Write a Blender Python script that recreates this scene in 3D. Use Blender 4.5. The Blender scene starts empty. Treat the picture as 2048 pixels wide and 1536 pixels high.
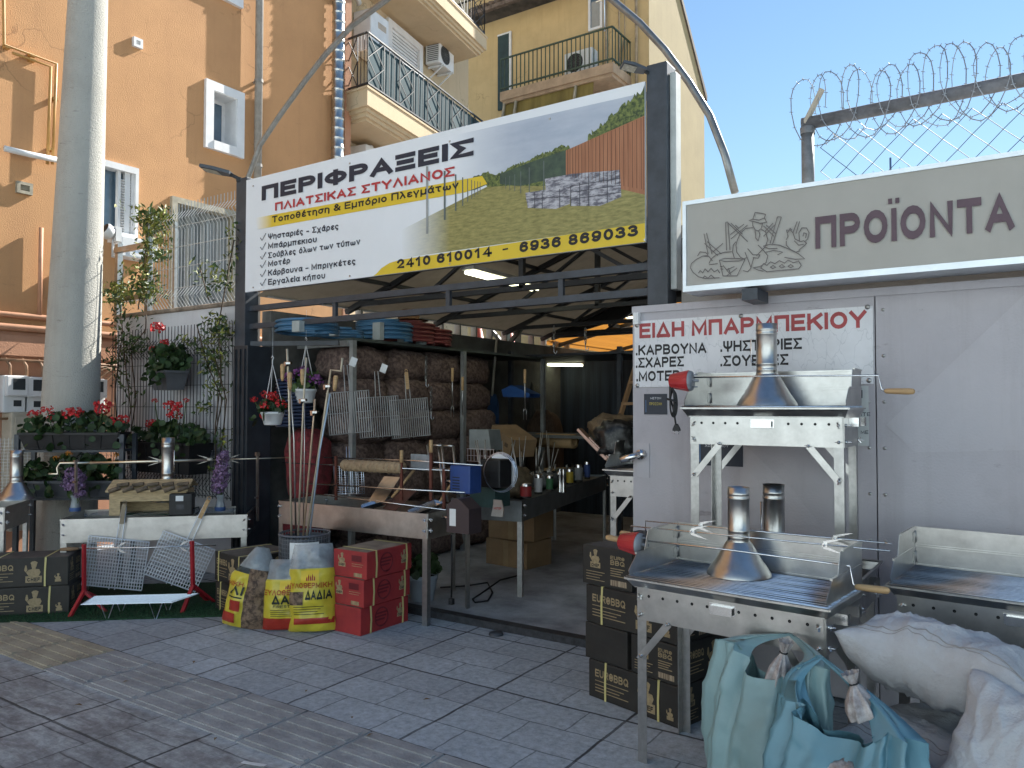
import bpy, bmesh, math, random
from mathutils import Vector, Matrix
R = math.radians
random.seed(7)
sc = bpy.context.scene
col = sc.collection
# ---------------------------------------------------------------- camera, sky, sun, exposure
YAW, PITCH, ROLL, FPX, EYE = R(-33.6), R(1.72), R(0.08), 1556.0, 1.5
fw = Vector((math.sin(YAW)*math.cos(PITCH), math.cos(YAW)*math.cos(PITCH), math.sin(PITCH)))
_r = Vector((math.cos(YAW), -math.sin(YAW), 0)); _u = _r.cross(fw)
rt = _r*math.cos(ROLL)+_u*math.sin(ROLL); up = -_r*math.sin(ROLL)+_u*math.cos(ROLL)
CAM = Vector((0, 0, EYE))
cd = bpy.data.cameras.new('camera'); cam = bpy.data.objects.new('camera', cd); col.objects.link(cam)
cd.sensor_width = 36.0; cd.lens = FPX/2048*36; cd.clip_start = 0.05; cd.clip_end = 3000
m4 = Matrix((rt, up, -fw)).transposed().to_4x4(); m4.translation = CAM; cam.matrix_world = m4
sc.camera = cam
SUN_AZ, SUN_EL = R(11), R(38)          # azimuth from +Y towards +X
w = bpy.data.worlds.new('World'); sc.world = w; w.use_nodes = True
nt = w.node_tree; bg = nt.nodes['Background']
sky = nt.nodes.new('ShaderNodeTexSky'); sky.sky_type = 'NISHITA'; sky.sun_disc = False
sky.sun_elevation = SUN_EL; sky.sun_rotation = SUN_AZ; sky.altitude = 50; sky.air_density = 1.6; sky.dust_density = 0.0; sky.ozone_density = 5
nt.links.new(sky.outputs[0], bg.inputs[0]); bg.inputs[1].default_value = 0.054
sl = bpy.data.lights.new('sun', 'SUN'); sl.energy = 5.0; sl.angle = R(0.5); sl.color = (1, .96, .88)
so = bpy.data.objects.new('sun', sl); col.objects.link(so)
sd = Vector((math.sin(SUN_AZ)*math.cos(SUN_EL), math.cos(SUN_AZ)*math.cos(SUN_EL), math.sin(SUN_EL)))
so.rotation_euler = sd.to_track_quat('Z', 'Y').to_euler(); so.location = (3, 10, 20)
sc.view_settings.view_transform = 'Standard'; sc.view_settings.look = 'None'
sc.view_settings.exposure = 1.42; sc.view_settings.gamma = 1
sc.cycles.max_bounces = 8; sc.cycles.use_denoising = True

def at(px, py, X=None, Y=None, Z=None):
    d = rt*((px-1024)/FPX) - up*((py-768)/FPX) + fw
    if X is not None: t = X/d.x
    elif Y is not None: t = Y/d.y
    else: t = (Z-EYE)/d.z
    return CAM + d*t

# ---------------------------------------------------------------- materials
MATS = {}
def mat(name, c, rough=.6, metal=0, var=.12, scale=6, c2=None, bump=0, bscale=40, spec=.4, trans=0, stretch=None, alpha=1, lo=.35, hi=.65):
    if name in MATS: return MATS[name]
    m = bpy.data.materials.new(name); m.use_nodes = True; n = m.node_tree.nodes; L = m.node_tree.links
    b = n['Principled BSDF']; b.inputs['Roughness'].default_value = rough; b.inputs['Metallic'].default_value = metal
    b.inputs['Specular IOR Level'].default_value = spec
    if trans: b.inputs['Transmission Weight'].default_value = trans
    if alpha < 1: b.inputs['Alpha'].default_value = alpha
    if c2 is None: c2 = tuple(x*(1-var*2.2) for x in c)
    tc = n.new('ShaderNodeTexCoord'); src = tc.outputs['Object']
    if stretch:
        mp = n.new('ShaderNodeMapping'); mp.inputs['Scale'].default_value = stretch; L.new(src, mp.inputs[0]); src = mp.outputs[0]
    if var or c2:
        t = n.new('ShaderNodeTexNoise'); t.inputs['Scale'].default_value = scale; t.inputs['Detail'].default_value = 6; t.inputs['Roughness'].default_value = .65
        L.new(src, t.inputs['Vector'])
        rp = n.new('ShaderNodeValToRGB'); rp.color_ramp.elements[0].position = lo; rp.color_ramp.elements[1].position = hi
        rp.color_ramp.elements[0].color = (*c2, 1); rp.color_ramp.elements[1].color = (*c, 1)
        L.new(t.outputs['Fac'], rp.inputs[0]); L.new(rp.outputs[0], b.inputs['Base Color'])
    if bump:
        t2 = n.new('ShaderNodeTexNoise'); t2.inputs['Scale'].default_value = bscale; t2.inputs['Detail'].default_value = 5
        L.new(src, t2.inputs['Vector'])
        bp = n.new('ShaderNodeBump'); bp.inputs['Strength'].default_value = bump; bp.inputs['Distance'].default_value = .02
        L.new(t2.outputs['Fac'], bp.inputs['Height']); L.new(bp.outputs[0], b.inputs['Normal'])
    MATS[name] = m; return m

def wall_mat(name, c, stain, dirt=.5, bump=.25, crack=True, streak=.5, scuff=0):
    """plaster or painted metal with blotches, vertical streaks and hair cracks"""
    if name in MATS: return MATS[name]
    m = mat(name, c, .9, var=.05, scale=1.2, bump=bump, bscale=90); n = m.node_tree.nodes; L = m.node_tree.links; b = n['Principled BSDF']
    base = b.inputs['Base Color'].links[0].from_socket
    tc = n.new('ShaderNodeTexCoord')
    def lay(base, scale, stretch, lo, hi, colr, amt, det=8):
        mp = n.new('ShaderNodeMapping'); mp.inputs['Scale'].default_value = stretch; L.new(tc.outputs['Object'], mp.inputs[0])
        t = n.new('ShaderNodeTexNoise'); t.inputs['Scale'].default_value = scale; t.inputs['Detail'].default_value = det; t.inputs['Roughness'].default_value = .7
        L.new(mp.outputs[0], t.inputs['Vector'])
        r = n.new('ShaderNodeMapRange'); r.inputs['From Min'].default_value = lo; r.inputs['From Max'].default_value = hi; r.inputs['To Max'].default_value = amt
        L.new(t.outputs['Fac'], r.inputs['Value'])
        mx = n.new('ShaderNodeMix'); mx.data_type = 'RGBA'; L.new(r.outputs[0], mx.inputs['Factor']); L.new(base, mx.inputs[6]); mx.inputs[7].default_value = (*colr, 1)
        return mx.outputs[2]
    base = lay(base, .8, (1, 1, 1), .5, .75, stain, dirt)
    base = lay(base, 1.5, (4, 4, .25), .52, .8, stain, streak)
    if scuff: base = lay(base, 3.5, (1, 1, 4), .62, .70, tuple(x*.35 for x in stain), scuff); base = lay(base, 16, (1, 1, .5), .66, .74, tuple(x*.4 for x in stain), scuff)
    if crack:
        v = n.new('ShaderNodeTexVoronoi'); v.feature = 'DISTANCE_TO_EDGE'; v.inputs['Scale'].default_value = .9
        t = n.new('ShaderNodeTexNoise'); t.inputs['Scale'].default_value = 2.5; t.inputs['Detail'].default_value = 6
        L.new(tc.outputs['Object'], t.inputs['Vector'])
        ad = n.new('ShaderNodeMix'); ad.data_type = 'RGBA'; ad.inputs['Factor'].default_value = .35; L.new(tc.outputs['Object'], ad.inputs[6]); L.new(t.outputs['Color'], ad.inputs[7])
        L.new(ad.outputs[2], v.inputs['Vector'])
        r = n.new('ShaderNodeMapRange'); r.inputs['From Max'].default_value = .006; r.inputs['To Min'].default_value = .55; r.inputs['To Max'].default_value = 0
        L.new(v.outputs['Distance'], r.inputs['Value'])
        t3 = n.new('ShaderNodeTexNoise'); t3.inputs['Scale'].default_value = .7; L.new(tc.outputs['Object'], t3.inputs['Vector'])
        r3 = n.new('ShaderNodeMapRange'); r3.inputs['From Min'].default_value = .52; r3.inputs['From Max'].default_value = .6; L.new(t3.outputs['Fac'], r3.inputs['Value'])
        mu = n.new('ShaderNodeMath'); mu.operation = 'MULTIPLY'; L.new(r.outputs[0], mu.inputs[0]); L.new(r3.outputs[0], mu.inputs[1])
        mx = n.new('ShaderNodeMix'); mx.data_type = 'RGBA'; L.new(mu.outputs[0], mx.inputs['Factor']); L.new(base, mx.inputs[6]); mx.inputs[7].default_value = (*[x*.45 for x in stain], 1)
        base = mx.outputs[2]
    L.new(base, b.inputs['Base Color']); return m

def emit(name, c, s):
    m = bpy.data.materials.new(name); m.use_nodes = True; b = m.node_tree.nodes['Principled BSDF']
    b.inputs['Base Color'].default_value = (*c, 1); b.inputs['Emission Color'].default_value = (*c, 1); b.inputs['Emission Strength'].default_value = s
    return m
GALV = mat('galvanised_sheet', (.56, .555, .54), .30, 1, var=.10, scale=9, bump=.14, bscale=4)
GALVD = mat('galvanised_angle', (.50, .50, .49), .36, 1, var=.10, scale=30, bump=.04, bscale=8)
STEEL = mat('bright_steel', (.72, .72, .72), .22, 1, var=.05, scale=30)
WIRE = mat('sky_tinted_wire', (.62, .71, .84), .28, 1, var=.08, scale=40)  # bluish colour imitates the sky reflected in the wire
DKMET = mat('anthracite_paint', (.055, .065, .08), .45, var=.15, scale=9, bump=.04)
BLACK = mat('black_plastic', (.018, .019, .021), .5, var=.2, scale=20)
DARK = mat('dark_void', (.012, .013, .015), .9, var=.2)
WOOD = mat('pale_wood', (.52, .34, .17), .55, var=.15, scale=8, stretch=(1, 1, 12), bump=.08)
WOODX = mat('raw_pine', (.55, .42, .24), .65, var=.2, scale=9, stretch=(2, 2, 14), bump=.1)
RED = mat('red_plastic', (.42, .03, .035), .35, var=.1, spec=.5)
WHITE = mat('white_plastic', (.72, .74, .75), .45, var=.06)
WPAINT = mat('white_board', (.78, .82, .86), .5, var=.02, scale=2)
INK = mat('navy_print', (.02, .028, .05), .5, var=.05)
KINK = mat('black_print', (.02, .02, .022), .55, var=.1)
REDINK = mat('red_print', (.5, .045, .05), .5, var=.08)
YEL = mat('yellow_print', (.72, .52, .04), .5, var=.03, scale=2)
GOLD = mat('tan_print', (.36, .28, .16), .6, var=.15, scale=50)
STRAP = mat('yellow_strap', (.58, .52, .22), .45, var=.06)
GLASS = mat('window_glass', (.10, .16, .22), .06, 0, var=.1, spec=1.0)
LEAF = mat('leaf_green', (.075, .13, .03), .55, var=.3, scale=14)
LEAFD = mat('leaf_dark', (.035, .075, .02), .55, var=.3, scale=14)
LEAFY = mat('leaf_yellowgreen', (.27, .29, .05), .55, var=.3, scale=14)
STEM = mat('brown_stem', (.10, .07, .045), .8, var=.25)
PETAL = mat('geranium_red', (.62, .025, .03), .5, var=.2, scale=40)
SOIL = mat('potting_soil', (.03, .022, .016), .95, var=.3, scale=30, bump=.4)

# ---------------------------------------------------------------- mesh builder
class MB:
    def __init__(s): s.v = []; s.f = []; s.mi = []; s.sm = []; s.M = Matrix.Identity(4); s.k = 0; s.smooth = False
    def tr(s, loc=(0, 0, 0), rz=0, rx=0, ry=0):
        s.M = Matrix.Translation(loc) @ Matrix.Rotation(rz, 4, 'Z') @ Matrix.Rotation(ry, 4, 'Y') @ Matrix.Rotation(rx, 4, 'X'); return s
    def add(s, vs, fs, smooth=None):
        o = len(s.v); s.v += [s.M @ Vector(p) for p in vs]
        for f in fs: s.f.append([i+o for i in f]); s.mi.append(s.k); s.sm.append(s.smooth if smooth is None else smooth)
        return s
    def mat(s, k): s.k = k; return s
    def box(s, x0, y0, z0, x1, y1, z1):
        return s.add([(x0, y0, z0), (x1, y0, z0), (x1, y1, z0), (x0, y1, z0), (x0, y0, z1), (x1, y0, z1), (x1, y1, z1), (x0, y1, z1)],
                     [(3, 2, 1, 0), (4, 5, 6, 7), (0, 1, 5, 4), (1, 2, 6, 5), (2, 3, 7, 6), (3, 0, 4, 7)], False)
    def cb(s, c, size):
        a, b, d = [x/2 for x in size]; return s.box(c[0]-a, c[1]-b, c[2]-d, c[0]+a, c[1]+b, c[2]+d)
    def bbox(s, x0, y0, z0, x1, y1, z1, r=.01):
        """box with chamfered edges"""
        bm = bmesh.new(); bmesh.ops.create_cube(bm, size=1)
        for v in bm.verts: v.co = Vector(((x0+x1)/2+v.co.x*(x1-x0), (y0+y1)/2+v.co.y*(y1-y0), (z0+z1)/2+v.co.z*(z1-z0)))
        bmesh.ops.bevel(bm, geom=bm.edges[:], offset=r, segments=2, affect='EDGES', profile=.6)
        bm.verts.index_update(); s.add([v.co.copy() for v in bm.verts], [[v.index for v in f.verts] for f in bm.faces], False); bm.free(); return s
    def bar(s, a, b, w, h=None, upv=(0, 0, 1)):
        """rectangular bar from a to b"""
        a, b = Vector(a), Vector(b); h = h or w; d = (b-a).normalized(); u = Vector(upv)
        if abs(d.dot(u)) > .98: u = Vector((0, 1, 0))
        x = d.cross(u).normalized(); y = x.cross(d)
        vs = [p + x*(sx*w/2) + y*(sy*h/2) for p in (a, b) for sx, sy in ((-1, -1), (1, -1), (1, 1), (-1, 1))]
        return s.add(vs, [(0, 1, 2, 3), (7, 6, 5, 4), (0, 4, 5, 1), (1, 5, 6, 2), (2, 6, 7, 3), (3, 7, 4, 0)], False)
    def tube(s, pts, r, n=6, closed=False, caps=True):
        P = [Vector(p) for p in pts]; N = len(P); rs = r if isinstance(r, (list, tuple)) else [r]*N
        vs, fs = [], []; prev = None
        for i in range(N):
            if closed: t = (P[(i+1) % N]-P[i-1])
            else: t = P[min(i+1, N-1)]-P[max(i-1, 0)]
            t = t.normalized() if t.length > 1e-9 else Vector((0, 0, 1))
            if prev is None:
                prev = t.orthogonal().normalized()
            x = (prev - t*prev.dot(t)); x = x.normalized() if x.length > 1e-6 else t.orthogonal().normalized(); y = t.cross(x); prev = x
            for k in range(n): a = 2*math.pi*k/n; vs.append(P[i]+(x*math.cos(a)+y*math.sin(a))*rs[i])
        for i in range(N if closed else N-1):
            j = (i+1) % N
            for k in range(n): l = (k+1) % n; fs.append((i*n+k, i*n+l, j*n+l, j*n+k))
        if caps and not closed: fs.append(tuple(range(n-1, -1, -1))); fs.append(tuple((N-1)*n+k for k in range(n)))
        return s.add(vs, fs, n > 4)
    def lathe(s, prof, n=20, c=(0, 0, 0), cap0=False, cap1=False, e=(1, 1)):
        vs, fs = [], []
        for r, z in prof:
            for k in range(n): a = 2*math.pi*k/n; vs.append((c[0]+r*math.cos(a)*e[0], c[1]+r*math.sin(a)*e[1], c[2]+z))
        for i in range(len(prof)-1):
            for k in range(n): l = (k+1) % n; fs.append((i*n+k, i*n+l, (i+1)*n+l, (i+1)*n+k))
        if cap0: fs.append(tuple(range(n-1, -1, -1)))
        if cap1: fs.append(tuple((len(prof)-1)*n+k for k in range(n)))
        return s.add(vs, fs, True)
    def cyl(s, a, b, r, n=12): return s.tube([a, b], r, n)
    def poly(s, pts): return s.add(pts, [tuple(range(len(pts)))], False)
    def prism(s, pts, d):
        """flat outline pushed along vector d"""
        n = len(pts); d = Vector(d); P = [Vector(p) for p in pts]
        return s.add(P+[p+d for p in P], [tuple(range(n-1, -1, -1)), tuple(range(n, 2*n))]+[(i, (i+1) % n, (i+1) % n+n, i+n) for i in range(n)], False)
    def build(s, name, mats, parent=None, smooth=False, bev=0):
        me = bpy.data.meshes.new(name); me.from_pydata([tuple(v) for v in s.v], [], s.f); me.update()
        for m in (mats if isinstance(mats, (list, tuple)) else [mats]): me.materials.append(m)
        me.polygons.foreach_set('material_index', s.mi); me.polygons.foreach_set('use_smooth', [True]*len(s.f) if smooth else s.sm)
        o = bpy.data.objects.new(name, me); col.objects.link(o)
        if parent is not None: o.parent = parent
        return o
def B(): return MB()
def thing(name, label, cat, loc=(0, 0, 0), rz=0, group=None):
    o = bpy.data.objects.new(name, None); col.objects.link(o); o.empty_display_size = .1
    o.location = loc; o.rotation_euler = (0, 0, rz); o['label'] = label; o['category'] = cat
    if group: o['group'] = group
    return o
def tag(o, label, cat, group=None):
    o['label'] = label; o['category'] = cat
    if group: o['group'] = group
    return o
def struct(o): o['kind'] = 'structure'; return o
def kids(o): return [c for c in bpy.data.objects if c.parent == o]
def dup(root, loc, rz=0, label=None, parent=None):
    r = root.copy(); col.objects.link(r)
    if parent is None: r.location = loc; r.rotation_euler = (0, 0, rz)
    else: r.parent = parent
    if label: r['label'] = label
    for ch in kids(root): dup(ch, None, parent=r)
    return r

# ---------------------------------------------------------------- stroke lettering
def E_(cx, cy, rx, ry, a0=0, a1=360): return 'a%g,%g,%g,%g,%g,%g' % (cx, cy, rx, ry, a0, a1)
O_ = E_(.5, .5, .5, .5); o_ = E_(.5, .35, .5, .35)
G = {
'Π': (.78, '0,0 0,1 1,1 1,0'), 'Ε': (.7, '1,1 0,1 0,0 1,0|0,.52 .9,.52'), 'Ρ': (.72, '0,0 0,1|.1,1 .6,1 '+E_(.6, .74, .4, .26, 90, -90)+' 0,.48'),
'Ι': (0, '0,0 0,1'), 'Φ': (.95, E_(.5, .5, .5, .34)+'|.5,0 .5,1'), 'Α': (.85, '0,0 .5,1 1,0|.2,.3 .8,.3'), 'Ξ': (.7, '0,1 1,1|.1,.5 .9,.5|0,0 1,0'),
'Σ': (.72, '1,1 0,1 .5,.5 0,0 1,0'), 'Λ': (.8, '0,0 .5,1 1,0'), 'Τ': (.75, '0,1 1,1|.5,.95 .5,0'), 'Κ': (.75, '0,0 0,1|1,1 0,.4|.38,.62 1,0'),
'Υ': (.8, '0,1 .5,.45 1,1|.5,.45 .5,0'), 'Ν': (.75, '0,0 0,1 1,0 1,1'), 'Ο': (.85, O_), 'Μ': (.92, '0,0 0,1 .5,.15 1,1 1,0'),
'Ψ': (.9, '0,1 0,.65 '+E_(.5, .65, .5, .35, 180, 360)+' 1,1|.5,0 .5,1'), 'Δ': (.85, '0,0 .5,1 1,0|0,0 1,0'), 'Η': (.75, '0,0 0,1|1,0 1,1|0,.5 1,.5'),
'Β': (.74, '0,0 0,1|.1,1 .55,1 '+E_(.55, .76, .38, .24, 90, -90)+' .1,.52|.5,.52 '+E_(.58, .26, .42, .26, 90, -90)+' .1,0'), 'Χ': (.8, '0,0 1,1|0,1 1,0'), 'Ζ': (.7, '0,1 1,1 0,0 1,0'),
'Ϊ': (0, '0,0 0,.98'), 'C': (.8, E_(.5, .5, .5, .5, 45, 315)), 'U': (.74, '0,1 0,.35 '+E_(.5, .35, .5, .35, 180, 360)+' 1,1'),
'R': (.75, '0,0 0,1|.1,1 .6,1 '+E_(.6, .74, .4, .26, 90, -90)+' 0,.48|.5,.48 1,0'), 'Q': (.85, O_+'|.6,.3 1,0'), 'F': (.65, '0,0 0,1 1,1|0,.52 .85,.52'), 'S': (.7, E_(.5, .75, .5, .25, 30, 270)+' '+E_(.5, .25, .5, .25, 90, -150)),
'τ': (.55, '0,.7 1,.7|.5,.7 .5,.15 '+E_(.75, .15, .25, .15, 180, 270)), 'ο': (.6, o_), 'π': (.66, '0,.7 1,.7|.15,.7 .15,0|.85,.7 .85,0'), 'θ': (.6, E_(.5, .5, .5, .5)+'|.1,.5 .9,.5'),
'ε': (.5, E_(.6, .53, .5, .17, 30, 270)+'|'+E_(.6, .18, .55, .18, 90, 330)), 'η': (.55, '0,.7 0,0|0,.4 '+E_(.5, .42, .5, .28, 180, 0)+' 1,-.25'),
'σ': (.66, E_(.45, .34, .45, .34)+'|.45,.68 1.05,.68'), 'μ': (.58, '0,.7 0,-.25|0,.25 '+E_(.5, .28, .5, .28, 180, 360)+'|1,.7 1,0'), 'ρ': (.58, '0,-.25 0,.3|'+o_),
'ι': (0, '0,.7 0,0'), 'λ': (.58, '.05,1 .25,.95 1,0|.52,.55 0,0'), 'γ': (.58, '0,.7 .5,.08 1,.7|.5,.1 .5,-.25'), 'α': (.62, E_(.42, .35, .42, .35)+'|1,.7 .85,.3 1.05,0'),
'ω': (.85, E_(.25, .3, .25, .3, 140, 360)+' .5,.5|.5,.4 '+E_(.75, .3, .25, .3, 180, 400)), 'ν': (.55, '0,.7 .5,0 1,.7'), 'ς': (.55, E_(.5, .38, .5, .32, 40, 270)+' '+E_(.55, -.08, .3, .13, 90, -90)),
'χ': (.58, '0,.7 1,-.25|1,.7 0,-.25'), 'κ': (.55, '0,.7 0,0|1,.7 0,.28|.35,.45 1,0'), 'υ': (.55, '0,.7 0,.3 '+E_(.5, .3, .5, .3, 180, 360)+' 1,.7'),
'Θ': (.85, O_+'|.15,.5 .85,.5'), 'Ω': (.85, '0,0 .3,0 .3,.1 '+E_(.5, .55, .5, .45, 235, -55)+' .7,0 1,0'),
'β': (.58, '0,-.25 0,.8 '+E_(.45, .8, .45, .2, 180, -80)+'|'+E_(.45, .3, .55, .3, 90, -150)),
'0': (.6, O_), '1': (.4, '.1,.78 .7,1 .7,0'), '2': (.6, E_(.5, .7, .5, .3, 165, -30)+' 0,0 1,0'), '3': (.6, E_(.45, .76, .45, .24, 150, -90)+'|'+E_(.45, .26, .55, .26, 90, -150)),
'4': (.65, '.75,0 .75,1 0,.28 1.05,.28'), '6': (.6, E_(.5, .3, .5, .3)+'|0,.3 '+E_(.55, .5, .55, .5, 180, 45)), '8': (.6, E_(.5, .75, .43, .25)+'|'+E_(.5, .26, .5, .26)), '9': (.6, E_(.5, .7, .5, .3)+'|1,.7 '+E_(.45, .5, .55, .5, 0, -135)),
'-': (.4, '0,.36 1,.36'), '.': (0, '0,0 0,.03'), '&': (.85, '1,0 .15,.75 '+E_(.42, .78, .25, .22, 180, 0)+' .1,.3 '+E_(.42, .25, .4, .25, 170, 340)+' 1,.5'),
'✓': (.6, '0,.45 .3,0 1,1'), ' ': (.32, ''), '@': (.75, O_+'|0.05,.62 .95,.62|0.05,.38 .95,.38'),
}
for a, b in zip('EAPIOTKNMHXBY', 'ΕΑΡΙΟΤΚΝΜΗΧΒΥ'): G[a] = G[b]
for a, b in zip('έάόήώύί', 'εαοηωυι'): G[a] = (G[b][0], G[b][1]+('|.5,.86 .7,1.02' if b != 'ι' else '|.02,.86 .02,1.0'))
def _stroke(t):
    out = []
    for k in t.split():
        if k[0] == 'a':
            cx, cy, rx, ry, a0, a1 = map(float, k[1:].split(',')); n = max(4, int(abs(a1-a0)/22))
            for i in range(n+1):
                a = R(a0+(a1-a0)*i/n); out.append((cx+rx*math.cos(a), cy+ry*math.sin(a)))
        else: out.append(tuple(map(float, k.split(','))))
    q = [out[0]]
    for p in out[1:]:
        if abs(p[0]-q[-1][0])+abs(p[1]-q[-1][1]) > 1e-4: q.append(p)
    return q
def ribbon(mb, pts, w, f, cap=True):
    """pts 2-D polyline drawn as a mitred band; f maps 2-D to 3-D"""
    P = [Vector(p) for p in pts]; closed = (P[0]-P[-1]).length < 1e-3 and len(P) > 3
    if closed: P = P[:-1]
    n = len(P)
    if not closed and cap:
        P[0] = P[0]+(P[0]-P[1]).normalized()*w/2; P[-1] = P[-1]+(P[-1]-P[-2]).normalized()*w/2
    vs = []
    for i in range(n):
        d0 = (P[i]-P[i-1]).normalized() if (i or closed) else None; d1 = (P[(i+1) % n]-P[i]).normalized() if (i < n-1 or closed) else None
        d0 = d0 if d0 is not None else d1; d1 = d1 if d1 is not None else d0
        n0 = Vector((-d0.y, d0.x)); n1 = Vector((-d1.y, d1.x)); m = n0+n1
        m = m.normalized() if m.length > 1e-3 else n0
        k = w/2/max(.62, m.dot(n0)); vs += [f(*(P[i]+m*k)), f(*(P[i]-m*k))]
    fs = [(2*i, 2*i+1, 2*((i+1) % n)+1, 2*((i+1) % n)) for i in range(n if closed else n-1)]
    mb.add(vs, fs, False)
def text(mb, s, p0, p1, h, wt=.16, off=.001, gap=.16, wide=1, fn=None, v=None):
    """letter string s between points p0 and p1 (baseline); h cap height; glyph widths are scaled to fit"""
    p0, p1 = Vector(p0), Vector(p1); u = (p1-p0).normalized(); L = (p1-p0).length; v = Vector(v or (0, 0, 1))
    nrm = u.cross(v).normalized()
    tot = 0
    for i, ch in enumerate(s): tot += G[ch][0]+ (wt if ch != ' ' else 0)+(gap if i < len(s)-1 else 0)
    sx = L/(tot*h); x = 0; cnt = 0
    for ch in s:
        W, t = G[ch]; W2 = W*h; ww = wt*h
        if ch == 'Ϊ':
            for dx in (-.16, .16): mb.add([tuple(p0+u*((x+(wt/2+dx+a)*h)*sx)+v*(h*(1.12+b))+nrm*off) for a, b in ((-.09, -.0), (.09, 0), (.09, .16), (-.09, .16))], [(0, 1, 2, 3)], False)
        for st in t.split('|'):
            if not st: continue
            pts = _stroke(st); cnt += 1; o = off+(cnt % 5)*.00012
            q = [(x+ww/2+px*W2, ww/2+py*(h-ww)) for px, py in pts]
            ribbon(mb, q, ww, (lambda a, b, o=o: fn(a*sx, b, o)) if fn else (lambda a, b, o=o: tuple(p0+u*(a*sx)+v*b+nrm*o)))
        x += (W+(wt if ch != ' ' else 0)+gap)*h
    return mb
# ================================================================ THE SETTING
def rect_holes(mb, f, a0, b0, a1, b1, holes, depth=0, nrm=None):
    """wall face with rectangular openings; f(a,b,d) maps to 3-D (d = depth behind the face)"""
    xs = sorted({a0, a1, *[h[0] for h in holes], *[h[2] for h in holes]}); ys = sorted({b0, b1, *[h[1] for h in holes], *[h[3] for h in holes]})
    for i in range(len(xs)-1):
        for j in range(len(ys)-1):
            cx, cy = (xs[i]+xs[i+1])/2, (ys[j]+ys[j+1])/2
            if any(h[0] < cx < h[2] and h[1] < cy < h[3] for h in holes): continue
            mb.add([f(xs[i], ys[j], 0), f(xs[i+1], ys[j], 0), f(xs[i+1], ys[j+1], 0), f(xs[i], ys[j+1], 0)], [(0, 1, 2, 3)], False)
    if depth:
        for h in holes:
            c = [(h[0], h[1]), (h[2], h[1]), (h[2], h[3]), (h[0], h[3])]
            for k in range(4):
                p, q = c[k], c[(k+1) % 4]; mb.add([f(*p, 0), f(*q, 0), f(*q, depth), f(*p, depth)], [(0, 1, 2, 3)], False)
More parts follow.
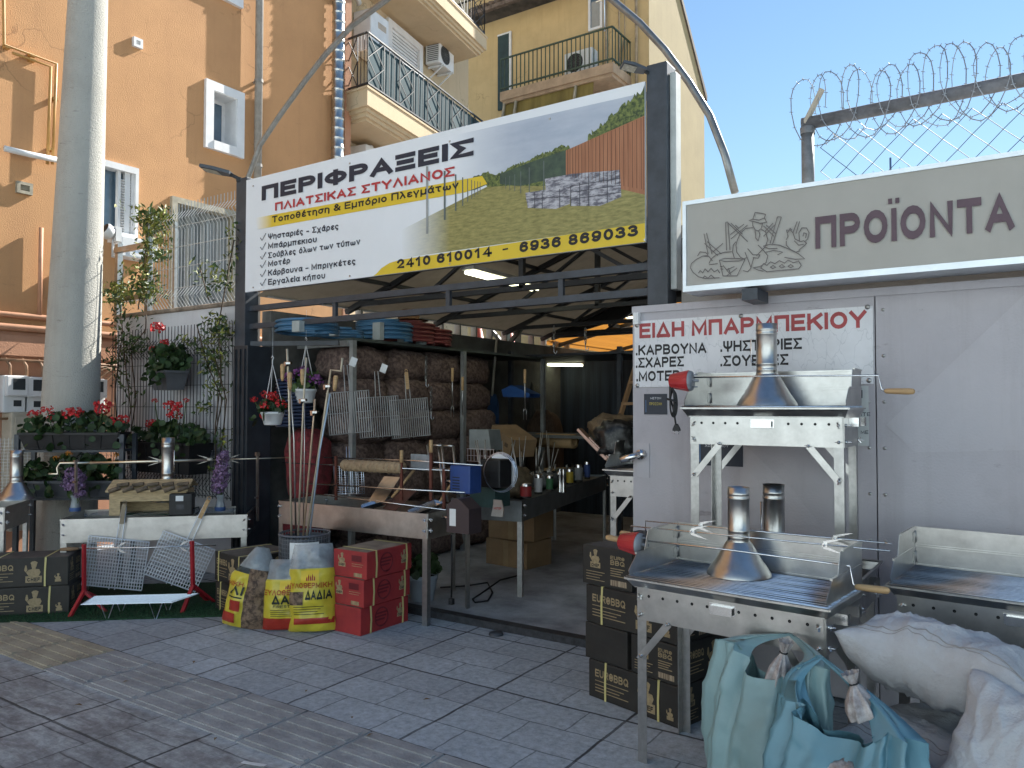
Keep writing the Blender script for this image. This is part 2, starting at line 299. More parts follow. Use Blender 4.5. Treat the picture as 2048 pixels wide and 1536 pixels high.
# ---- ground
def pave_mat():
    m = mat('stamped_paving', (.53, .61, .68), .8, var=.1, scale=1.1, c2=(.41, .475, .53), bump=.0); n = m.node_tree.nodes; L = m.node_tree.links; b = n['Principled BSDF']
    base = b.inputs['Base Color'].links[0].from_socket
    tc = n.new('ShaderNodeTexCoord')
    nz = n.new('ShaderNodeTexNoise'); nz.inputs['Scale'].default_value = 7; nz.inputs['Detail'].default_value = 5; L.new(tc.outputs['Object'], nz.inputs['Vector'])
    wob = n.new('ShaderNodeMix'); wob.data_type = 'RGBA'; wob.blend_type = 'LINEAR_LIGHT'; wob.inputs['Factor'].default_value = .012; L.new(tc.outputs['Object'], wob.inputs[6]); L.new(nz.outputs['Color'], wob.inputs[7])
    mp = n.new('ShaderNodeMapping'); mp.inputs['Location'].default_value = (3.15, -2.68, 0); L.new(wob.outputs[2], mp.inputs[0])
    def brick(wd, ht, mor, off, sq=1, fr=2, col=None, dx=0):
        t = n.new('ShaderNodeTexBrick'); t.inputs['Scale'].default_value = 1; t.inputs['Brick Width'].default_value = wd; t.inputs['Row Height'].default_value = ht
        t.inputs['Mortar Size'].default_value = mor; t.inputs['Mortar Smooth'].default_value = .2; t.offset = off; t.squash = sq; t.squash_frequency = fr; t.offset_frequency = 2
        t.inputs['Color1'].default_value = (1, 1, 1, 1); t.inputs['Color2'].default_value = (.72, .7, .7, 1); t.inputs['Mortar'].default_value = (.0, .0, .0, 1)
        L.new(mp.outputs[0], t.inputs['Vector']); return t
    b1 = brick(.76, .76, .009, 0); b2 = brick(.38, .253, .0048, .5, 1, 2)
    def mul(a, bcol, fac):
        x = n.new('ShaderNodeMix'); x.data_type = 'RGBA'; x.blend_type = 'MULTIPLY'; x.inputs['Factor'].default_value = fac; L.new(a, x.inputs[6]); L.new(bcol, x.inputs[7]); return x.outputs[2]
    mp2 = n.new('ShaderNodeMapping'); mp2.inputs['Rotation'].default_value = (0, 0, R(90)); L.new(mp.outputs[0], mp2.inputs[0])
    b4 = brick(.304, .38, .0048, .33, 1, 2); L.new(mp2.outputs[0], b4.inputs['Vector'])
    b3 = brick(.76, .76, 0, 0); b3.inputs['Color1'].default_value = (0, 0, 0, 1); b3.inputs['Color2'].default_value = (1, 1, 1, 1)
    gt_ = n.new('ShaderNodeMath'); gt_.operation = 'GREATER_THAN'; gt_.inputs[1].default_value = .5; L.new(b3.outputs['Color'], gt_.inputs[0])
    pick = n.new('ShaderNodeMix'); pick.data_type = 'RGBA'; L.new(gt_.outputs[0], pick.inputs['Factor']); L.new(b2.outputs['Color'], pick.inputs[6]); L.new(b4.outputs['Color'], pick.inputs[7])
    base = mul(base, pick.outputs[2], .55); base = mul(base, b1.outputs['Color'], .7)
    sp = n.new('ShaderNodeTexNoise'); sp.inputs['Scale'].default_value = 26; sp.inputs['Detail'].default_value = 9; sp.inputs['Roughness'].default_value = .75; L.new(tc.outputs['Object'], sp.inputs['Vector'])
    r = n.new('ShaderNodeMapRange'); r.inputs['From Min'].default_value = .35; r.inputs['From Max'].default_value = .68; r.inputs['To Min'].default_value = .55; r.inputs['To Max'].default_value = 1.15; L.new(sp.outputs['Fac'], r.inputs['Value'])
    base = mul(base, r.outputs[0], .8)
    vg = n.new('ShaderNodeTexVoronoi'); vg.inputs['Scale'].default_value = 1.7; L.new(wob.outputs[2], vg.inputs['Vector'])
    rg = n.new('ShaderNodeMapRange'); rg.inputs['From Min'].default_value = .035; rg.inputs['From Max'].default_value = .05; rg.inputs['To Min'].default_value = .5; L.new(vg.outputs['Distance'], rg.inputs['Value'])
    base = mul(base, rg.outputs[0], .8)
    # the band nearer the road is an older, browner and flakier print
    sx = n.new('ShaderNodeSeparateXYZ'); L.new(tc.outputs['Object'], sx.inputs[0])
    rr = n.new('ShaderNodeMapRange'); rr.inputs['From Min'].default_value = 2.27; rr.inputs['From Max'].default_value = 2.2; L.new(sx.outputs['Y'], rr.inputs['Value'])
    fl = n.new('ShaderNodeTexNoise'); fl.inputs['Scale'].default_value = 3.2; fl.inputs['Detail'].default_value = 10; fl.inputs['Roughness'].default_value = .72
    m2 = n.new('ShaderNodeMapping'); m2.inputs['Scale'].default_value = (1, 3.2, 1); L.new(tc.outputs['Object'], m2.inputs[0]); L.new(m2.outputs[0], fl.inputs['Vector'])
    cr = n.new('ShaderNodeValToRGB'); cr.color_ramp.elements[0].position = .42; cr.color_ramp.elements[1].position = .6
    cr.color_ramp.elements[0].color = (.68, .60, .55, 1); cr.color_ramp.elements[1].color = (1.2, 1.12, 1.03, 1); L.new(fl.outputs['Fac'], cr.inputs[0])
    x = n.new('ShaderNodeMix'); x.data_type = 'RGBA'; x.blend_type = 'MULTIPLY'; L.new(rr.outputs[0], x.inputs['Factor']); L.new(base, x.inputs[6]); L.new(cr.outputs[0], x.inputs[7]); base = x.outputs[2]
    L.new(base, b.inputs['Base Color'])
    ad = n.new('ShaderNodeMath'); ad.operation = 'MULTIPLY_ADD'; L.new(b1.outputs['Fac'], ad.inputs[0]); ad.inputs[1].default_value = -.6; L.new(sp.outputs['Fac'], ad.inputs[2])
    a2 = n.new('ShaderNodeMath'); a2.operation = 'MULTIPLY_ADD'; L.new(b2.outputs['Fac'], a2.inputs[0]); a2.inputs[1].default_value = -.35; L.new(ad.outputs[0], a2.inputs[2])
    bp = n.new('ShaderNodeBump'); bp.inputs['Strength'].default_value = .5; bp.inputs['Distance'].default_value = .012; L.new(a2.outputs[0], bp.inputs['Height']); L.new(bp.outputs[0], b.inputs['Normal'])
    return m
g = B(); g.add([(-400, -400, 0), (400, -400, 0), (400, 400, 0), (-400, 400, 0)], [(0, 1, 2, 3)]); struct(g.build('pavement', pave_mat()))
TACT = mat('tactile_paving', (.38, .40, .41), .8, var=.12, scale=5, c2=(.25, .26, .27), bump=.35, bscale=60)
TACY = mat('tactile_paving_yellowish', (.42, .39, .30), .8, var=.12, scale=5, c2=(.28, .255, .20), bump=.35, bscale=60)
s = B()
x = -9.0
while x < 1.5:
    s.mat(1 if x < -4.75 else 0)
    s.box(x+.006, 2.255, .0, x+.424, 2.672, .006)
    for k in range(5): s.box(x+.02, 2.285+k*.08, .006, x+.41, 2.315+k*.08, .0115)
    x += .43
struct(s.build('tactile_strip', [TACT, TACY]))
CONC = mat('shop_concrete', (.48, .50, .53), .7, var=.25, scale=2.2, bump=.25, bscale=50)
s = B(); s.box(-5.75, 4.42, -.1, 3.0, 16.5, .012); struct(s.build('shop_floor', CONC))
s = B(); s.box(-5.62, 4.34, -.1, -1.9, 4.42, .05); struct(s.build('threshold', mat('threshold_steel', (.075, .08, .09), .5, .6, var=.2, scale=20)))

# ---- orange apartment building on the left: its long face runs away from the street at X = FX
FX = -8.3
ORG = wall_mat('orange_plaster', (.57, .31, .145), (.41, .21, .105), .4, scuff=.25)
ORG2 = wall_mat('pink_plaster', (.50, .265, .165), (.33, .17, .11), .4)
CRM = wall_mat('cream_plaster', (.58, .46, .30), (.40, .31, .2), .4)
WFR = mat('white_window_frame', (.74, .74, .74), .45, var=.05)
BEI = mat('aged_beige_frame', (.42, .38, .29), .5, var=.15, scale=12)
RAIL = mat('black_iron', (.02, .024, .03), .45, var=.15)
CLOTH = mat('teal_balcony_cloth', (.03, .07, .085), .85, var=.12, scale=5)
PINKP = mat('pink_pipe', (.52, .27, .16), .6, var=.1)
GASP = mat('ochre_gas_pipe', (.55, .30, .09), .5, var=.12)
ob = thing('apartment_building', 'tall orange plastered apartment building with cream balconies along the left side', 'building', (FX, 4, 0))
O0 = Vector((FX, 4, 0))
def fy(px, py): p = at(px, py, X=FX); return p.y-4, p.z
def W(a, b, d): return (-d, a, b)                     # local wall mapping: a along Y, b up, d inwards
y0, zt = fy(410, 160); y1, zb = fy(480, 316); sw = (y0+.1, zb+.1, y1-.08, zt-.1)     # small window opening
l0, lt = fy(198, 318); l1, lb = fy(272, 478); lw = (l0, lb, l1, lt)
c0, ct = fy(340, 384); c1, cb_ = fy(472, 612); cw = (c0, 2.35, c1, ct-.05)
YE = 4.03
b = B(); rect_holes(b, W, -9, 2.2, YE, 15, [sw, lw, cw], .22); b.add([W(YE, 2.2, 0), W(YE, 2.2, 1), W(YE, 15, 1), W(YE, 15, 0)], [(0, 1, 2, 3)])
b.add([W(-9, 0, 4), W(YE, 0, 4), W(YE, 15, 4), W(-9, 15, 4)], [(0, 1, 2, 3)]); b.add([W(-9, 15, 0), W(YE, 15, 0), W(YE, 15, 4), W(-9, 15, 4)], [(0, 1, 2, 3)])
b.add([W(-9, 0, 0), W(-9, 0, 4), W(-9, 15, 4), W(-9, 15, 0)], [(0, 1, 2, 3)])
b.build('wall', ORG, ob)
b = B(); b.add([W(-9, 0, .06), W(YE, 0, .06), W(YE, 2.0, .06), W(-9, 2.0, .06)], [(0, 1, 2, 3)]); b.build('plinth_wall', ORG2, ob)
b = B(); b.box(-.3, -9, 2.0, .05, YE, 2.2); b.box(-.1, -9, 2.2, .02, YE, 2.235)
b.build('ledge', ORG2, ob)
b = B()
for z, r in ((2.3, .035), (2.42, .028)): b.tube([(.05, -8, z), (.05, 1.5, z-.03), (.05, 3.9, z-.05)], r, 8)
a, z = fy(80, 330); b.tube([(.05, a, 2.4), (.05, a, 3.3)], .022, 6)
b.build('wall_pipe', PINKP, ob)
b = B()
P1 = [fy(*p) for p in ((2, -40), (3, 92), (108, 130), (100, 330))]; P2 = [fy(*p) for p in ((20, 108), (97, 136), (90, 330))]
b.tube([(.05, a, z) for a, z in P1], .016, 6); b.tube([(.05, a, z) for a, z in P2], .016, 6)
for px, py in ((10, 96), (60, 113), (60, 122), (105, 200), (98, 300)):
    a, z = fy(px, py); b.cb((.03, a, z), (.06, .05, .03))
b.build('gas_pipe', GASP, ob)
b = B(); b.tube([(.09, *fy(0, 300)), (.09, *fy(50, 312)), (.12, *fy(108, 325))], .03, 8); b.build('conduit', WHITE, ob)
# small square window with a thick white surround
wn = B(); Y0, Z0, Y1, Z1 = sw
for bx in ((-.02, Y0-.11, Z0-.11, .045, Y0, Z1+.11), (-.02, Y1, Z0-.11, .045, Y1+.11, Z1+.11), (-.02, Y0, Z1, .045, Y1, Z1+.11), (-.02, Y0, Z0-.11, .06, Y1, Z0), (-.2, Y0, Z0, .03, Y0+.008, Z1), (-.2, Y1-.008, Z0, .03, Y1, Z1), (-.2, Y0+.008, Z1-.008, .03, Y1-.008, Z1), (-.2, Y0+.008, Z0, .03, Y1-.008, Z0+.008)): wn.box(*bx)
wn.box(-.22, Y0, Z0, -.20, Y0+.05, Z1); wn.box(-.22, Y1-.05, Z0, -.20, Y1, Z1); wn.box(-.22, Y0+.05, Z1-.05, -.20, Y1-.05, Z1); wn.box(-.22, Y0+.05, Z0, -.19, Y1-.05, Z0+.05)
wn.box(-.215, Y0+.36, Z0+.05, -.17, Y0+.41, Z1-.05)
wo = wn.build('window', WFR, ob)
b = B(); b.poly([(-.205, Y0+.05, Z0+.05), (-.205, Y1-.05, Z0+.05), (-.205, Y1-.05, Z1-.05), (-.205, Y0+.05, Z1-.05)]); b.build('pane', GLASS, wo)
b = B(); a, z = fy(466, 8); 
for bx in ((-.02, a-.5, z-.02, .05, a+.12, z+.1), (-.02, a+.02, z+.1, .05, a+.12, z+1), (-.02, a-.5, z+.1, .05, a-.4, z+1)): b.box(*bx)
wo = b.build('window', WFR, ob)
b = B(); b.poly([(.01, a-.4, z+.1), (.01, a+.02, z+.1), (.01, a+.02, z+1), (.01, a-.4, z+1)]); b.build('pane', GLASS, wo)
# lower white sliding window with two louvred leaves and the white panel under it
Y0, Z0, Y1, Z1 = lw; b = B(); t = .035
for bx in ((-.1, Y0, Z0, .04, Y0+t, Z1), (-.1, Y1-t, Z0, .04, Y1, Z1), (-.1, Y0+t, Z1-.07, .04, Y1-t, Z1), (-.1, Y0+t, Z0, .04, Y1-t, Z0+t)): b.box(*bx)
ym = Y0+(Y1-Y0)*.5
for a0, a1 in ((ym, ym+(Y1-ym)/2), (ym+(Y1-ym)/2, Y1-t)):
    b.box(-.05, a0, Z0+t, .0, a0+.03, Z1-.07); b.box(-.05, a1-.03, Z0+t, .0, a1, Z1-.07)
    for k in range(20): zz = Z0+.06+(Z1-Z0-.2)*k/20; b.bar((-.03, a0+.03, zz), (-.03, a1-.03, zz), .008, .05, (1, 0, .6))
wo = b.build('window', WFR, ob)
b = B(); b.poly([(-.09, Y0+t, Z0+t), (-.09, Y1-t, Z0+t), (-.09, Y1-t, Z1-t), (-.09, Y0+t, Z1-t)]); b.build('pane', GLASS, wo)
# big curtained opening behind the mesh fence
Y0, Z0, Y1, Z1 = cw; b = B(); t = .07
for bx in ((-.15, Y0, Z0, .05, Y0+t, Z1), (-.15, Y1-t, Z0, .05, Y1, Z1), (-.15, Y0+t, Z1-t, .05, Y1-t, Z1)): b.box(*bx)
wo = b.build('window', BEI, ob)
CURT = mat('grey_shutter', (.34, .36, .36), .6, var=.18, scale=5, stretch=(1, 1, .1))
b = B(); n = 34
pts = [(-.1+.035*math.sin(k*2.1)+.02*math.sin(k*.7), Y0+t+(Y1-Y0-2*t)*k/n) for k in range(n+1)]
for (xa, ya), (xb, yb) in zip(pts[:-1], pts[1:]): b.add([(xa, ya, Z0), (xb, yb, Z0), (xb, yb, Z1-t), (xa, ya, Z1-t)], [(0, 1, 2, 3)], True)
b.build('shutter', CURT, wo)
# vents and small fittings
for px0, py0, px1, py1, m_, nm in ((264, 74, 282, 100, WFR, 'vent'), (31, 362, 62, 392, BEI, 'vent')):
    a0, z1 = fy(px0, py0); a1, z0 = fy(px1, py1); b = B(); b.box(-.01, a0, z0, .04, a1, z0+.03); b.box(-.01, a0, z1-.03, .04, a1, z1); b.box(-.01, a0, z0+.03, .04, a0+.03, z1-.03); b.box(-.01, a1-.03, z0+.03, .04, a1, z1-.03)
    for k in range(6): zz = z0+.04+(z1-z0-.08)*k/5; b.bar((.01, a0+.03, zz), (.01, a1-.03, zz), .006, .03, (1, 0, .5))
    v = b.build(nm, m_, ob); b = B(); b.poly([(.004, a0+.02, z0+.02), (.004, a1-.02, z0+.02), (.004, a1-.02, z1-.02), (.004, a0+.02, z1-.02)]); b.build('vent_back', DARK, v)
# rainwater pipes up the face
b = B(); a, _ = fy(508, 200); b.tube([(.09, a, 2.3), (.09, a, 14)], .05, 10)
for z in (4.6, 5.7, 6.9, 3.6): b.lathe([(.058, -.02), (.058, .02)], 12, (.09, a, z)); b.cb((.03, a, z), (.08, .03, .03))
b.build('downpipe', mat('grey_pipe', (.30, .28, .25), .5, var=.12, scale=10), ob)
b = B(); a, _ = fy(664, 200); prof = []
z = 4.2
while z < 14: prof += [(.088, z), (.095, z+.012), (.095, z+.03), (.088, z+.042), (.088, z+.135)]; z += .14
b.lathe(prof, 16, (.12, a, 0)); b.build('flue_duct', GALV, ob)
# cream loggia wall set back, with two balconies
BX = -8.75-FX; YB = 8.8; SHR = .18; _n0 = {o.name for o in ob.children}
b = B(); b.add([(BX, YE, 2), (BX, YB, 2), (BX, YB, 15), (BX, YE, 15)], [(0, 1, 2, 3)]); b.add([(BX, YB, 2), (BX-3, YB, 2), (BX-3, YB, 15), (BX, YB, 15)], [(0, 1, 2, 3)])
b.build('loggia_wall', CRM, ob)
b = B(); b.box(BX, YE, 2.2, .02, YE+.12, 15); b.build('pilaster', ORG2, ob)
TX = -7.86-FX; SY0, SY1 = 4.06, 8.0
def balcony(z0, z1, cloth, y0, y1):
    b = B(); h = z1-z0
    for k, (ins, a, c) in enumerate(((.0, .38, 1.0), (.05, .24, .38), (.09, .1, .24), (.14, 0, .1))): b.box(BX, y0+ins, z0+h*a, TX-ins, y1-ins, z0+h*c+(.0 if k else 0))
    b.box(BX, y0-.02, z1, TX+.02, y1+.02, z1+.03)
    sl = b.build('balcony_slab', CRM, ob)
    r = B(); zb, ztp = z1+.09, z1+.84; xr = TX-.03
    def run(p, q, cnt):
        p, q = Vector(p), Vector(q)
        for zz in (zb, ztp): r.bar((p.x, p.y, zz), (q.x, q.y, zz), .028, .022)
        for k in range(cnt+1):
            u = p.lerp(q, k/cnt); r.bar((u.x, u.y, zb-.08), (u.x, u.y, ztp), .014)
        for k in range(cnt):
            u, v = p.lerp(q, k/cnt), p.lerp(q, (k+1)/cnt); m_ = (u+v)/2
            if k % 2 == 0:
                zm = (zb+ztp)/2
                for s_, e_ in (((u.x, u.y, zb), (v.x, v.y, zm)), ((u.x, u.y, zm), (v.x, v.y, ztp)), ((v.x, v.y, zb), (u.x, u.y, zm)), ((v.x, v.y, zm), (u.x, u.y, ztp))): r.bar(s_, e_, .011)
            else:
                for e_ in (.33, .66): c = u.lerp(v, e_); r.bar((c.x, c.y, zb), (c.x, c.y, ztp), .009)
    run((0, y0+.04, 0), (xr, y0+.04, 0), 2); run((xr, y0+.04, 0), (xr, y1-.04, 0), 9); run((xr, y1-.04, 0), (BX, y1-.04, 0), 3)
    rr = r.build('railing', RAIL, ob)
    if cloth:
        c = B(); c.add([(xr-.025, y0+.06, zb), (xr-.025, y1-.05, zb), (xr-.02, y1-.05, ztp-.04), (xr-.02, y0+.06, ztp-.04)], [(0, 1, 2, 3)]); c.add([(xr-.025, y1-.06, zb), (-.6, y1-.06, zb), (-.6, y1-.06, ztp-.04), (xr-.025, y1-.06, ztp-.04)], [(0, 1, 2, 3)])
        c.build('privacy_cloth', CLOTH, rr)
    return sl
zs = at(736, 231, X=-7.86).z; zs2 = at(736, 176, X=-7.86).z
balcony(zs, zs2, True, SY0, SY1)
zu = at(967, 99, X=-8.42).z; zu2 = at(970, 73, X=-8.42).z
balcony(zu, zu2+.1, False, SY0, SY1)
# balcony door with roller blind
b = B(); a0, a1, z0, z1 = at(778, 100, X=-8.95).y-4, at(852, 100, X=-9.1).y-4, zs2, at(848, 88, X=-9.1).z
for bx in ((BX, a0, z0, BX+.08, a0+.12, z1), (BX, a1-.12, z0, BX+.08, a1, z1), (BX, a0+.12, z1-.12, BX+.08, a1-.12, z1)): b.box(*bx)
for k in range(9): b.box(BX+.01, a0+.12, z1-.16-.06*k, BX+.035, a1-.12, z1-.12-.06*k)
for yy in (a0+.12, (a0+a1)/2-.03, a1-.18): b.box(BX+.005, yy, z0, BX+.05, yy+.06, z1-.66)
wo = b.build('balcony_door', WFR, ob); b = B(); b.poly([(BX+.006, a0+.1, z0), (BX+.006, a1-.1, z0), (BX+.006, a1-.1, z1-.1), (BX+.006, a0+.1, z1-.1)]); b.build('pane', GLASS, wo)
b = B(); b.tube([(.0, YE-.02, 5.05), (-.2, YE+.3, 5.02), (BX+.1, YE+.9, 5.0), (BX+.1, YE+.95, 4.7)], .035, 8); b.tube([(BX+.15, YE+.2, zu-.1), (BX+.2, YE+.55, zu-.25), (BX+.12, YE+.75, zu-.3)], .05, 8); b.build('flue_pipe', WHITE, ob)
for o in [o for o in ob.children if o.name not in _n0]:
    for q in [o]+list(o.children):
        if q.name.startswith('pilaster'): continue
        for v in q.data.vertices:
            if v.co.y > 4.06: v.co.x -= SHR*(v.co.y-4.06)
# ---- things on the building
def wall_box(name, label, cat, x, y, z, sx, sy, sz, group=None): return thing(name, label, cat, (x, y, z), 0, group)
t = thing('boiler', 'tall white wall boiler with a round dial hanging above the cloth covered balcony', 'boiler', (-8.87, at(737, 95, X=-8.53).y, at(737, 95, X=-8.53).z), R(8))
b = B(); b.bbox(0, 0, 0, .34, .5, .66, .02); b.build('casing', WHITE, t)
b = B(); b.tr((.342, .3, .13), 0, 0, R(90)); b.lathe([(.001, .004), (.085, .006), (.09, 0)], 20); b.build('dial', mat('grey_dial', (.2, .22, .23), .5), t)
b = B(); b.box(.34, .2, .42, .344, .42, .52); b.build('badge', mat('badge_tan', (.5, .42, .33), .5), t)
def ac_unit(name, label, loc, sy, sz, rz=0):
    t = thing(name, label, 'air conditioner', loc, rz, 'outdoor air conditioner units')
    b = B(); b.bbox(0, 0, 0, .3, sy, sz, .015); b.build('casing', WHITE, t)
    b = B(); b.tr((.302, sy*.38, sz*.5), 0, 0, R(90))
    r = sz*.4
    for k in range(6): a = r*(k+1)/6; b.tube([(a*math.cos(q*.2618), a*math.sin(q*.2618), .006) for q in range(24)], .004, 4, True)
    for q in range(12): b.bar((0, 0, .006), (r*math.cos(q*.5236), r*math.sin(q*.5236), .006), .006, .004)
    b.build('fan_guard', mat('fan_grey', (.12, .13, .14), .5), t)
    b = B(); b.tr((.3012, sy*.38, sz*.5), 0, 0, R(90)); b.lathe([(.0005, 0), (r, 0)], 24); b.build('fan_opening', BLACK, t)
    b = B()
    for k in range(9): b.box(.04, -.004, sz*(.12+.085*k), .27, -.001, sz*(.16+.085*k))
    b.build('side_louvre', mat('louvre_grey', (.1, .11, .12), .5), t)
    b = B()
    for yy in (.1, sy-.1): b.bar((0, yy, -.03), (.34, yy, -.03), .03); b.bar((.0, yy, -.25), (.3, yy, -.04), .02)
    b.build('bracket', WHITE, t); return t
p = at(877, 121, X=-8.93); ac_unit('air_conditioner', 'white outdoor air conditioner under the upper cream balcony', (-9.24, p.y, p.z), .56, .42, R(10))
t = thing('boiler', 'white boiler below the cloth covered balcony, half hidden by the big sign', 'boiler', (-8.87, at(728, 300, X=-8.53).y, at(728, 285, X=-8.53).z-.75), R(8)); b = B(); b.bbox(0, 0, 0, .34, .5, .75, .02); b.build('casing', WHITE, t); b = B(); b.cyl((.2, .3, .75), (.2, .3, .82), .05); b.build('flue', WHITE, t)
# clothes drying rack at the rail
p, q = at(777, 98, X=-8.2), at(856, 143, X=-8.4); q.z = p.z; t = thing('drying_rack', 'white wire clothes drying rack over the cloth covered balcony rail', 'drying rack', tuple(p)); b = B(); d = q-p
for k in range(4): o_ = Vector((-.06*k, 0, .01*k)); b.tube([tuple(o_), tuple(o_+d)], .005, 5)
for f_ in (0, 1): b.tube([tuple(d*f_), tuple(d*f_+Vector((-.18, 0, .03)))], .005, 5)
b.build('rack_frame', WHITE, t)
# electricity meters
def meter(px, py, label, h=.36):
    p = at(px, py, X=FX+.1); t = thing('electricity_meter', label, 'electricity meter', (FX, p.y, p.z), 0, 'electricity meters on the orange wall')
    b = B(); b.bbox(-.05, -.11, -.19, .12, .11, .17, .012); b.build('housing', WHITE, t)
    b = B(); b.bbox(.12, -.105, -.03, .17, .105, .165, .012); b.build('cover', WFR, t)
    b = B(); b.box(.17, -.05, .03, .173, .06, .14); b.box(.12, -.02, -.13, .123, .05, -.07); b.build('glass_port', mat('meter_glass', (.05, .055, .06), .2), t); return t
meter(30, 786, 'white electricity meter box, leftmost on the orange wall'); meter(70, 788, 'white electricity meter box tucked against the left edge of the concrete pole')
meter(188, 790, 'white electricity meter box just right of the concrete pole'); meter(150, 790, 'white electricity meter box almost hidden behind the concrete pole')
p = at(52, 880, X=FX+.1); t = thing('meter_cabinet', 'tall narrow cream meter cabinet low on the orange wall left of the pole', 'cabinet', (FX, p.y, .3)); b = B(); b.bbox(-.05, -.16, 0, .16, .2, 1.15, .02); b.build('housing', mat('cream_cabinet', (.5, .45, .36), .5), t); b = B(); b.box(.16, -.13, .05, .168, .17, 1.1); b.build('door', mat('cream_cabinet2', (.52, .47, .38), .5), t)
b = B()
for y in (3.55, 3.7, 3.85): b.tube([(FX+.05, y, 1.97), (FX+.08, y+.03, 1.9), (FX+.07, y+.04, 1.75)], .014, 6)
for k in range(4): y = 4.3+k*.07; b.tube([(FX+.05, y+.35, 1.93-.01*k), (FX+.07, y+.15, 1.92-.01*k), (FX+.07, y, 1.86-.03*k), (FX+.07, y-.02, 1.7)], .013, 6)
b.tube([(FX+.05, 3.3, 1.95), (FX+.08, 3.42, 1.88), (FX+.08, 3.36, 1.5), (FX+.08, 3.45, 1.38), (FX+.08, 3.9, 1.4)], .014, 6)
b.tube([(FX+.06, 2.5, 1.96), (FX+.06, 6, 1.94)], .016, 6)
tag(b.build('cable_bundle', mat('brown_cable', (.28, .16, .09), .6, var=.2)), 'brown cables fanning down the orange wall to the electricity meters', 'cables')
t = thing('cabinet', 'white louvred cabinet box under the white window on the orange wall', 'cabinet', (FX, at(222, 510, X=FX).y, at(222, 515, X=FX).z)); b = B(); b.bbox(0, 0, 0, .2, .42, .22, .01); b.build('casing', WHITE, t)
b = B(); b.tube([(.215, .15, .06), (.215, .38, .06), (.215, .38, .14), (.215, .15, .14)], .006, 4, True); b.build('wire_guard', WIRE, t)

# ---- yellow house behind
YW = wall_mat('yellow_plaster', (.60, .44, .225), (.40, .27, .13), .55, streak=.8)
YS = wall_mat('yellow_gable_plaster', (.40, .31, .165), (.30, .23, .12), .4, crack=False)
hb = thing('yellow_house', 'weathered yellow house with a green railed balcony behind the big sign', 'house', (-7.4, 17, 0))
def hl(px, py, Y): p = at(px, py, Y=Y); return p.x+7.4, p.z
rx0 = hl(1018, 100, 17)[0]; xw0 = hl(1175, 20, 17)[0]
b = B(); b.add([(-7, 0, 0), (0, 0, 0), (0, 0, 14.5), (-7, 0, 14.5)], [(0, 1, 2, 3)]); b.build('front_wall', YW, hb)
ye, zev = at(1408, 190, X=-7.4).y-17, at(1408, 190, X=-7.4).z; ym, zm = at(1360, 0, X=-7.4).y-17, at(1360, 0, X=-7.4).z
sl_ = (zm-zev)/(ye-ym); zr = zm+sl_*(ym-.2)
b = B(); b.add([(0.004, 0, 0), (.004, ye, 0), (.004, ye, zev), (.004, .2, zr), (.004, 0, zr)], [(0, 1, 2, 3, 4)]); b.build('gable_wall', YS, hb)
b = B(); b.prism([(.05, ye+.12, zev-.15), (.05, .1, zr+.05), (.05, .1, zr+.2), (.05, ye+.14, zev+.02)], (-7, 0, 0)); b.build('gable_roof', mat('roof_edge', (.12, .09, .07), .8, var=.2), hb)
ex, ez = hl(925, 38, 16.5)
ro = B(); ro.bar((-7, -.55, ez), (xw0+.1, -.55, ez), .12, .1); ro.add([(-7, -.6, ez+.05), (xw0+.1, -.6, ez+.05), (xw0+.1, 2.5, ez+1.7), (-7, 2.5, ez+1.7)], [(0, 1, 2, 3)])
k = -7
while k < xw0: ro.tube([(k, -.6, ez+.09), (k, 2.3, ez+1.7)], .07, 6); k += .2
ro.build('tiled_roof', mat('roof_tile', (.20, .15, .12), .8, var=.3, scale=8), hb)
b = B(); b.box(-7, -.55, ez-.04, xw0+.1, -.002, ez+.04); b.build('soffit', mat('dark_soffit', (.1, .085, .07), .9, var=.3, scale=3), hb)
bz = 9.45; bx0, bx1 = hl(1000, 165, 16)[0], hl(1226, 125, 16)[0]
b = B(); b.box(bx0, -1.0, bz-.22, bx1, -.003, bz); b.box(bx0+.05, -.95, bz-.3, bx1-.05, -.003, bz-.22); b.build('balcony_slab', mat('pinkish_slab', (.5, .36, .24), .85, var=.15, scale=3), hb)
b = B()
for zz in (bz+.1, bz+.85): b.bar((bx0, -.97, zz), (bx1-.03, -.97, zz), .035); b.bar((bx1-.03, -.97, zz), (bx1-.03, 0, zz), .035)
for k in range(27): x = bx0+(bx1-.03-bx0)*k/26; b.bar((x, -.97, bz), (x, -.97, bz+.85), .02)
for k in range(1, 7): b.bar((bx1-.03, -.97+.16*k, bz), (bx1-.03, -.97+.16*k, bz+.85), .02)
b.build('railing', mat('green_railing', (.05, .085, .06), .5, var=.15), hb)
b = B(); dx0 = hl(998, 100, 17)[0]; b.box(dx0, -.06, bz, dx0+.35, -.005, bz+2.0); b.build('door', mat('dark_green_door', (.03, .055, .055), .55, var=.15), hb)
b = B(); b.box(dx0+.36, -.06, bz, dx0+.42, -.005, bz+2.05); b.box(dx0-.02, -.05, bz+2.0, dx0+.36, -.006, bz+2.05); b.build('door_frame', WFR, hb)
wx0, wz1 = hl(1178, 12, 17); wx1, wz0 = hl(1206, 56, 17); b = B()
for bx in ((wx0, -.05, wz0, wx0+.06, -.004, wz1+.2), (wx1-.06, -.05, wz0, wx1, -.004, wz1+.2), (wx0+.06, -.05, wz0, wx1-.06, -.004, wz0+.06)): b.box(*bx)
wo = b.build('window', WFR, hb); b = B(); b.poly([(wx0+.05, -.02, wz0+.05), (wx1-.05, -.02, wz0+.05), (wx1-.05, -.02, wz1+.2), (wx0+.05, -.02, wz1+.2)]); b.build('pane', GLASS, wo)
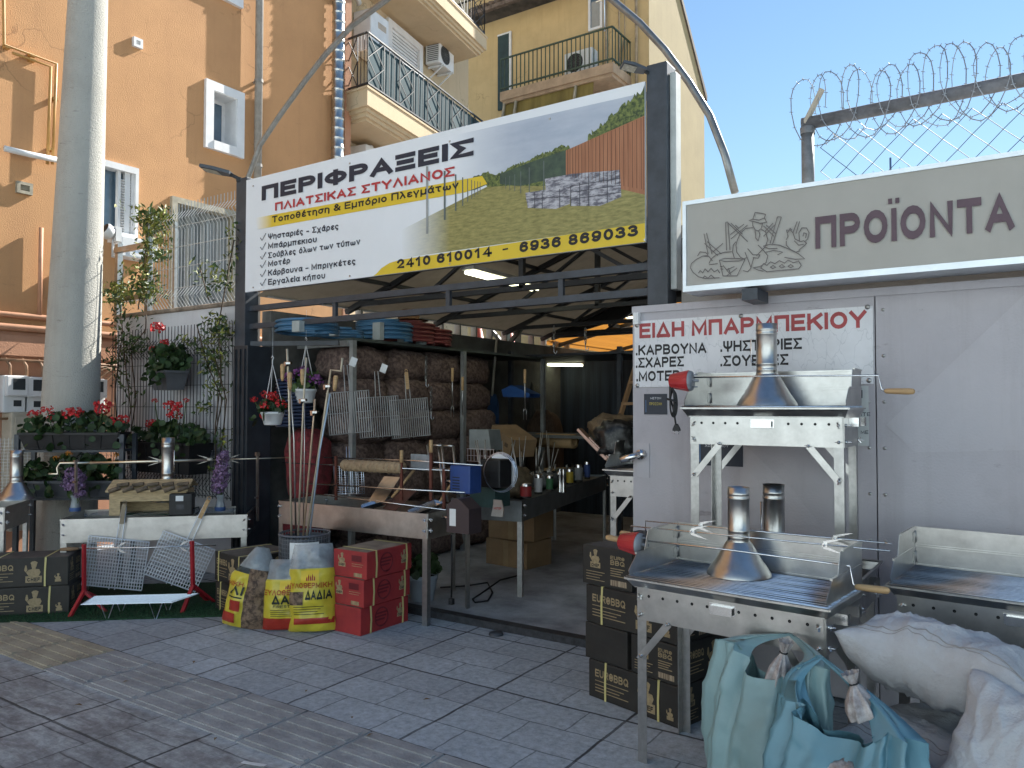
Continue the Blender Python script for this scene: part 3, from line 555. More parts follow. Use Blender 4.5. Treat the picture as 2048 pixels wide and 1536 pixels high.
b = B(); b.add([(bx0+.1, -.9, bz-.3), (bx1-.55, -.9, bz-.3), (bx1-.5, -1.3, 6.4), (bx0, -1.3, 6.4)], [(0, 1, 2, 3)]); b.build('awning', mat('olive_awning', (.26, .2, .06), .85, var=.2, scale=1.2, stretch=(3, 1, .4)), hb)
b = B()
for x in (bx0+.1, bx0+.45, bx1-1.0): b.bar((x, -.95, bz-.3), (x-.15, -1.35, 6.5), .05)
b.build('awning_arm', BEI, hb)
b = B()
for x, r_ in ((-1.1, .03), (-.75, .02), (-.6, .015), (-.3, .035)): b.tube([(x, -.06, 5), (x, -.06, 13)], r_, 6)
b.tube([(-1.3, -.5, 9.2), (-.95, -.3, 9.1), (-.8, -.1, 9.35), (-.62, -.06, 10.4)], .015, 5); b.build('pipe', mat('beige_pipe', (.42, .32, .2), .6, var=.2), hb)
p = at(1172, 122, Y=16.6); ac_unit('air_conditioner', 'dark fronted air conditioner on the green railed balcony of the yellow house', (p.x-.35, 16.45, bz+.03), .75, .55, R(-90))
t = thing('tv_antenna', 'thin television aerial on the yellow house beside the upper window', 'antenna', (-7.4+hl(1207, 50, 16)[0], 16.05, bz+.8)); b = B(); b.tube([(0, 0, 0), (0, 0, 1.5)], .02, 5)
for z in (.75, .85, .95, 1.05): b.tube([(-.22, 0, z), (.12, 0, z+.02)], .015, 4)
b.tube([(-.05, -.2, .9), (.1, .2, 1.2)], .012, 4); b.build('aerial_rods', WIRE, t)

# ---- building fronts across the street (out of view, added for fill light and reflections in the steel)
OPP = mat('street_bounce_plaster', (.50, .58, .62), .9, var=.06, scale=1)
b = B(); rect_holes(b, lambda a, c, d: (a, -17-d, c), -34, 0, 34, 12, [(x_, z_, x_+1.5, z_+1.6) for x_ in range(-31, 31, 4) for z_ in (1, 4.5, 8)], .2)
b.add([(-34, -17.2, 0), (34, -17.2, 0), (34, -17.2, 12), (-34, -17.2, 12)], [(0, 1, 2, 3)]); o = b.build('unseen_street_front', OPP); struct(o)
# ================================================================ SHOP FRONT AND STREET FURNITURE
SY = 4.373
# concrete pole
t0, t1 = at(70, 860, X=-7.3), at(195, 860, X=-7.3)
b = B(); cy = 3.66; prof = [(.265-.02*z, z) for z in (0, .6, 1.2, 2, 3, 4, 5, 6, 7, 8.5)]
b.lathe(prof, 36)
POLE = wall_mat('spun_concrete', (.44, .43, .39), (.25, .23, .20), .75, bump=.6, streak=.5, crack=False, scuff=.5)
up_ = tag(b.build('utility_pole', POLE), 'thick round concrete utility pole in front of the orange wall', 'pole'); up_.location = (-7.3, cy, 0)
up_.rotation_euler = (0, R(2.7), 0)
b = B()
for k in range(9): a = R(-60+random.uniform(-35, 35)); z = 3.2+k*.33; r = .258-.02*z; b.cb((r*math.cos(a)-.012*math.cos(a), r*math.sin(a)-.012*math.sin(a), z), (.026, .026, .03))
b.build('pole_hole', DARK, up_)
# white side wall with the mesh fence on it
WW = wall_mat('white_side_wall', (.56, .57, .60), (.36, .36, .38), .3, crack=False, streak=.6)
ww = thing('side_wall', 'pale painted side wall behind the trellis and flower boxes', 'wall', (-6.8, 4.4, 0))
cpts = [(1.06, 0), (-.9, 0), (-1.05, .03), (-1.2, .12), (-1.28, .3)]
b = B(); n = len(cpts)
for (xa, ya), (xb, yb) in zip(cpts[:-1], cpts[1:]): b.add([(xa, ya, 0), (xa, ya, 2.42), (xb, yb, 2.40), (xb, yb, 0), (xa, ya+.12, 0), (xa, ya+.12, 2.42), (xb, yb+.12, 2.4), (xb, yb+.12, 0)], [(0, 1, 2, 3), (7, 6, 5, 4), (1, 5, 6, 2)], False)
b.build('wall', WW, ww)
b = B(); b.tube([(x, y-.01, 2.425) for x, y in cpts], .022, 6); b.build('edge_tube', mat('rusty_edge', (.32, .25, .19), .7, var=.25, scale=12), ww)
def mesh_panel(name, label, x0, x1, z0, z1, y, m, r=.0035, step=.05, bends=(), spike=.04, hz=.2, cat='fence', sx=None, bang=0):
    """welded 3-D mesh panel: wires with V bends"""
    b = B(); n = int((x1-x0)/step)
    prof = [(z0-.02, 0)]
    for zb in bends: prof += [(zb-.09, 0), (zb, -.07), (zb+.09, 0)]
    prof += [(z1, 0), (z1+spike, 0)]
    for k in range(n+1):
        x = x0+(x1-x0)*k/n
        b.tube([(x, dy, z) for z, dy in prof], r, 4)
    z = z0
    while z <= z1+.001:
        b.tube([(x0, -.004, z), (x1, -.004, z)], r, 4); z += hz
    o = b.build(name, m); o.location = (0, y, 0); tag(o, label, cat); return o
MESHW = mat('galvanised_mesh', (.58, .60, .60), .45, .4, var=.12, scale=20)
mesh_panel('mesh_fence', 'pale welded mesh fence panel standing on top of the white side wall', -7.45, -5.8, 2.45, 3.42, 4.46, MESHW, bends=(2.55, 3.3), hz=.2, spike=.05)
mesh_panel('trellis', 'black welded mesh trellis panel against the pale side wall', -7.75, -5.83, .7, 2.22, 4.33, mat('dark_mesh', (.035, .04, .045), .5), bends=(2.05, .78), hz=.2)
fr = thing('fence_frame', 'galvanised tube frame with cross bars beside the camera at the end of the mesh fence', 'frame', (-7.75, 4.45, 2.3))
for x, z1 in ((-.13, .9), (.42, 1.15), (.86, 1.0)): b = B(); b.bar((x, 0, 0 if x < .8 else .12), (x, 0, z1), .055 if x < .8 else .03); b.build('post', GALVD, fr)
for z in (.82, .3): b = B(); b.bar((-.13, -.03, z), (.45, -.03, z), .05); b.build('cross_bar', GALVD, fr)
t = thing('security_camera', 'small white dome security camera on the galvanised frame', 'camera', (-7.83, 4.36, 3.27))
b = B(); b.box(-.09, -.01, -.07, .07, .05, .08); b.build('bracket', WHITE, t)
b = B(); b.tr((.0, -.06, .02), 0, R(62)); b.lathe([(.001, -.06), (.05, -.055), (.075, -.03), (.08, .03), (.07, .045)], 16); b.build('housing', WHITE, t)
b = B(); b.tr((.0, -.06, .02), 0, R(62)); b.lathe([(.001, .055), (.05, .05), (.07, .045)], 16); b.build('lens', BLACK, t)
b = B(); b.tube([(.02, -.02, -.05), (.05, -.03, -.14), (.02, -.02, -.22)], .008, 5); b.build('cable', WHITE, t)

# ---- the arched tube over the front
pts = [at(px, py, Y=4.9) for px, py in ((483, 410), (487, 380), (520, 290), (560, 230), (605, 168), (650, 110), (705, 50), (770, 2))]
top = [Vector((-4.2, 4.9, 5.13)), Vector((-3.7, 4.9, 5.18)), Vector((-3.2, 4.9, 5.02)), Vector((-2.8, 4.9, 4.77))]
pts2 = [at(px, py, Y=4.9) for px, py in ((1225, 0), (1280, 46), (1330, 100), (1378, 165), (1420, 232), (1450, 310), (1470, 385))]
b = B(); b.tube(pts+top+pts2, .025, 10)
tag(b.build('arch_tube', mat('grey_arch_tube', (.27, .28, .28), .38, .7, var=.15, scale=12)), 'long bent grey steel tube arching over the whole shop front', 'arch')

# ---- gate frame with the big sign
gf = thing('sign_frame', 'anthracite steel portal frame that carries the big fencing sign', 'frame', (-3.77, SY, 0))
b = B(); b.bbox(-2.0, -.07, 0, -1.86, .07, 3.5, .006); b.build('post', DKMET, gf)
b = B(); b.bbox(1.88, -.07, 0, 2.01, .07, 3.56, .006); b.build('post', DKMET, gf)
b = B(); b.bbox(2.012, -.03, 2.2, 2.05, .05, 3.5, .004); b.build('edge_strip', mat('pale_edge', (.5, .52, .5), .5), gf)
b = B()
for z in (2.355, 2.2): b.bar((-1.86, 0, z), (1.88, 0, z), .045)
for x in (-.83, .32, 1.25): b.bar((x, 0, 2.222), (x, 0, 2.333), .035, .03)
b.bar((-1.86, .04, 3.42), (1.88, .04, 3.42), .04); b.bar((-1.86, .04, 2.53), (1.88, .04, 2.53), .04)
b.build('truss', DKMET, gf)
b = B(); b.bar((-1.86, .0, 2.05), (-1.15, .35, 2.05), .04); b.build('inner_bar', DKMET, gf)
b = B(); b.bbox(-1.91, -.16, 0, -1.72, .09, 2.02, .006)
for k in range(3): b.box(-1.89+.06*k, -.175, .03, -1.865+.06*k, -.16, 1.99)
o = b.build('folded_door', mat('dark_folding_door', (.03, .036, .045), .5, var=.2)); o.location = (-3.75, SY, 0); tag(o, 'dark folded metal door stacked beside the left post', 'door')
sg = thing('shop_sign', 'big white and yellow Greek fencing shop sign with a photo of a wooden fence', 'sign', (-3.77, SY-.075, 2.49))
S0 = Vector((-3.77, SY-.075, 2.49))
def sp(px, py, d=0.0): p = at(px, py, Y=SY-.075); return Vector((p.x-S0.x, -d, p.z-S0.z))
TL, TR, BR, BL = sp(502, 362), sp(1300, 183), sp(1300, 492), sp(503, 586)
zT, zB, xL, xR = .975, 0.0, -1.855, 1.872
b = B(); b.box(xL, .0, zB, xR, .02, zT); b.build('panel', WPAINT, sg)
def printed(name, pix, m, d, clip=True, rag=0):
    if rag:
        q = []; rr_ = random.Random(len(pix))
        for (xa, ya), (xb, yb) in zip(pix, pix[1:]+pix[:1]):
            q.append((xa, ya)); k_ = int(abs(xb-xa)//2.2) if min(ya, yb) < 360 and abs(xb-xa) > 4 else 0
            for s in range(1, k_): f_ = s/k_; q.append((xa+(xb-xa)*f_+rr_.uniform(-1, 1), ya+(yb-ya)*f_+rr_.uniform(-rag, rag*.4)))
        pix = q
    P = [sp(x, y, d) for x, y in pix]
    for p in P: p.x = min(max(p.x, xL+.001), xR-.001); p.z = min(max(p.z, .001), zT-.001)
    return B().add([tuple(p) for p in P], [tuple(range(len(P)))], False).build(name, m, sg)
def print_grad(name, c1, c2, scale, stretch, x0, x1, bump=0, detail=8, lo=.35, hi=.65):
    """printed picture tone that fades out of the white board between x0 and x1 (a printed fade)"""
    m = mat(name, c1, .5, var=.1, scale=scale, c2=c2, stretch=stretch, lo=lo, hi=hi); n = m.node_tree.nodes; L = m.node_tree.links; bb = n['Principled BSDF']
    base = bb.inputs['Base Color'].links[0].from_socket; tc = n.new('ShaderNodeTexCoord'); sx = n.new('ShaderNodeSeparateXYZ'); L.new(tc.outputs['Object'], sx.inputs[0])
    r = n.new('ShaderNodeMapRange'); r.inputs['From Min'].default_value = x0; r.inputs['From Max'].default_value = x1; L.new(sx.outputs['X'], r.inputs['Value'])
    mx = n.new('ShaderNodeMix'); mx.data_type = 'RGBA'; L.new(r.outputs[0], mx.inputs['Factor']); mx.inputs[6].default_value = (.78, .82, .86, 1); L.new(base, mx.inputs[7]); L.new(mx.outputs[2], bb.inputs['Base Color']); return m
xf0, xf1 = sp(905, 300).x, sp(1015, 300).x
PSKY = print_grad('printed_sky', (.50, .55, .63), (.36, .42, .52), 2.2, (.7, 1, 2.6), xf0, xf1)
PGRS = print_grad('printed_grass', (.36, .32, .12), (.19, .18, .06), 20, (.7, 1, 3), sp(800, 450).x, sp(900, 450).x)
PHED = mat('printed_hedge', (.18, .22, .06), .5, c2=(.035, .06, .025), scale=42, lo=.4, hi=.6)
PHDK = mat('printed_hedge_dark', (.07, .11, .07), .5, c2=(.035, .06, .05), scale=12)
PWOOD = mat('printed_planks', (.42, .19, .10), .5, c2=(.30, .12, .06), scale=4, stretch=(18, 1, .6))
PGAB = mat('printed_gabion', (.48, .48, .52), .5, c2=(.12, .12, .15), scale=14, stretch=(1, 1, 3), lo=.42, hi=.58)
PPOST = mat('printed_post', (.12, .15, .15), .5); PPALE = mat('printed_post_pale', (.34, .36, .36), .5)
printed('printed_sky', [(880, 277), (1300, 183), (1300, 370), (975, 372), (880, 378)], PSKY, .001)
printed('printed_grass', [(803, 460), (985, 368), (1012, 368), (1135, 374), (1300, 372), (1300, 446), (806, 516)], PGRS, .0014)
printed('printed_hedge', [(975, 374), (962, 352), (975, 344), (990, 350), (1002, 347), (1030, 331), (1055, 322), (1080, 310), (1105, 302), (1120, 292), (1140, 296), (1140, 372), (1010, 372)], PHED, .0018, rag=5)
printed('printed_hedge', [(925, 384), (932, 366), (950, 352), (965, 352), (972, 370), (950, 380)], PHDK, .0018, rag=4)
H = []
random.seed(3)
for k in range(46):
    f_ = k/45; x = 1178+122*f_; yb = 276-84*f_
    H.append((x+random.uniform(-3, 3), yb-20*f_-random.uniform(0, 12)))
printed('printed_hedge', [(1175, 288)]+H+[(1300, 240), (1240, 270)], PHED, .0018)
printed('printed_mesh', [(1000, 368), (1000, 348), (1060, 325), (1132, 300), (1132, 352), (1040, 372)], PHDK, .0022)
printed('printed_planks', [(1132, 301), (1300, 229), (1300, 388), (1240, 378), (1132, 352)], PWOOD, .0022)
b = B(); PL = 23
for k in range(1, PL):
    x = 1132+168*(k/PL)**1.25; yt = 301-72*(x-1132)/168
    p, q = sp(x, yt, .0026), sp(x, 352+30*(x-1132)/168, .0026)
    p.x = min(p.x, xR-.01); q.x = p.x; b.add([tuple(p), tuple(p+Vector((.004, 0, 0))), tuple(q+Vector((.004, 0, 0))), tuple(q)], [(0, 1, 2, 3)], False)
b.build('printed_plank_gap', mat('plank_gap', (.16, .07, .04), .6), sg)
b = B(); b2 = B()
def vstrip(bb, x, y0, y1, wpx, d):
    P = [sp(x-wpx/2, y0, d), sp(x+wpx/2, y0, d), sp(x+wpx/2, y1, d), sp(x-wpx/2, y1, d)]; bb.add([tuple(p) for p in P], [(0, 1, 2, 3)], False)
for x, y0, y1, wp in ((855, 333, 468, 4.5), (890, 342, 440, 3.6), (912, 349, 422, 2.6), (926, 355, 412, 2.2), (936, 358, 404, 1.8), (944, 360, 398, 1.5), (950, 362, 394, 1.3), (956, 363, 390, 1.2), (961, 364, 386, 1.1)): vstrip(b2 if x == 855 else b, x, y0, y1, wp, .0042)
for x, y0, y1, wp in ((1088, 322, 385, 2), (1059, 335, 385, 1.8), (1042, 343, 387, 1.5), (1030, 349, 382, 1.3), (1020, 352, 380, 1.1), (1012, 355, 378, 1)): vstrip(b, x, y0, y1, wp, .003)
b.build('printed_post', PPOST, sg); b2.build('printed_post', PPALE, sg)
printed('printed_gabion', [(1090, 358), (1142, 348), (1240, 340), (1243, 394), (1200, 412), (1142, 412), (1140, 374), (1092, 380)], PGAB, .0026)
printed('printed_gabion', [(1051, 386), (1100, 378), (1142, 374), (1140, 408), (1112, 418), (1056, 416)], PGAB, .003)
b = B()
for x, y0, y1 in ((1142, 372, 412), (1160, 366, 412), (1178, 356, 412), (1215, 346, 406), (1070, 384, 417), (1085, 382, 418), (1120, 378, 416)): vstrip(b, x, y0, y1, 1.6, .0034)
for (xa, ya), (xb, yb) in (((1142, 384), (1243, 370)), ((1142, 398), (1243, 384)), ((1142, 372), (1240, 356)), ((1051, 398), (1140, 392))):
    P = [sp(xa, ya, .0034), sp(xb, yb, .0034), sp(xb, yb+1.4, .0034), sp(xa, ya+1.4, .0034)]; b.add([tuple(p) for p in P], [(0, 1, 2, 3)], False)
b.build('printed_gabion_joint', mat('gab_joint', (.07, .07, .09), .6), sg)
# yellow bands
yband = print_grad('yellow_band', (.72, .52, .04), (.70, .50, .035), 2, None, sp(512, 430).x, sp(545, 430).x)
printed('yellow_band', [(512, 436), (965, 352), (975, 368), (930, 385), (516, 459)], yband, .0036)
P = [(748, 557)]
for k in range(7): a = R(90*k/6); P.append((748+38*math.sin(a)*1.0, 557-38*(1-math.cos(a))*1.0) if k else (748, 557))
printed('yellow_band', [(747, 558), (753, 548), (764, 536), (780, 526), (800, 520), (1300, 445), (1300, 490)], YEL, .0036)
def sign_text(s, px0, px1, h, m, wt=.17, gap=.16, d=.0048):
    b = B(); text(b, s, sp(*px0), sp(*px1), h, wt, d, gap); return b.build('lettering', m, sg)
sign_text('ΠΕΡΙΦΡΑΞΕΙΣ', (524, 402), (948, 311), .125, INK, .27, .13)
sign_text('ΠΛΙΑΤΣΙΚΑΣ ΣΤΥΛΙΑΝΟΣ', (551, 422), (910, 352), .068, REDINK, .23, .16, .006)
sign_text('Τοποθέτηση & Εμπόριο Πλεγμάτων', (545, 446), (918, 377), .055, KINK, .2, .16, .006)
for i, (s, x1, y0, y1) in enumerate((('Ψησταριές - Σχάρες', 678, 479.5, 458.5), ('Μπάρμπεκιου', 634, 498, 484.5), ('Σούβλες όλων των τύπων', 721, 517, 489), ('Μοτέρ', 581, 534, 526.5), ('Κάρβουνα - Μπριγκέτες', 712, 552, 528.5), ('Εργαλεία κήπου', 651, 570, 557))):
    sign_text(s, (537, y0), (x1, y1), .05, INK, .19, .19)
    b = B(); text(b, '✓', sp(521, y0+3), sp(533, y0+1), .06, .08, .0048); b.build('tick_mark', INK, sg)
sign_text('2410 610014', (795, 538), (984, 513), .070, KINK, .25, .2, .0055)
sign_text('-', (1006, 508), (1017, 506), .074, KINK, .15, .2, .0055)
sign_text('6936 869033', (1040, 505.5), (1277, 472), .070, KINK, .25, .2, .0055)
b = B()
for px, py in ((507, 372), (700, 327), (900, 283), (1100, 238), (507, 575), (700, 552), (900, 528), (1290, 480)): p = sp(px, py); b.cb((p.x, -.003, p.z), (.012, .006, .012))
b.build('rivet', GALVD, sg)
# floodlights on the posts
def flood(name, label, loc, rz, big):
    t = thing('floodlight', label, 'floodlight', loc, rz); k = big
    b = B(); b.bar((0, 0, 0), (0, -.10*k, .05*k), .035*k); b.cb((0, 0, -.01), (.06*k, .05*k, .05*k)); b.build('arm', BLACK, t)
    b = B(); b.tr((0, -.24*k, .07*k), 0, R(-12))
    b.prism([(-.10*k, -.17*k, 0), (.10*k, -.17*k, 0), (.115*k, -.02*k, 0), (.07*k, .15*k, 0), (-.07*k, .15*k, 0), (-.115*k, -.02*k, 0)], (0, 0, .035*k)); b.build('housing', mat('lamp_grey', (.07, .08, .095), .45), t)
    b = B(); b.tr((0, -.24*k, .07*k), 0, R(-12)); b.poly([(-.085*k, -.15*k, -.003), (-.085*k, .02*k, -.003), (.085*k, .02*k, -.003), (.085*k, -.15*k, -.003)]); b.build('lens', mat('lamp_lens', (.5, .48, .38), .3, var=.2, scale=60), t)
    return t
flood('floodlight', 'flat LED floodlight on top of the right sign post', (-1.86, SY-.05, 3.50), R(-50), .47)
flood('floodlight', 'flat LED floodlight on top of the left sign post', (-5.74, SY-.06, 3.5), R(-56), .8)

# ---- canopy roof and the dark shop inside
def translucent(m, c, f):
    n = m.node_tree; bb = n.nodes['Principled BSDF']; t = n.nodes.new('ShaderNodeBsdfTranslucent'); t.inputs[0].default_value = (*c, 1); x = n.nodes.new('ShaderNodeMixShader'); x.inputs[0].default_value = f
    n.links.new(bb.outputs[0], x.inputs[1]); n.links.new(t.outputs[0], x.inputs[2]); n.links.new(x.outputs[0], n.nodes['Material Output'].inputs[0]); return m
CAN = translucent(mat('canopy_underside', (.30, .27, .22), .85, var=.2, scale=1.5, bump=.15, bscale=4), (.42, .36, .27), .045)
cn = thing('canopy', 'dark sloping canopy roof with slim steel trusses over the shop', 'canopy', (-5.6, SY, 2.4))
ze0 = .12; sl = .36; XR = 2.05
def rz_(x): return ze0+sl*(x if x < XR else 2*XR-x)
b = B()
for x0, x1 in ((-.1, XR), (XR, 3.95)): b.poly([(x0, .1, rz_(x0)), (x1, .1, rz_(x1)), (x1, 5.05, rz_(x1)), (x0, 5.05, rz_(x0))])
b.build('roof_sheet', CAN, cn)
b = B()
for yy in (1.2, 2.6, 4.0, 4.95):
    b.bar((-.1, yy, rz_(-.1)-.03), (XR, yy, rz_(XR)-.03), .05); b.bar((XR, yy, rz_(XR)-.03), (3.9, yy, rz_(3.9)-.03), .05)
    b.bar((0, yy, .12), (3.85, yy, .12), .045); b.bar((2.0, yy, .12), (2.0, yy, rz_(2)-.03), .045)
    b.bar((.9, yy, .12), (2.0, yy, rz_(2)-.05), .03); b.bar((3.1, yy, .12), (2.0, yy, rz_(2)-.05), .03)
for xx in (.5, 1.3, 2.8, 3.4): b.bar((xx, .1, rz_(xx)-.025), (xx, 5, rz_(xx)-.025), .035)
b.build('truss', mat('canopy_steel', (.03, .034, .038), .5, var=.15), cn)
# lit tubes under it
LAMP = emit('lit_tube', (1.0, 1.0, .72), 1.6)
def tube_lamp(label, a, bq):
    t = thing('tube_lamp', label, 'lamp', a, 0); d = Vector(bq)-Vector(a)
    b = B(); b.bar((0, 0, .03), tuple(d+Vector((0, 0, .03))), .14, .04); b.build('lamp_body', mat('lamp_tray', (.6, .6, .56), .5), t)
    b = B()
    nn = d.cross(Vector((0, 0, 1))).normalized()*.035
    for s_ in (-1, 1): b.tube([tuple(d*.02+nn*s_-Vector((0, 0, .012))), tuple(d*.98+nn*s_-Vector((0, 0, .012)))], .018, 8)
    b.build('tube', LAMP, t); return t
a = at(935, 541, Z=2.74); c = at(1072, 577, Z=2.74)
tube_lamp('lit twin fluorescent tube lamp hanging under the dark canopy', a, c)
a = at(1245, 632, Y=9.5); tube_lamp('small lit tube lamp under the orange roof beside the white gate', a, a+Vector((.5, .6, -.02)))
a = at(1095, 728, Y=9.4); tube_lamp('lit tube lamp at the far end of the dark shop', a, a+Vector((.55, 0, -.02)))
# orange translucent roof behind
m = translucent(mat('orange_tarpaulin', (.62, .25, .035), .7, var=.15, scale=2, stretch=(1, 8, 1)), (.5, .22, .04), .5)
orf = thing('orange_roof', 'sunlit orange sheet roof behind the dark canopy', 'roof', (-5.6, 9.45, 2.4)); b = B()
for k in range(32):
    x0, x1 = -.2+k*.125, -.2+(k+1)*.125; zz = .05+.22*x0; z2 = .05+.22*x1; w_ = .015*(k % 2)
    b.add([(x0, 0, zz+w_), (x1, 0, z2+.015*((k+1) % 2)), (x1, 5.5, z2+.015*((k+1) % 2)), (x0, 5.5, zz+w_)], [(0, 1, 2, 3)], False)
b.build('roof_sheet', m, orf); b = B()
for yy in (.3, 2, 3.8, 5.4): b.bar((-.2, yy, -.03), (3.8, yy, .84), .05)
for xx in (.9, 2.1, 3.4): b.bar((xx, 0, .02+.22*xx), (xx+.2, 5.5, .02+.22*xx), .045)
b.bar((0, 0, .1), (3.8, 0, .1), .05); b.build('rafter', DKMET, orf)
# walls of the shop
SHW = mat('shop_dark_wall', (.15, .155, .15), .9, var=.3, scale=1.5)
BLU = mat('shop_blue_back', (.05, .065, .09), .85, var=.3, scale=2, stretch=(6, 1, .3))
b = B(); b.prism([(0, 0, .05), (2.9, 0, .69), (2.05, 0, .86), (0, 0, .14)], (0, .04, 0)); b.build('gable_sun_block', mat('gable_dark', (.03, .03, .03), .9), cn).location = (0, 5.06, 0)  # sheet added to stop sun coming through the gap between the roofs
shw = thing('shop_wall', 'dark walls of the shop interior under the canopy', 'wall', (-5.62, SY, 0))
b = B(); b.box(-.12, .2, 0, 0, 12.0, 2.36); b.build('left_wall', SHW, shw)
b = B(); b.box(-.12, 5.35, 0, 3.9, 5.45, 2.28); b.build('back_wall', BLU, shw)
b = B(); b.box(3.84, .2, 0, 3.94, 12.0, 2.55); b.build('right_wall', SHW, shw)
b = B(); 
for k in range(14): b.box(-.11, 1.35+k*.33, 2.36, -.03, 1.38+k*.33, 2.5)
b.bar((-.05, .2, 2.5), (-.05, 12, 2.5), .03); b.build('wall_rail', mat('pale_rail', (.4, .4, .38), .5), shw)

# ---- white gate / hoarding on the right with the signs
GATE = wall_mat('lavender_painted_sheet', (.46, .445, .475), (.30, .28, .29), .75, crack=False, streak=.5, bump=.12, scuff=.55)
GATE2 = wall_mat('paler_painted_patch', (.485, .472, .502), (.34, .32, .33), .65, crack=False, streak=.5, bump=.12, scuff=.35)
gt = thing('sheet_gate', 'scuffed lavender white sheet metal gate behind the steel grills', 'gate', (-1.96, 4.25, 0)); GX = Vector((-1.96, 4.25, 0))
b = B(); b.box(0, 0, .03, 1.32, .05, 2.088); b.box(1.326, 0, .03, 4.5, .05, 2.09); b.build('sheet', GATE, gt)
def gp(px, py, d): p = at(px, py, Y=4.25-d); return (p.x+1.96, -d, p.z)
for Q_ in (((1772, 850), (2048, 590), (2060, 900), (1830, 905)), ((1480, 880), (1590, 985), (1640, 1050), (1480, 1050))): b = B(); b.poly([gp(x, y, .002) for x, y in Q_][::-1]); b.build('paint_patch', GATE2, gt)
b = B(); b.box(0, -.012, 2.06, 4.5, -.001, 2.1); b.build('top_edge', GATE2, gt)
b = B(); b.tr((.055, 0, 1.19), 0); b.box(-.03, -.006, -.10, .05, -.001, .1); b.build('lock_plate', GATE2, gt)
b = B(); b.cyl((.06, -.03, 1.225), (-.05, -.07, 1.19), .022, 10); b.cyl((.06, 0, 1.225), (.06, -.04, 1.225), .03, 10); b.build('handle', STEEL, gt)
b = B(); b.bbox(.02, -.045, 1.99, .055, -.004, 2.06, .005); b.build('gate_stop', WHITE, gt)
b = B()
for k in range(9):
    for x_ in (1.29, 1.36): b.tr((x_, -.001, .15+.23*k), 0, R(90)); b.lathe([(.001, .004), (.007, .003), (.009, 0)], 8)
b.tr(); b.build('rivets', GALVD, gt)
rw = thing('rear_wall', 'tall beige wall above the sheet gate that carries the light box sign', 'wall', (-1.72, 4.42, 0))
b = B(); b.prism([(0, 0, 0), (6, 0, 0), (6, 0, 2.62), (.15, 0, 2.6), (.05, 0, 2.5), (0, 0, 2.3)], (0, 7.5, 0)); b.build('wall', wall_mat('beige_render', (.42, .38, .34), (.3, .26, .22), .4, crack=False), rw)  # depth behind the face is unseen, added to block sun over the paving
# red-lettered sign
bs = thing('wall_sign', 'cracked white metal sign with red heading and black Greek list on the gate', 'sign', (-1.3, 4.242, 1.62)); BS = Vector((-1.3, 4.242, 1.62))
def bp_(px, py, d=0.0): p = at(px, py, Y=4.242); return Vector((p.x-BS.x, -d, p.z-BS.z))
CRK = mat('cracked_white_paint', (.70, .71, .74), .5, var=.05); n = CRK.node_tree.nodes; L = CRK.node_tree.links
base = n['Principled BSDF'].inputs['Base Color'].links[0].from_socket; tc = n.new('ShaderNodeTexCoord'); mp = n.new('ShaderNodeMapping'); mp.inputs['Scale'].default_value = (1.6, 1, .8); L.new(tc.outputs['Object'], mp.inputs[0])
vo = n.new('ShaderNodeTexVoronoi'); vo.feature = 'DISTANCE_TO_EDGE'; vo.inputs['Scale'].default_value = 9; nz = n.new('ShaderNodeTexNoise'); nz.inputs['Scale'].default_value = 12; L.new(mp.outputs[0], nz.inputs[0])
mx = n.new('ShaderNodeMix'); mx.data_type = 'RGBA'; mx.inputs['Factor'].default_value = .12; L.new(mp.outputs[0], mx.inputs[6]); L.new(nz.outputs['Color'], mx.inputs[7]); L.new(mx.outputs[2], vo.inputs['Vector'])
rm = n.new('ShaderNodeMapRange'); rm.inputs['From Max'].default_value = .02; rm.inputs['To Min'].default_value = .55; rm.inputs['To Max'].default_value = 0; L.new(vo.outputs['Distance'], rm.inputs['Value'])
mx2 = n.new('ShaderNodeMix'); mx2.data_type = 'RGBA'; L.new(rm.outputs[0], mx2.inputs['Factor']); L.new(base, mx2.inputs[6]); mx2.inputs[7].default_value = (.38, .4, .44, 1); L.new(mx2.outputs[2], n['Principled BSDF'].inputs['Base Color'])
b = B(); b.box(-.646, 0, .0, .654, .006, .392); b.build('plate', CRK, bs)
def bst(s, a, c, h, m, wt=.16, gap=.16, d=.0015): b = B(); text(b, s, bp_(*a), bp_(*c), h, wt, d, gap); return b.build('lettering', m, bs)
bst('ΕΙΔΗ ΜΠΑΡΜΠΕΚΙΟΥ', (1279, 677), (1733, 655), .088, mat('faded_red_print', (.42, .075, .08), .6, var=.15), .23, .13)
for s, a, c in (('.ΚΑΡΒΟΥΝΑ', (1272, 711), (1413, 706)), ('.ΣΧΑΡΕΣ', (1272, 736), (1368, 733)), ('.ΜΟΤΕΡ', (1273, 763), (1360, 761)), ('.ΨΗΣΤΑΡΙΕΣ', (1441, 704), (1604, 698)), ('.ΣΟΥΒΛΕΣ', (1441, 733), (1577, 730))): bst(s, a, c, .06, KINK, .22, .13)
b = B()
for px, py in ((1274, 651), (1482, 632), (1735, 614), (1275, 771), (1738, 761)): p = bp_(px, py); b.tr((p.x, -.001, p.z), 0, R(90)); b.lathe([(.001, .006), (.011, .004), (.013, 0)], 10)
b.build('screw', GALVD, bs)
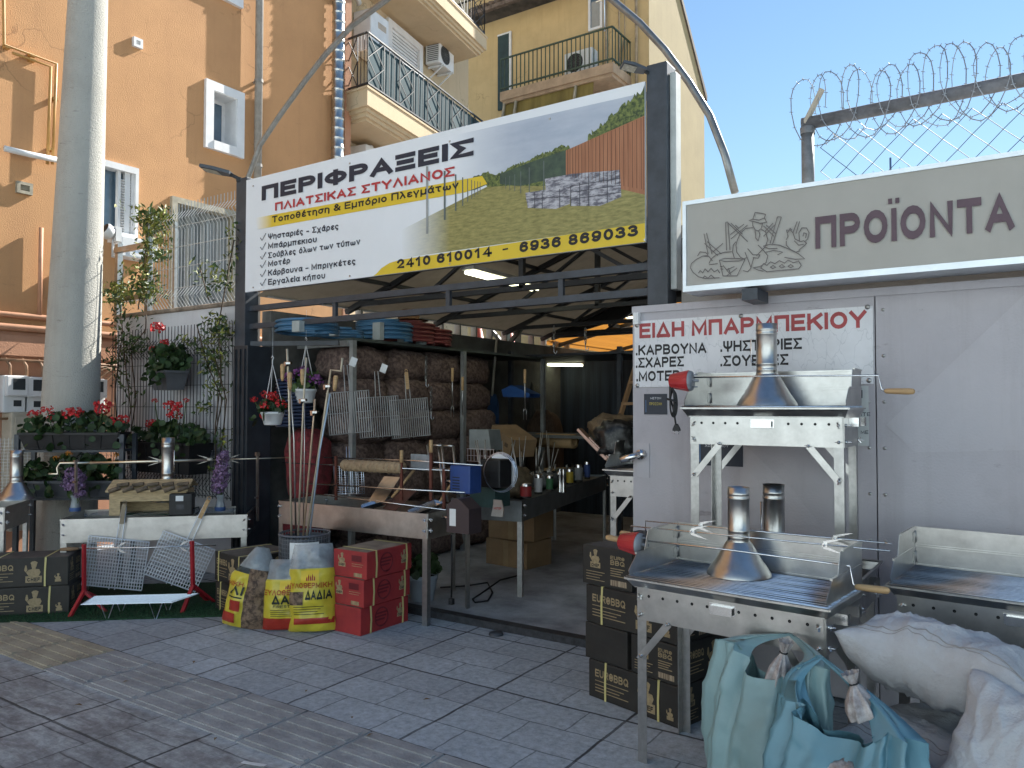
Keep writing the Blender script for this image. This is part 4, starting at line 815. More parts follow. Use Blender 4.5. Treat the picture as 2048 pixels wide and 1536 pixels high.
# two dark notices
def notice(label, a, c, lines):
    p0 = at(a[0], a[1], Y=4.245); p1 = at(c[0], c[1], Y=4.245); t = thing('notice', label, 'notice', (p0.x, 4.245, p1.z), 0)
    w_, h_ = p1.x-p0.x, p0.z-p1.z; b = B(); b.box(0, 0, 0, w_, .004, h_); b.build('plate', mat('notice_navy', (.025, .032, .05), .45), t)
    for s, u, v, hh, m_ in lines: b = B(); text(b, s, (w_*u[0], 0, h_*v), (w_*u[1], 0, h_*v), hh, .17, .001, .2); b.build('lettering', m_, t)
    b = B(); b.box(w_*.07, -.0015, h_*.1, w_*.1, -.0005, h_*.7); b.build('side_mark', mat('notice_blue', (.08, .16, .3), .5), t); return t
YT = mat('notice_yellow', (.55, .46, .08), .5); WT = mat('notice_white', (.6, .62, .65), .5)
notice('small dark blue warning notice left of the cable on the gate', (1288, 788), (1334, 829), (('ΜΕΤΟΝ', (.28, .75), .74, .012, WT), ('ΠΡΟΣΟΧΗ', (.24, .78), .45, .016, YT)))
notice('large dark blue warning notice behind the legs of the tall grill', (1392, 866), (1486, 934), (('ΠΡΟΣΟΧΗ', (.2, .85), .72, .035, YT), ('ΧΩΡΟΣ ΠΟΥ', (.2, .7), .58, .014, WT)))
p0, p1 = at(1712, 772, Y=4.24), at(1738, 892, Y=4.24); t = thing('notice', 'white notice sheet with dark marks behind the right end of the tall grill', 'notice', (p0.x-.12, 4.24, p1.z)); b = B(); b.box(0, 0, 0, p1.x-p0.x+.12, .004, p0.z-p1.z); b.build('plate', mat('pale_green_board', (.52, .56, .56), .5, var=.06), t)
b = B(); text(b, 'ΜΕΙΤΕ', (.10, 0, .15), (.185, 0, .15), .018, .17, .001, .2); text(b, 'Ο', (.14, 0, .12), (.155, 0, .12), .018, .17, .001, .2); text(b, 'ΜΕ', (.14, 0, .06), (.175, 0, .06), .018, .17, .001, .2); b.box(.13, -.0015, .24, .15, -.0005, .28); b.build('lettering', INK, t)

# ---- light box sign
lb = thing('light_box_sign', 'long beige light box sign with a farmer drawing above the gate', 'sign', (-1.55, 4.0, 2.125)); LB = Vector((-1.55, 4.0, 2.125))
def lp(px, py, d=0.0): p = at(px, py, Y=4.0); return Vector((p.x-LB.x, -d, p.z-LB.z))
FACE = wall_mat('aged_acrylic', (.43, .42, .385), (.35, .335, .30), .3, crack=False, streak=.3, bump=0)
b = B(); b.box(.02, .008, .03, 3.4, .2, .47); b.build('face', FACE, lb)
ALU = mat('aluminium_trim', (.62, .66, .70), .35, .8, var=.06)
b = B(); b.box(0, 0, .47, 3.42, .22, .492); b.box(0, 0, 0, 3.42, .22, .03); b.box(0, 0, .03, .02, .22, .47); b.build('frame', ALU, lb)
b = B(); b.cb((.36, .1, -.04), (.08, .2, .06)); b.build('bracket', DKMET, lb)
b = B(); text(b, 'ΠΡΟΪΟΝΤΑ', lp(1631, 498), lp(2028, 458), .158, .235, .0, .17); o = b.build('lettering', mat('plum_print', (.115, .07, .09), .5, var=.1), lb)
LN = mat('grey_line_print', (.17, .155, .15), .6)
def drawing(lines, wpx):
    b = B()
    for ln in lines:
        pts = []
        for k, (x, y) in enumerate(ln):
            px, py = 1330+x/2.844, 100+y/2.844; p = lp(px, py); pts.append((p.x, p.z))
        q = [pts[0]]
        for k in range(1, len(pts)):
            if (Vector(pts[k])-Vector(q[-1])).length > .002: q.append(pts[k])
        if len(q) > 1: ribbon(b, q, wpx, lambda a, c: (a, -.0005-random.random()*.0006, c), False)
    return b.build('line_drawing', LN, lb)
drawing([
 [(478, 970), (500, 962), (512, 925), (545, 928), (572, 935), (566, 955), (578, 980), (540, 985), (505, 976), (478, 970)], [(500, 962), (535, 968), (566, 955)],
 [(497, 978), (500, 1000), (512, 1022), (530, 1030), (548, 1015), (556, 985)], [(536, 985), (548, 990), (556, 984)],
 [(500, 1010), (460, 1015), (430, 1040), (412, 1080), (404, 1110), (408, 1150), (430, 1180), (455, 1190)], [(512, 1022), (516, 1070), (530, 1085), (540, 1050), (534, 1030)],
 [(548, 1020), (572, 1035), (585, 1080), (570, 1120), (540, 1150), (520, 1170)], [(404, 1090), (388, 1110), (385, 1150), (395, 1185), (440, 1190), (470, 1180)], [(470, 1130), (500, 1165), (540, 1165), (530, 1185), (500, 1180)],
 [(455, 1150), (475, 1200), (490, 1240), (470, 1262), (445, 1255)], [(530, 1110), (560, 1140), (585, 1170), (575, 1210), (540, 1232), (505, 1238)], [(500, 1238), (530, 1252), (560, 1258)], [(505, 1180), (490, 1235)],
 [(310, 1195), (330, 1285), (410, 1285), (455, 1192)], [(310, 1195), (340, 1185), (420, 1186), (455, 1192), (420, 1200), (340, 1203), (310, 1195)], [(330, 1225), (370, 1275), (350, 1250), (395, 1232)], [(350, 1285), (410, 1240)], [(375, 1280), (360, 1240)], [(312, 1230), (328, 1232)], [(316, 1245), (331, 1247)],
 [(145, 1240), (150, 1215), (180, 1190), (215, 1172), (250, 1175), (270, 1200)], [(185, 1172), (200, 1148), (232, 1152), (245, 1168), (215, 1172)], [(145, 1240), (160, 1265), (190, 1290), (230, 1300), (310, 1295)],
 [(190, 1270), (200, 1255), (215, 1268), (228, 1245), (245, 1262), (262, 1242), (280, 1262), (300, 1250), (312, 1270)], [(215, 1300), (225, 1285), (245, 1298), (262, 1280), (285, 1300)], [(250, 1215), (262, 1190), (290, 1165), (340, 1150), (380, 1148)], [(250, 1222), (300, 1215)],
 [(222, 1045), (245, 1160)], [(236, 1040), (268, 1162)], [(345, 980), (350, 1140)], [(358, 978), (370, 1140)], [(345, 980), (358, 978)], [(640, 948), (598, 1100)], [(662, 950), (612, 1105)], [(640, 948), (662, 950)], [(752, 975), (728, 1040)], [(766, 975), (745, 1045)],
 [(560, 1115), (600, 1105), (650, 1110), (700, 1130), (760, 1160), (795, 1188), (740, 1190), (680, 1180)], [(560, 1118), (590, 1130), (640, 1128)], [(575, 1150), (620, 1140), (670, 1150), (640, 1165)],
 [(545, 1240), (560, 1215), (580, 1225), (600, 1205), (625, 1215), (650, 1198), (680, 1212), (700, 1195), (730, 1210), (760, 1200), (775, 1225), (760, 1245), (700, 1250), (640, 1255), (580, 1262), (545, 1240)], [(600, 1235), (615, 1225), (630, 1236), (612, 1244), (600, 1235)], [(650, 1230), (665, 1220), (680, 1232), (664, 1240), (650, 1230)], [(700, 1230), (715, 1220), (730, 1230), (715, 1238), (700, 1230)],
 [(690, 1080), (700, 1060), (695, 1040), (712, 1022), (728, 1040), (740, 1075), (770, 1090), (790, 1085), (805, 1100), (790, 1115), (760, 1140)], [(690, 1085), (690, 1110), (715, 1135), (745, 1150), (770, 1142)], [(695, 1038), (690, 1024), (705, 1026), (712, 1014), (722, 1024)], [(765, 1085), (762, 1040), (778, 1012), (805, 1012), (820, 1040), (812, 1075), (795, 1090)], [(785, 1060), (790, 1040), (805, 1045), (800, 1070)], [(735, 1085), (760, 1110), (790, 1105)],
 [(360, 985), (470, 1090)], [(375, 985), (440, 1048)], [(400, 995), (420, 1015)], [(470, 995), (375, 1075)], [(450, 990), (372, 1050)], [(560, 1000), (620, 1060)], [(575, 995), (630, 1045)], [(630, 990), (560, 1060)], [(615, 985), (570, 1030)], [(225, 1100), (300, 1170)], [(240, 1090), (320, 1160)], [(330, 1100), (270, 1150)],
], .0042)

# ---- chain link fence and razor wire above
fe = thing('chain_link_fence', 'chain link fence with a grey top rail above the light box sign', 'fence', (-1.03, 4.6, 2.5))
b = B(); b.cyl((0, 0, 0), (0, 0, .58), .035, 12); b.lathe([(.04, .56), (.042, .6), (.001, .62)], 12); b.build('post', mat('old_grey_post', (.26, .27, .28), .6, .3, var=.2, scale=12), fe)
b = B(); b.cyl((-.03, 0, .625), (3.6, 0, .66), .036, 12); b.build('top_rail', mat('old_grey_rail', (.21, .23, .26), .6, .2, var=.2, scale=12), fe)
b = B(); s_ = .135
k = -8
while k*s_ < 3.6:
    for sg_ in (1, -1):
        pts = []
        x0 = k*s_
        for i in range(15):
            zz = i*s_/2; x = x0+sg_*i*s_/2
            if 0.02 <= x <= 3.55 and zz <= .6: pts.append((x, (.004 if i % 2 else -.004)*sg_, zz))
        if len(pts) > 1: b.tube(pts, .0022, 3)
    k += 1
b.build('chain_link', mat('link_wire', (.07, .09, .12), .6, .0), fe)
b = B(); pts = []; nT = 24; Rr = .19
for i in range(nT*16+1):
    a = i/16*2*math.pi; x = -.06+.15*i/16+.092*math.cos(a); wob = 1+.18*math.sin(i/16*1.7)+.1*math.sin(i*.9)
    pts.append((x, .05*math.cos(a), .69+Rr*wob*math.sin(a)))
pts2_ = [(x+.075+.03*math.sin(k*.05), -y, z+.03*math.sin(k*.11)-.01) for k, (x, y, z) in enumerate(pts)]
b.tube(pts, .0028, 4); b.tube(pts2_, .0028, 4); pts = pts+pts2_
for i in range(0, len(pts)-1, 1):
    p = Vector(pts[i]); d = Vector(pts[i+1])-p
    if d.length > .3: continue
    d.normalize(); nn = Vector((-d.z, 0, d.x)); nn = nn.normalized() if nn.length > .1 else Vector((1, 0, 0))
    b.bar(tuple(p-nn*.010-d*.004), tuple(p+nn*.010+d*.004), .0028)
o = b.build('razor_wire', mat('razor_steel', (.30, .33, .37), .45, .4)); o.location = (-1.03, 4.6, 2.5); tag(o, 'coiled razor wire looping along the top rail of the chain link fence', 'razor wire')
p = at(1622, 215, Y=4.6); b = B(); b.bar((0, 0, 0), (.1, -.02, .17), .03, .02); o = b.build('angle_bracket', mat('pale_bracket', (.5, .46, .38), .6)); o.location = (-1.04, 4.58, 3.12); tag(o, 'pale slanting bracket at the left end of the razor wire', 'bracket')
p = at(1782, 400, Y=16); t = thing('tv_antenna', 'distant television aerial seen through the chain link fence', 'antenna', (p.x, 16, 0)); b = B(); b.tube([(0, 0, 0), (0, 0, 6.2)], .02, 5)
for z, l in ((5.9, .25), (5.75, .35), (5.6, .3)): b.tube([(-l, 0, z), (l, 0, z)], .012, 4)
for x in (-.3, -.15, .15, .3): b.tube([(x, 0, 5.5), (x, 0, 6.0)], .01, 4)
b.build('aerial_rods', WIRE, t)
# ================================================================ STEEL GRILLS
from mathutils import noise
def wing(b, p, ax):
    """bolt with wing nut; ax 'x' or 'y' is the bolt direction"""
    p = Vector(p); d = Vector((0, -1, 0)) if ax == 'y' else Vector((1, 0, 0)); s = Vector((1, 0, 0)) if ax == 'y' else Vector((0, 1, 0))
    b.cyl(p, p+d*.03, .0035, 5); q = p+d*.006
    b.cyl(q-d*.004, q+d*.004, .008, 6); a = random.uniform(0, 3)
    w_ = s*math.cos(a)+Vector((0, 0, 1))*math.sin(a)
    for k in (-1, 1): b.bar(q, q+w_*k*.014+d*.010, .008, .003)
def legs(root, w, d, h, z0=0, brace=True):
    for sx, sy in ((0, 0), (1, 0), (0, 1), (1, 1)):
        b = B(); x = w if sx else 0; y = d if sy else 0; dx = -1 if sx else 1; dy = -1 if sy else 1; t = .0025
        b.box(min(x, x+dx*.042), min(y, y+dy*t), z0, max(x, x+dx*.042), max(y, y+dy*t), h)
        b.box(min(x, x+dx*t), min(y+dy*t, y+dy*.04), z0, max(x, x+dx*t), max(y+dy*t, y+dy*.04), h)
        b.build('leg', GALVD, root)
        b = B()
        for z in (h-.035, h-.11): wing(b, (x+dx*.02, y-.001, z), 'y') if not sy else None; wing(b, (x+.001, y+dy*.02, z), 'x')
        b.build('wing_bolt', STEEL, root)
    if brace:
        for y, yy in ((-.004, 'f'), (d+.004, 'b')):
            for sx in (0, 1):
                b = B(); x0, x1 = (.02, .15) if not sx else (w-.02, w-.15)
                b.bar((x0, y, h-.29), (x1, y, h-.13), .0025, .03, (1, 0, 1) if sx else (-1, 0, 1)); 
                b.build('brace', GALV, root)
                if yy == 'f': b = B(); wing(b, (x1, y-.002, h-.13), 'y'); wing(b, (x0, y-.002, h-.285), 'y'); b.build('wing_bolt', STEEL, root)
def tray(root, w, d, h, ah, lip=True, vents=True, handle=True):
    b = B(); t = .003
    z0 = h-ah; e = .003
    b.box(e, -e, z0, w-e, 0, h-.055); b.box(e, -e-.006, h-.055, w-e, 0, h) if vents else b.box(e, -e, h-.055, w-e, 0, h)
    b.build('apron', GALV, root)
    b = B(); b.box(-e, .003, z0, 0, d, h); b.box(w, .003, z0, w+e, d, h); b.box(e, d, z0, w-e, d+e, h); b.build('body', GALV, root)
    b = B(); b.box(0, .003, h-.11, w, d, h-.108); b.build('floor_sheet', mat('shaded_sheet', (.16, .17, .18), .5, .8, var=.2, scale=6), root)  # darker than the other sheets: shade inside the tray put into the colour
    if lip:
        b = B(); o = .05
        P = [(-.01, -.01, h), (w+.01, -.01, h), (w+.01, d+.01, h), (-.01, d+.01, h)]; Q = [(-.03, -o, h+.042), (w+.03, -o, h+.042), (w+.03, d+.02, h+.042), (-.03, d+.02, h+.042)]
        for k in range(4): b.poly([P[k], P[(k+1) % 4], Q[(k+1) % 4], Q[k]])
        for k in range(4): b.bar(Q[k], Q[(k+1) % 4], .012, .008)
        b.bar((-.005, -.011, h+.004), (w+.005, -.011, h+.004), .006); b.build('lip', GALV, root)
    else:
        b = B()
        for p, q in (((0, 0, h), (w, 0, h)), ((w, 0, h), (w, d, h)), ((w, d, h), (0, d, h)), ((0, d, h), (0, 0, h))): b.bar(p, q, .014, .012)
        b.build('rim', GALV, root)
    if vents:
        b = B(); n = 11
        for k in range(n):
            x = .06+(w-.12)*k/(n-1)
            if handle and abs(x-w*.5) < .06: continue
            b.tr((x, -.0096, h-.03), 0, R(90)); b.lathe([(.0005, 0), (.0065, 0)], 10)
        b.tr(); b.build('vent_hole', DARK, root)
    if handle:
        b = B(); x = w*.5; b.box(x-.055, -.013, h-.05, x+.055, -.0095, h-.01); b.box(x-.045, -.03, h-.046, x+.045, -.026, h-.02); b.box(x-.045, -.03, h-.02, x+.045, -.013, h-.016); b.box(x-.045, -.03, h-.05, x+.045, -.013, h-.046)
        b.build('drawer_handle', STEEL, root)
def grate(root, w, d, z, y0=-.05, n=21, name='grate'):
    b = B()
    for k in range(n): y = y0+(d-y0)*k/(n-1); b.tube([(-.025, y, z+.004*math.sin(k*7)), (w*.5, y, z), (w+.025, y, z+.003*math.sin(k*5))], .0034, 5)
    for x in (-.02, w*.3, w*.36, w*.64, w*.7, w+.02): b.tube([(x, y0, z-.005), (x, d, z-.005)], .0028, 5)
    return b.build(name, WIRE, root)
def screens(root, w, d, z, th=.088):
    """two folding tiers of wind shield: back and sides"""
    for k in range(2):
        z0, z1 = z+k*th, z+(k+1)*th-.004
        b = B(); b.box(-.015, d-.002, z0, w+.015, d, z1); b.bar((-.015, d-.004, z1), (w+.015, d-.004, z1), .012, .008); b.bar((-.015, d-.004, z0+.006), (w+.015, d-.004, z0+.006), .006, .006); b.build('back_screen', GALV, root)
        for sx in (0, 1):
            x = -.018 if not sx else w+.018; fl = -.02 if not sx else .02
            y0 = .02+k*.07 if k else -.045; y1 = d-.004
            ins = .07
            b = B(); b.prism([(x, y0+ins, z1), (x, y0, z0+.02), (x, y0+.01, z0), (x, y1, z0), (x, y1, z1)] if k == 0 else [(x, y0+.03, z1), (x, y0, z0), (x, y1, z0), (x, y1, z1)], (.002, 0, 0)); b.bar((x, y0+ins*.9, z1), (x, y1, z1), .010, .008); b.build('side_screen', GALV, root)
            b = B(); b.box(x-.002 if sx else x+.002, d-.05, z0+.02, x+.0 if sx else x+.006, d-.006, z1-.02); b.cyl((x+(.004 if not sx else -.004), d-.008, z0+.015), (x+(.004 if not sx else -.004), d-.008, z1-.015), .005, 6); b.build('hinge', GALVD, root)
def grill(label, loc, rz, w, d, h, scr=True, gr=True, group='galvanised charcoal grills with legs'):
    t = thing('charcoal_grill', label, 'grill', loc, rz, group)
    legs(t, w, d, h); tray(t, w, d, h, .135)
    if gr: grate(t, w, d, h+.05)
    if scr: screens(t, w, d, h+.054)
    b = B()
    for y, z in ((.1, h-.02), (.25, h-.02)): b.box(w+.004, y, z-.02, w+.05, y+.003, z+.02); b.box(w+.047, y, z-.02, w+.05, y+.03, z+.02)
    b.build('spit_holder', STEEL, t); return t
FG = grill('front right galvanised grill with a sky tinted grate and a chimney hood on it', (-1.405, 3.085, 0), R(-6), .78, .40, .735)
p = at(1795, 1190, Z=.735); grill('galvanised grill cut off by the right edge behind the white sacks', (p.x, p.y, 0), R(-5), .85, .42, .735)
grill('low grill behind, carrying the tall grill on its rim', (-1.46, 3.72, 0), R(-1), .82, .42, .715, False, False)
UG = grill('tall grill stacked on another grill, with hood, red motor and hanging cable', (-1.41, 3.735, .72), R(0), .715, .34, .735)
# chimney hoods
def hood(label, loc, r=.135, pr=.045, ch=.14, ph=.23, handle=False, group='chimney hoods on the grills'):
    t = thing('chimney_hood', label, 'chimney hood', loc, 0, group)
    b = B(); b.lathe([(r, 0), (r-.004, .012), (r*.8, ch*.34), (r*.8-.004, ch*.36), (pr+.012, ch-.01), (pr+.003, ch)], 32); b.build('cone', GALV, t)
    b = B(); z = ch; P = [(pr+.003, z)]
    for f_ in (.08, .2, .8, .88): P += [(pr+.0, z+ph*f_-.004), (pr+.003, z+ph*f_), (pr, z+ph*f_+.004)]
    P += [(pr, z+ph), (pr-.002, z+ph), (pr-.003, z+.03)]
    b.lathe(P, 28); b.build('pipe', GALV, t)
    if handle: b = B(); b.tube([(pr, 0, ch+ph*.7), (pr+.035, 0, ch+ph*.72), (pr+.035, 0, ch+ph*.25), (pr, 0, ch+ph*.25)], .004, 6); b.build('handle', STEEL, t)
    return t
p = at(1478, 1148, Z=.79); hood('chimney hood standing on the sky tinted grate of the front grill', p)
p = at(1534, 806, Y=3.9); h_ = hood('chimney hood on top of the tall stacked grill', (p.x, 3.9, 1.51), .145, .05, .155, .25, True); h_.rotation_euler = (0, 0, R(165))
p = at(1548, 1062, Y=3.95); h_ = hood('chimney hood standing behind, inside the low rear grill under the tall one', (p.x, 3.95, .62), .14, .052, .16, .34, True); h_.rotation_euler = (0, 0, R(150))
# spits
def motor_red(b, p, d, r0=.036, r1=.05, L=.10):
    """bell-shaped motor housing along direction d"""
    pass
def spit(label, Y, px, motor=None, handle=None, forks=(), r=.0035, tip=None, group='spit rods on the grills'):
    """px: picture points of the rod in the plane Y"""
    P = [at(x, y, Y=Y) for x, y in px]; o = P[0].copy(); t = thing('spit', label, 'spit', o, 0, group)
    b = B(); b.tube([p-o for p in P], r, 6)
    if tip: q = at(*tip, Y=Y)-o; b.tube([P[-1]-o, q], [r, .0008], 6)
    b.build('rod', STEEL, t)
    if handle:
        a, c = at(*handle[0], Y=Y)-o, at(*handle[1], Y=Y)-o; d = c-a; b = B(); b.tube([a, a+d*.05, a+d*.3, a+d*.8, a+d*.95, c], [.006, .011, .013, .014, .012, .006], 10); b.build('wooden_handle', WOOD, t)
    for fx, fy_ in forks:
        q = at(fx, fy_, Y=Y)-o; b = B(); b.cb(tuple(q), (.02, .014, .016)); b.cyl(q, q+Vector((0, -.02, .0)), .004, 6)
        for k in (-1, 1): b.prism([q+Vector((-.005, 0, .004*k)), q+Vector((.02, 0, .012*k)), q+Vector((.07, 0, .03*k)), q+Vector((.02, 0, .022*k)), q+Vector((-.008, 0, .014*k))], (0, .003, 0))
        b.build('fork', STEEL, t)
    return t
MOTG = mat('motor_grey', (.25, .27, .3), .45)
def red_motor(label, p, rz, cable=None):
    t = thing('spit_motor', label, 'motor', p, rz); b = B(); b.tr((0, 0, 0), 0, 0, R(90))
    b.lathe([(.001, -.055), (.03, -.055), (.036, -.05), (.05, .035), (.052, .045)], 24); 
    for k in range(10): a = k*.628; b.bar((.036*math.cos(a), .036*math.sin(a), -.045), (.052*math.cos(a), .052*math.sin(a), .04), .003)
    b.build('housing', RED, t)
    b = B(); b.tr((0, 0, 0), 0, 0, R(90)); b.lathe([(.05, .045), (.048, .056), (.001, .058)], 24); b.cyl((0, 0, .05), (0, 0, .09), .007, 8); b.cyl((.03, 0, .05), (.03, 0, .085), .003, 6); b.cyl((-.03, 0, .05), (-.03, 0, .085), .003, 6); b.build('face', MOTG, t)
    return t
p = at(1262, 1086, Y=3.22); red_motor('red bell shaped spit motor at the left end of the front grill', p, R(-8))
spit('thick spit with crank and wooden handle across the front grill', 3.2, [(1296, 1082), (1460, 1100), (1700, 1132), (1706, 1168), (1712, 1174)], handle=((1710, 1173), (1780, 1182)), r=.0042)
spit('nearer skewer with two forks and a pale wooden handle above the front grill', 3.28, [(1262, 1078), (1262, 1052), (1780, 1102)], handle=((1246, 1081), (1212, 1074)), forks=((1385, 1063), (1650, 1090)), tip=(1772, 1100))
spit('farther skewer with two forks above the front grill', 3.38, [(1291, 1072), (1291, 1042), (1770, 1086)], handle=((1282, 1072), (1240, 1066)), forks=((1402, 1052), (1670, 1078)), tip=(1785, 1088))
p = at(1362, 762, Y=3.7); MP = p; red_motor('red bell shaped spit motor with a black cable on the tall grill', p, R(2))
spit('long spit with crank and wooden handle across the tall stacked grill', 3.72, [(1388, 755), (1550, 752), (1757, 751), (1763, 778), (1770, 783)], handle=((1769, 782), (1830, 783)), r=.004)
# the motor's hanging cable and plug
o = at(1340, 770, Y=3.68); t = thing('power_cable', 'black looped power cable with a plug hanging from the upper red motor', 'cable', o)
b = B(); Q = [at(x, y, Y=3.68)-o for x, y in ((1347, 762), (1340, 772), (1340, 795), (1346, 815), (1350, 838), (1352, 850))]; b.tube(Q, .005, 6)
for k in range(4):
    pts = []
    for i in range(20): a = i/20*6.283; q = at(1343+5*math.cos(a)*(1+.2*k)+k+ (i*.25 if i < 10 else (20-i)*.25), 802+26*math.sin(a)+k*2, Y=3.66+.006*k)-o; pts.append(q)
    b.tube(pts, .0045, 5, True)
b.tube([at(x, y, Y=3.65)-o for x, y in ((1334, 798), (1344, 800), (1354, 804))], .006, 5); b.build('cord', BLACK, t)
b = B(); q = at(1352, 850, Y=3.68)-o; b.prism([q+Vector((-.006, 0, .006)), q+Vector((.006, 0, .006)), q+Vector((.019, 0, -.02)), q+Vector((.019, 0, -.03)), q+Vector((-.019, 0, -.03)), q+Vector((-.019, 0, -.02))], (0, .012, 0)); b.build('plug', BLACK, t)
b = B()
for s_ in (-.009, .009): b.cyl(q+Vector((s_, .006, -.03)), q+Vector((s_, .006, -.046)), .0022, 5)
b.build('plug_pin', STEEL, t)

# ================================================================ CARDBOARD BOXES
BXK = mat('black_carton', (.030, .028, .025), .55, var=.2, scale=5, c2=(.017, .017, .016), bump=.08, bscale=20); BXR = mat('red_carton', (.36, .035, .035), .55, var=.12, scale=5, c2=(.25, .025, .03), bump=.08, bscale=20)
BXRD = mat('red_carton_dark', (.14, .012, .02), .55, var=.1); TOPG = mat('dusty_carton_top', (.12, .11, .10), .7, var=.2, scale=8)
TOPR = mat('pale_carton_top', (.30, .25, .20), .7, var=.2, scale=8); TANB = mat('tan_barcode', (.42, .34, .24), .6, c2=(.16, .12, .08), scale=60, stretch=(6, 6, .1), lo=.48, hi=.52)
FADE = mat('faded_grey_print', (.16, .145, .125), .6, var=.1)
def chef(b, X, Z, s, y):
    """generic cook silhouette: hat, head, shoulders, label panel"""
    f = lambda P: b.poly([(X+a*s, y, Z+c*s) for a, c in P])
    f([(-.22, .32), (.22, .32), (.3, .5), (.24, .64), (.08, .66), (.08, .74), (-.08, .74), (-.08, .66), (-.24, .62), (-.34, .5)])
    b.add([(X+a*s, y-.0003, Z+c*s) for a, c in ((-.1, .74), (.1, .74), (.14, .9), (.16, .98), (.05, 1.04), (-.08, 1.02), (-.15, .96), (-.12, .88))], [tuple(range(8))], False)
    b.add([(X+a*s, y-.0004, Z+c*s) for a, c in ((-.34, .5), (-.28, .62), (-.32, .84), (-.38, .84), (-.42, .6))], [tuple(range(5))], False)
    b.add([(X+a*s, y-.0005, Z+c*s) for a, c in ((-.36, 0), (.36, 0), (.36, .32), (-.36, .32))], [(0, 1, 2, 3)], False)
def carton(label, loc, rz, L, D, H, red=False, faces=('long', 'end'), strap=(.2, .78), group=None, cat='box', top=True, plain=False):
    """carton with its front at y = 0; faces = print on the front and on the right side ('long', 'end' or '')"""
    t = thing('charcoal_carton', label, cat, loc, rz, group); M_ = BXR if red else BXK
    b = B(); b.bbox(0, 0, 0, L, D, H, .006); b.build('carton', M_, t)
    b = B(); b.box(.012, .012, H, L-.012, D-.012, H+.0012); b.add([(.012, D*.5-.02, H+.0016), (L-.012, D*.5-.02, H+.0016), (L-.012, D*.5+.02, H+.0016), (.012, D*.5+.02, H+.0016)], [(0, 1, 2, 3)], False); b.build('lid', TOPR if red else TOPG, t)
    def face(kind, W_, F):
        if not kind: return
        ink = GOLD if not red else mat('red_box_print', (.40, .30, .17), .6, var=.2, scale=40)
        b = B()
        def tx(s, x0, x1, z, h, wt=.2): text(b, s, (x0, -.001, z), (x1, -.001, z), h, wt, .0003, .15)
        def bars(x0, x1, zs, hh=.004):
            for k, z in enumerate(zs): b.box(x0, -.0014, z, x0+(x1-x0)*(1-.13*(k % 3)), -.0006, z+hh)
        M4 = F
        if kind == 'long' and not red:
            tx('EUR@BBQ', W_*.08, W_*.46, H*.58, H*.2); bars(W_*.08, W_*.46, (H*.47, H*.36, H*.28, H*.2)); chef(b, W_*.66, H*.14, H*.72, -.0008); b.tr(); chef(b, W_*.9, H*.14, H*.28, -.0008)
        elif kind == 'end' and not red:
            chef(b, W_*.27, H*.45, H*.46, -.0008); tx('EUR@', W_*.58, W_*.86, H*.74, H*.09); tx('BBQ', W_*.58, W_*.86, H*.6, H*.12); bars(W_*.58, W_*.86, (H*.5, H*.44, H*.38, H*.32)); bars(W_*.08, W_*.46, (H*.34, H*.27, H*.2, H*.13), .003)
        elif kind == 'long':
            for r_ in (.36, .33): pts = [(W_*.42+H*r_*math.cos(a*.2618), -.001, H*.5+H*r_*math.sin(a*.2618)) for a in range(24)]; b.mat(1); b.tube(pts, .0025, 4, True)
            bars(W_*.3, W_*.55, (H*.62, H*.5, H*.38), .012); b.mat(0); chef(b, W_*.82, H*.3, H*.5, -.0008)
        else:
            chef(b, W_*.26, H*.38, H*.5, -.0008); b.mat(1); b.box(W_*.55, -.0012, H*.62, W_*.85, -.0004, H*.85); b.mat(0); bars(W_*.56, W_*.9, (H*.52, H*.44), .003); b.box(W_*.62, -.0013, H*.06, W_*.86, -.0004, H*.2)
        o = b.build('print', [ink, BXRD], t); o.matrix_local = M4
        if kind == 'end' and not red:
            b = B(); b.box(W_*.58, -.0014, H*.08, W_*.9, -.0005, H*.22); o = b.build('barcode', TANB, t); o.matrix_local = M4
        if kind in ('long', 'end') and not plain:
            b = B(); s = H*.72 if kind == 'long' else H*.46; X = W_*(.66 if not red else .82) if kind == 'long' else W_*.27; Z = H*.14 if kind == 'long' else H*.45
            if red: s = H*.5; Z = H*.3 if kind == 'long' else H*.38; X = W_*.82 if kind == 'long' else W_*.26
            text(b, 'CHEF', (X-s*.28, -.0016, Z+s*.06), (X+s*.28, -.0016, Z+s*.06), s*.18, .24, .0002, .2); o = b.build('lettering', KINK, t); o.matrix_local = M4
    if not plain:
        face(faces[0], L, Matrix.Identity(4)); face(faces[1], D, Matrix.Translation((L, 0, 0)) @ Matrix.Rotation(R(90), 4, 'Z'))
    if strap:
        for s in strap:
            b = B(); x = L*s
            P = [(x, -.002, 0), (x, -.003, H*.5), (x+.004, -.002, H), (x+.003, 0, H+.003), (x, D, H+.003), (x, D+.002, 0)]
            for p, q in zip(P[:-1], P[1:]): b.bar(p, q, .012, .0018, (0, 0, 1) if abs(q[2]-p[2]) < .02 else (0, 1, 0))
            b.build('strap', STRAP, t)
    return t
GB = 'black charcoal cartons stacked beside the front grill'
z = 0; a_ = R(-15)
c0 = Vector((-1.935, 3.64, 0)); ux = Vector((math.cos(a_), math.sin(a_), 0)); uy = Vector((-math.sin(a_), math.cos(a_), 0))
carton('bottom long black charcoal carton standing on the paving under the stack by the front grill', c0, a_, .58, .30, .193, group=GB)
carton('plain faded black carton second from the ground in the stack by the front grill', c0+Vector((-.02, 0, .197)), a_, .285, .42, .185, faces=('', ''), strap=None, group=GB)
carton('black carton with a barcode behind the front grill leg, second level of the stack', c0+ux*.285+Vector((0, 0, .197)), a_, .29, .42, .185, faces=('end', 'long'), strap=None, group=GB)
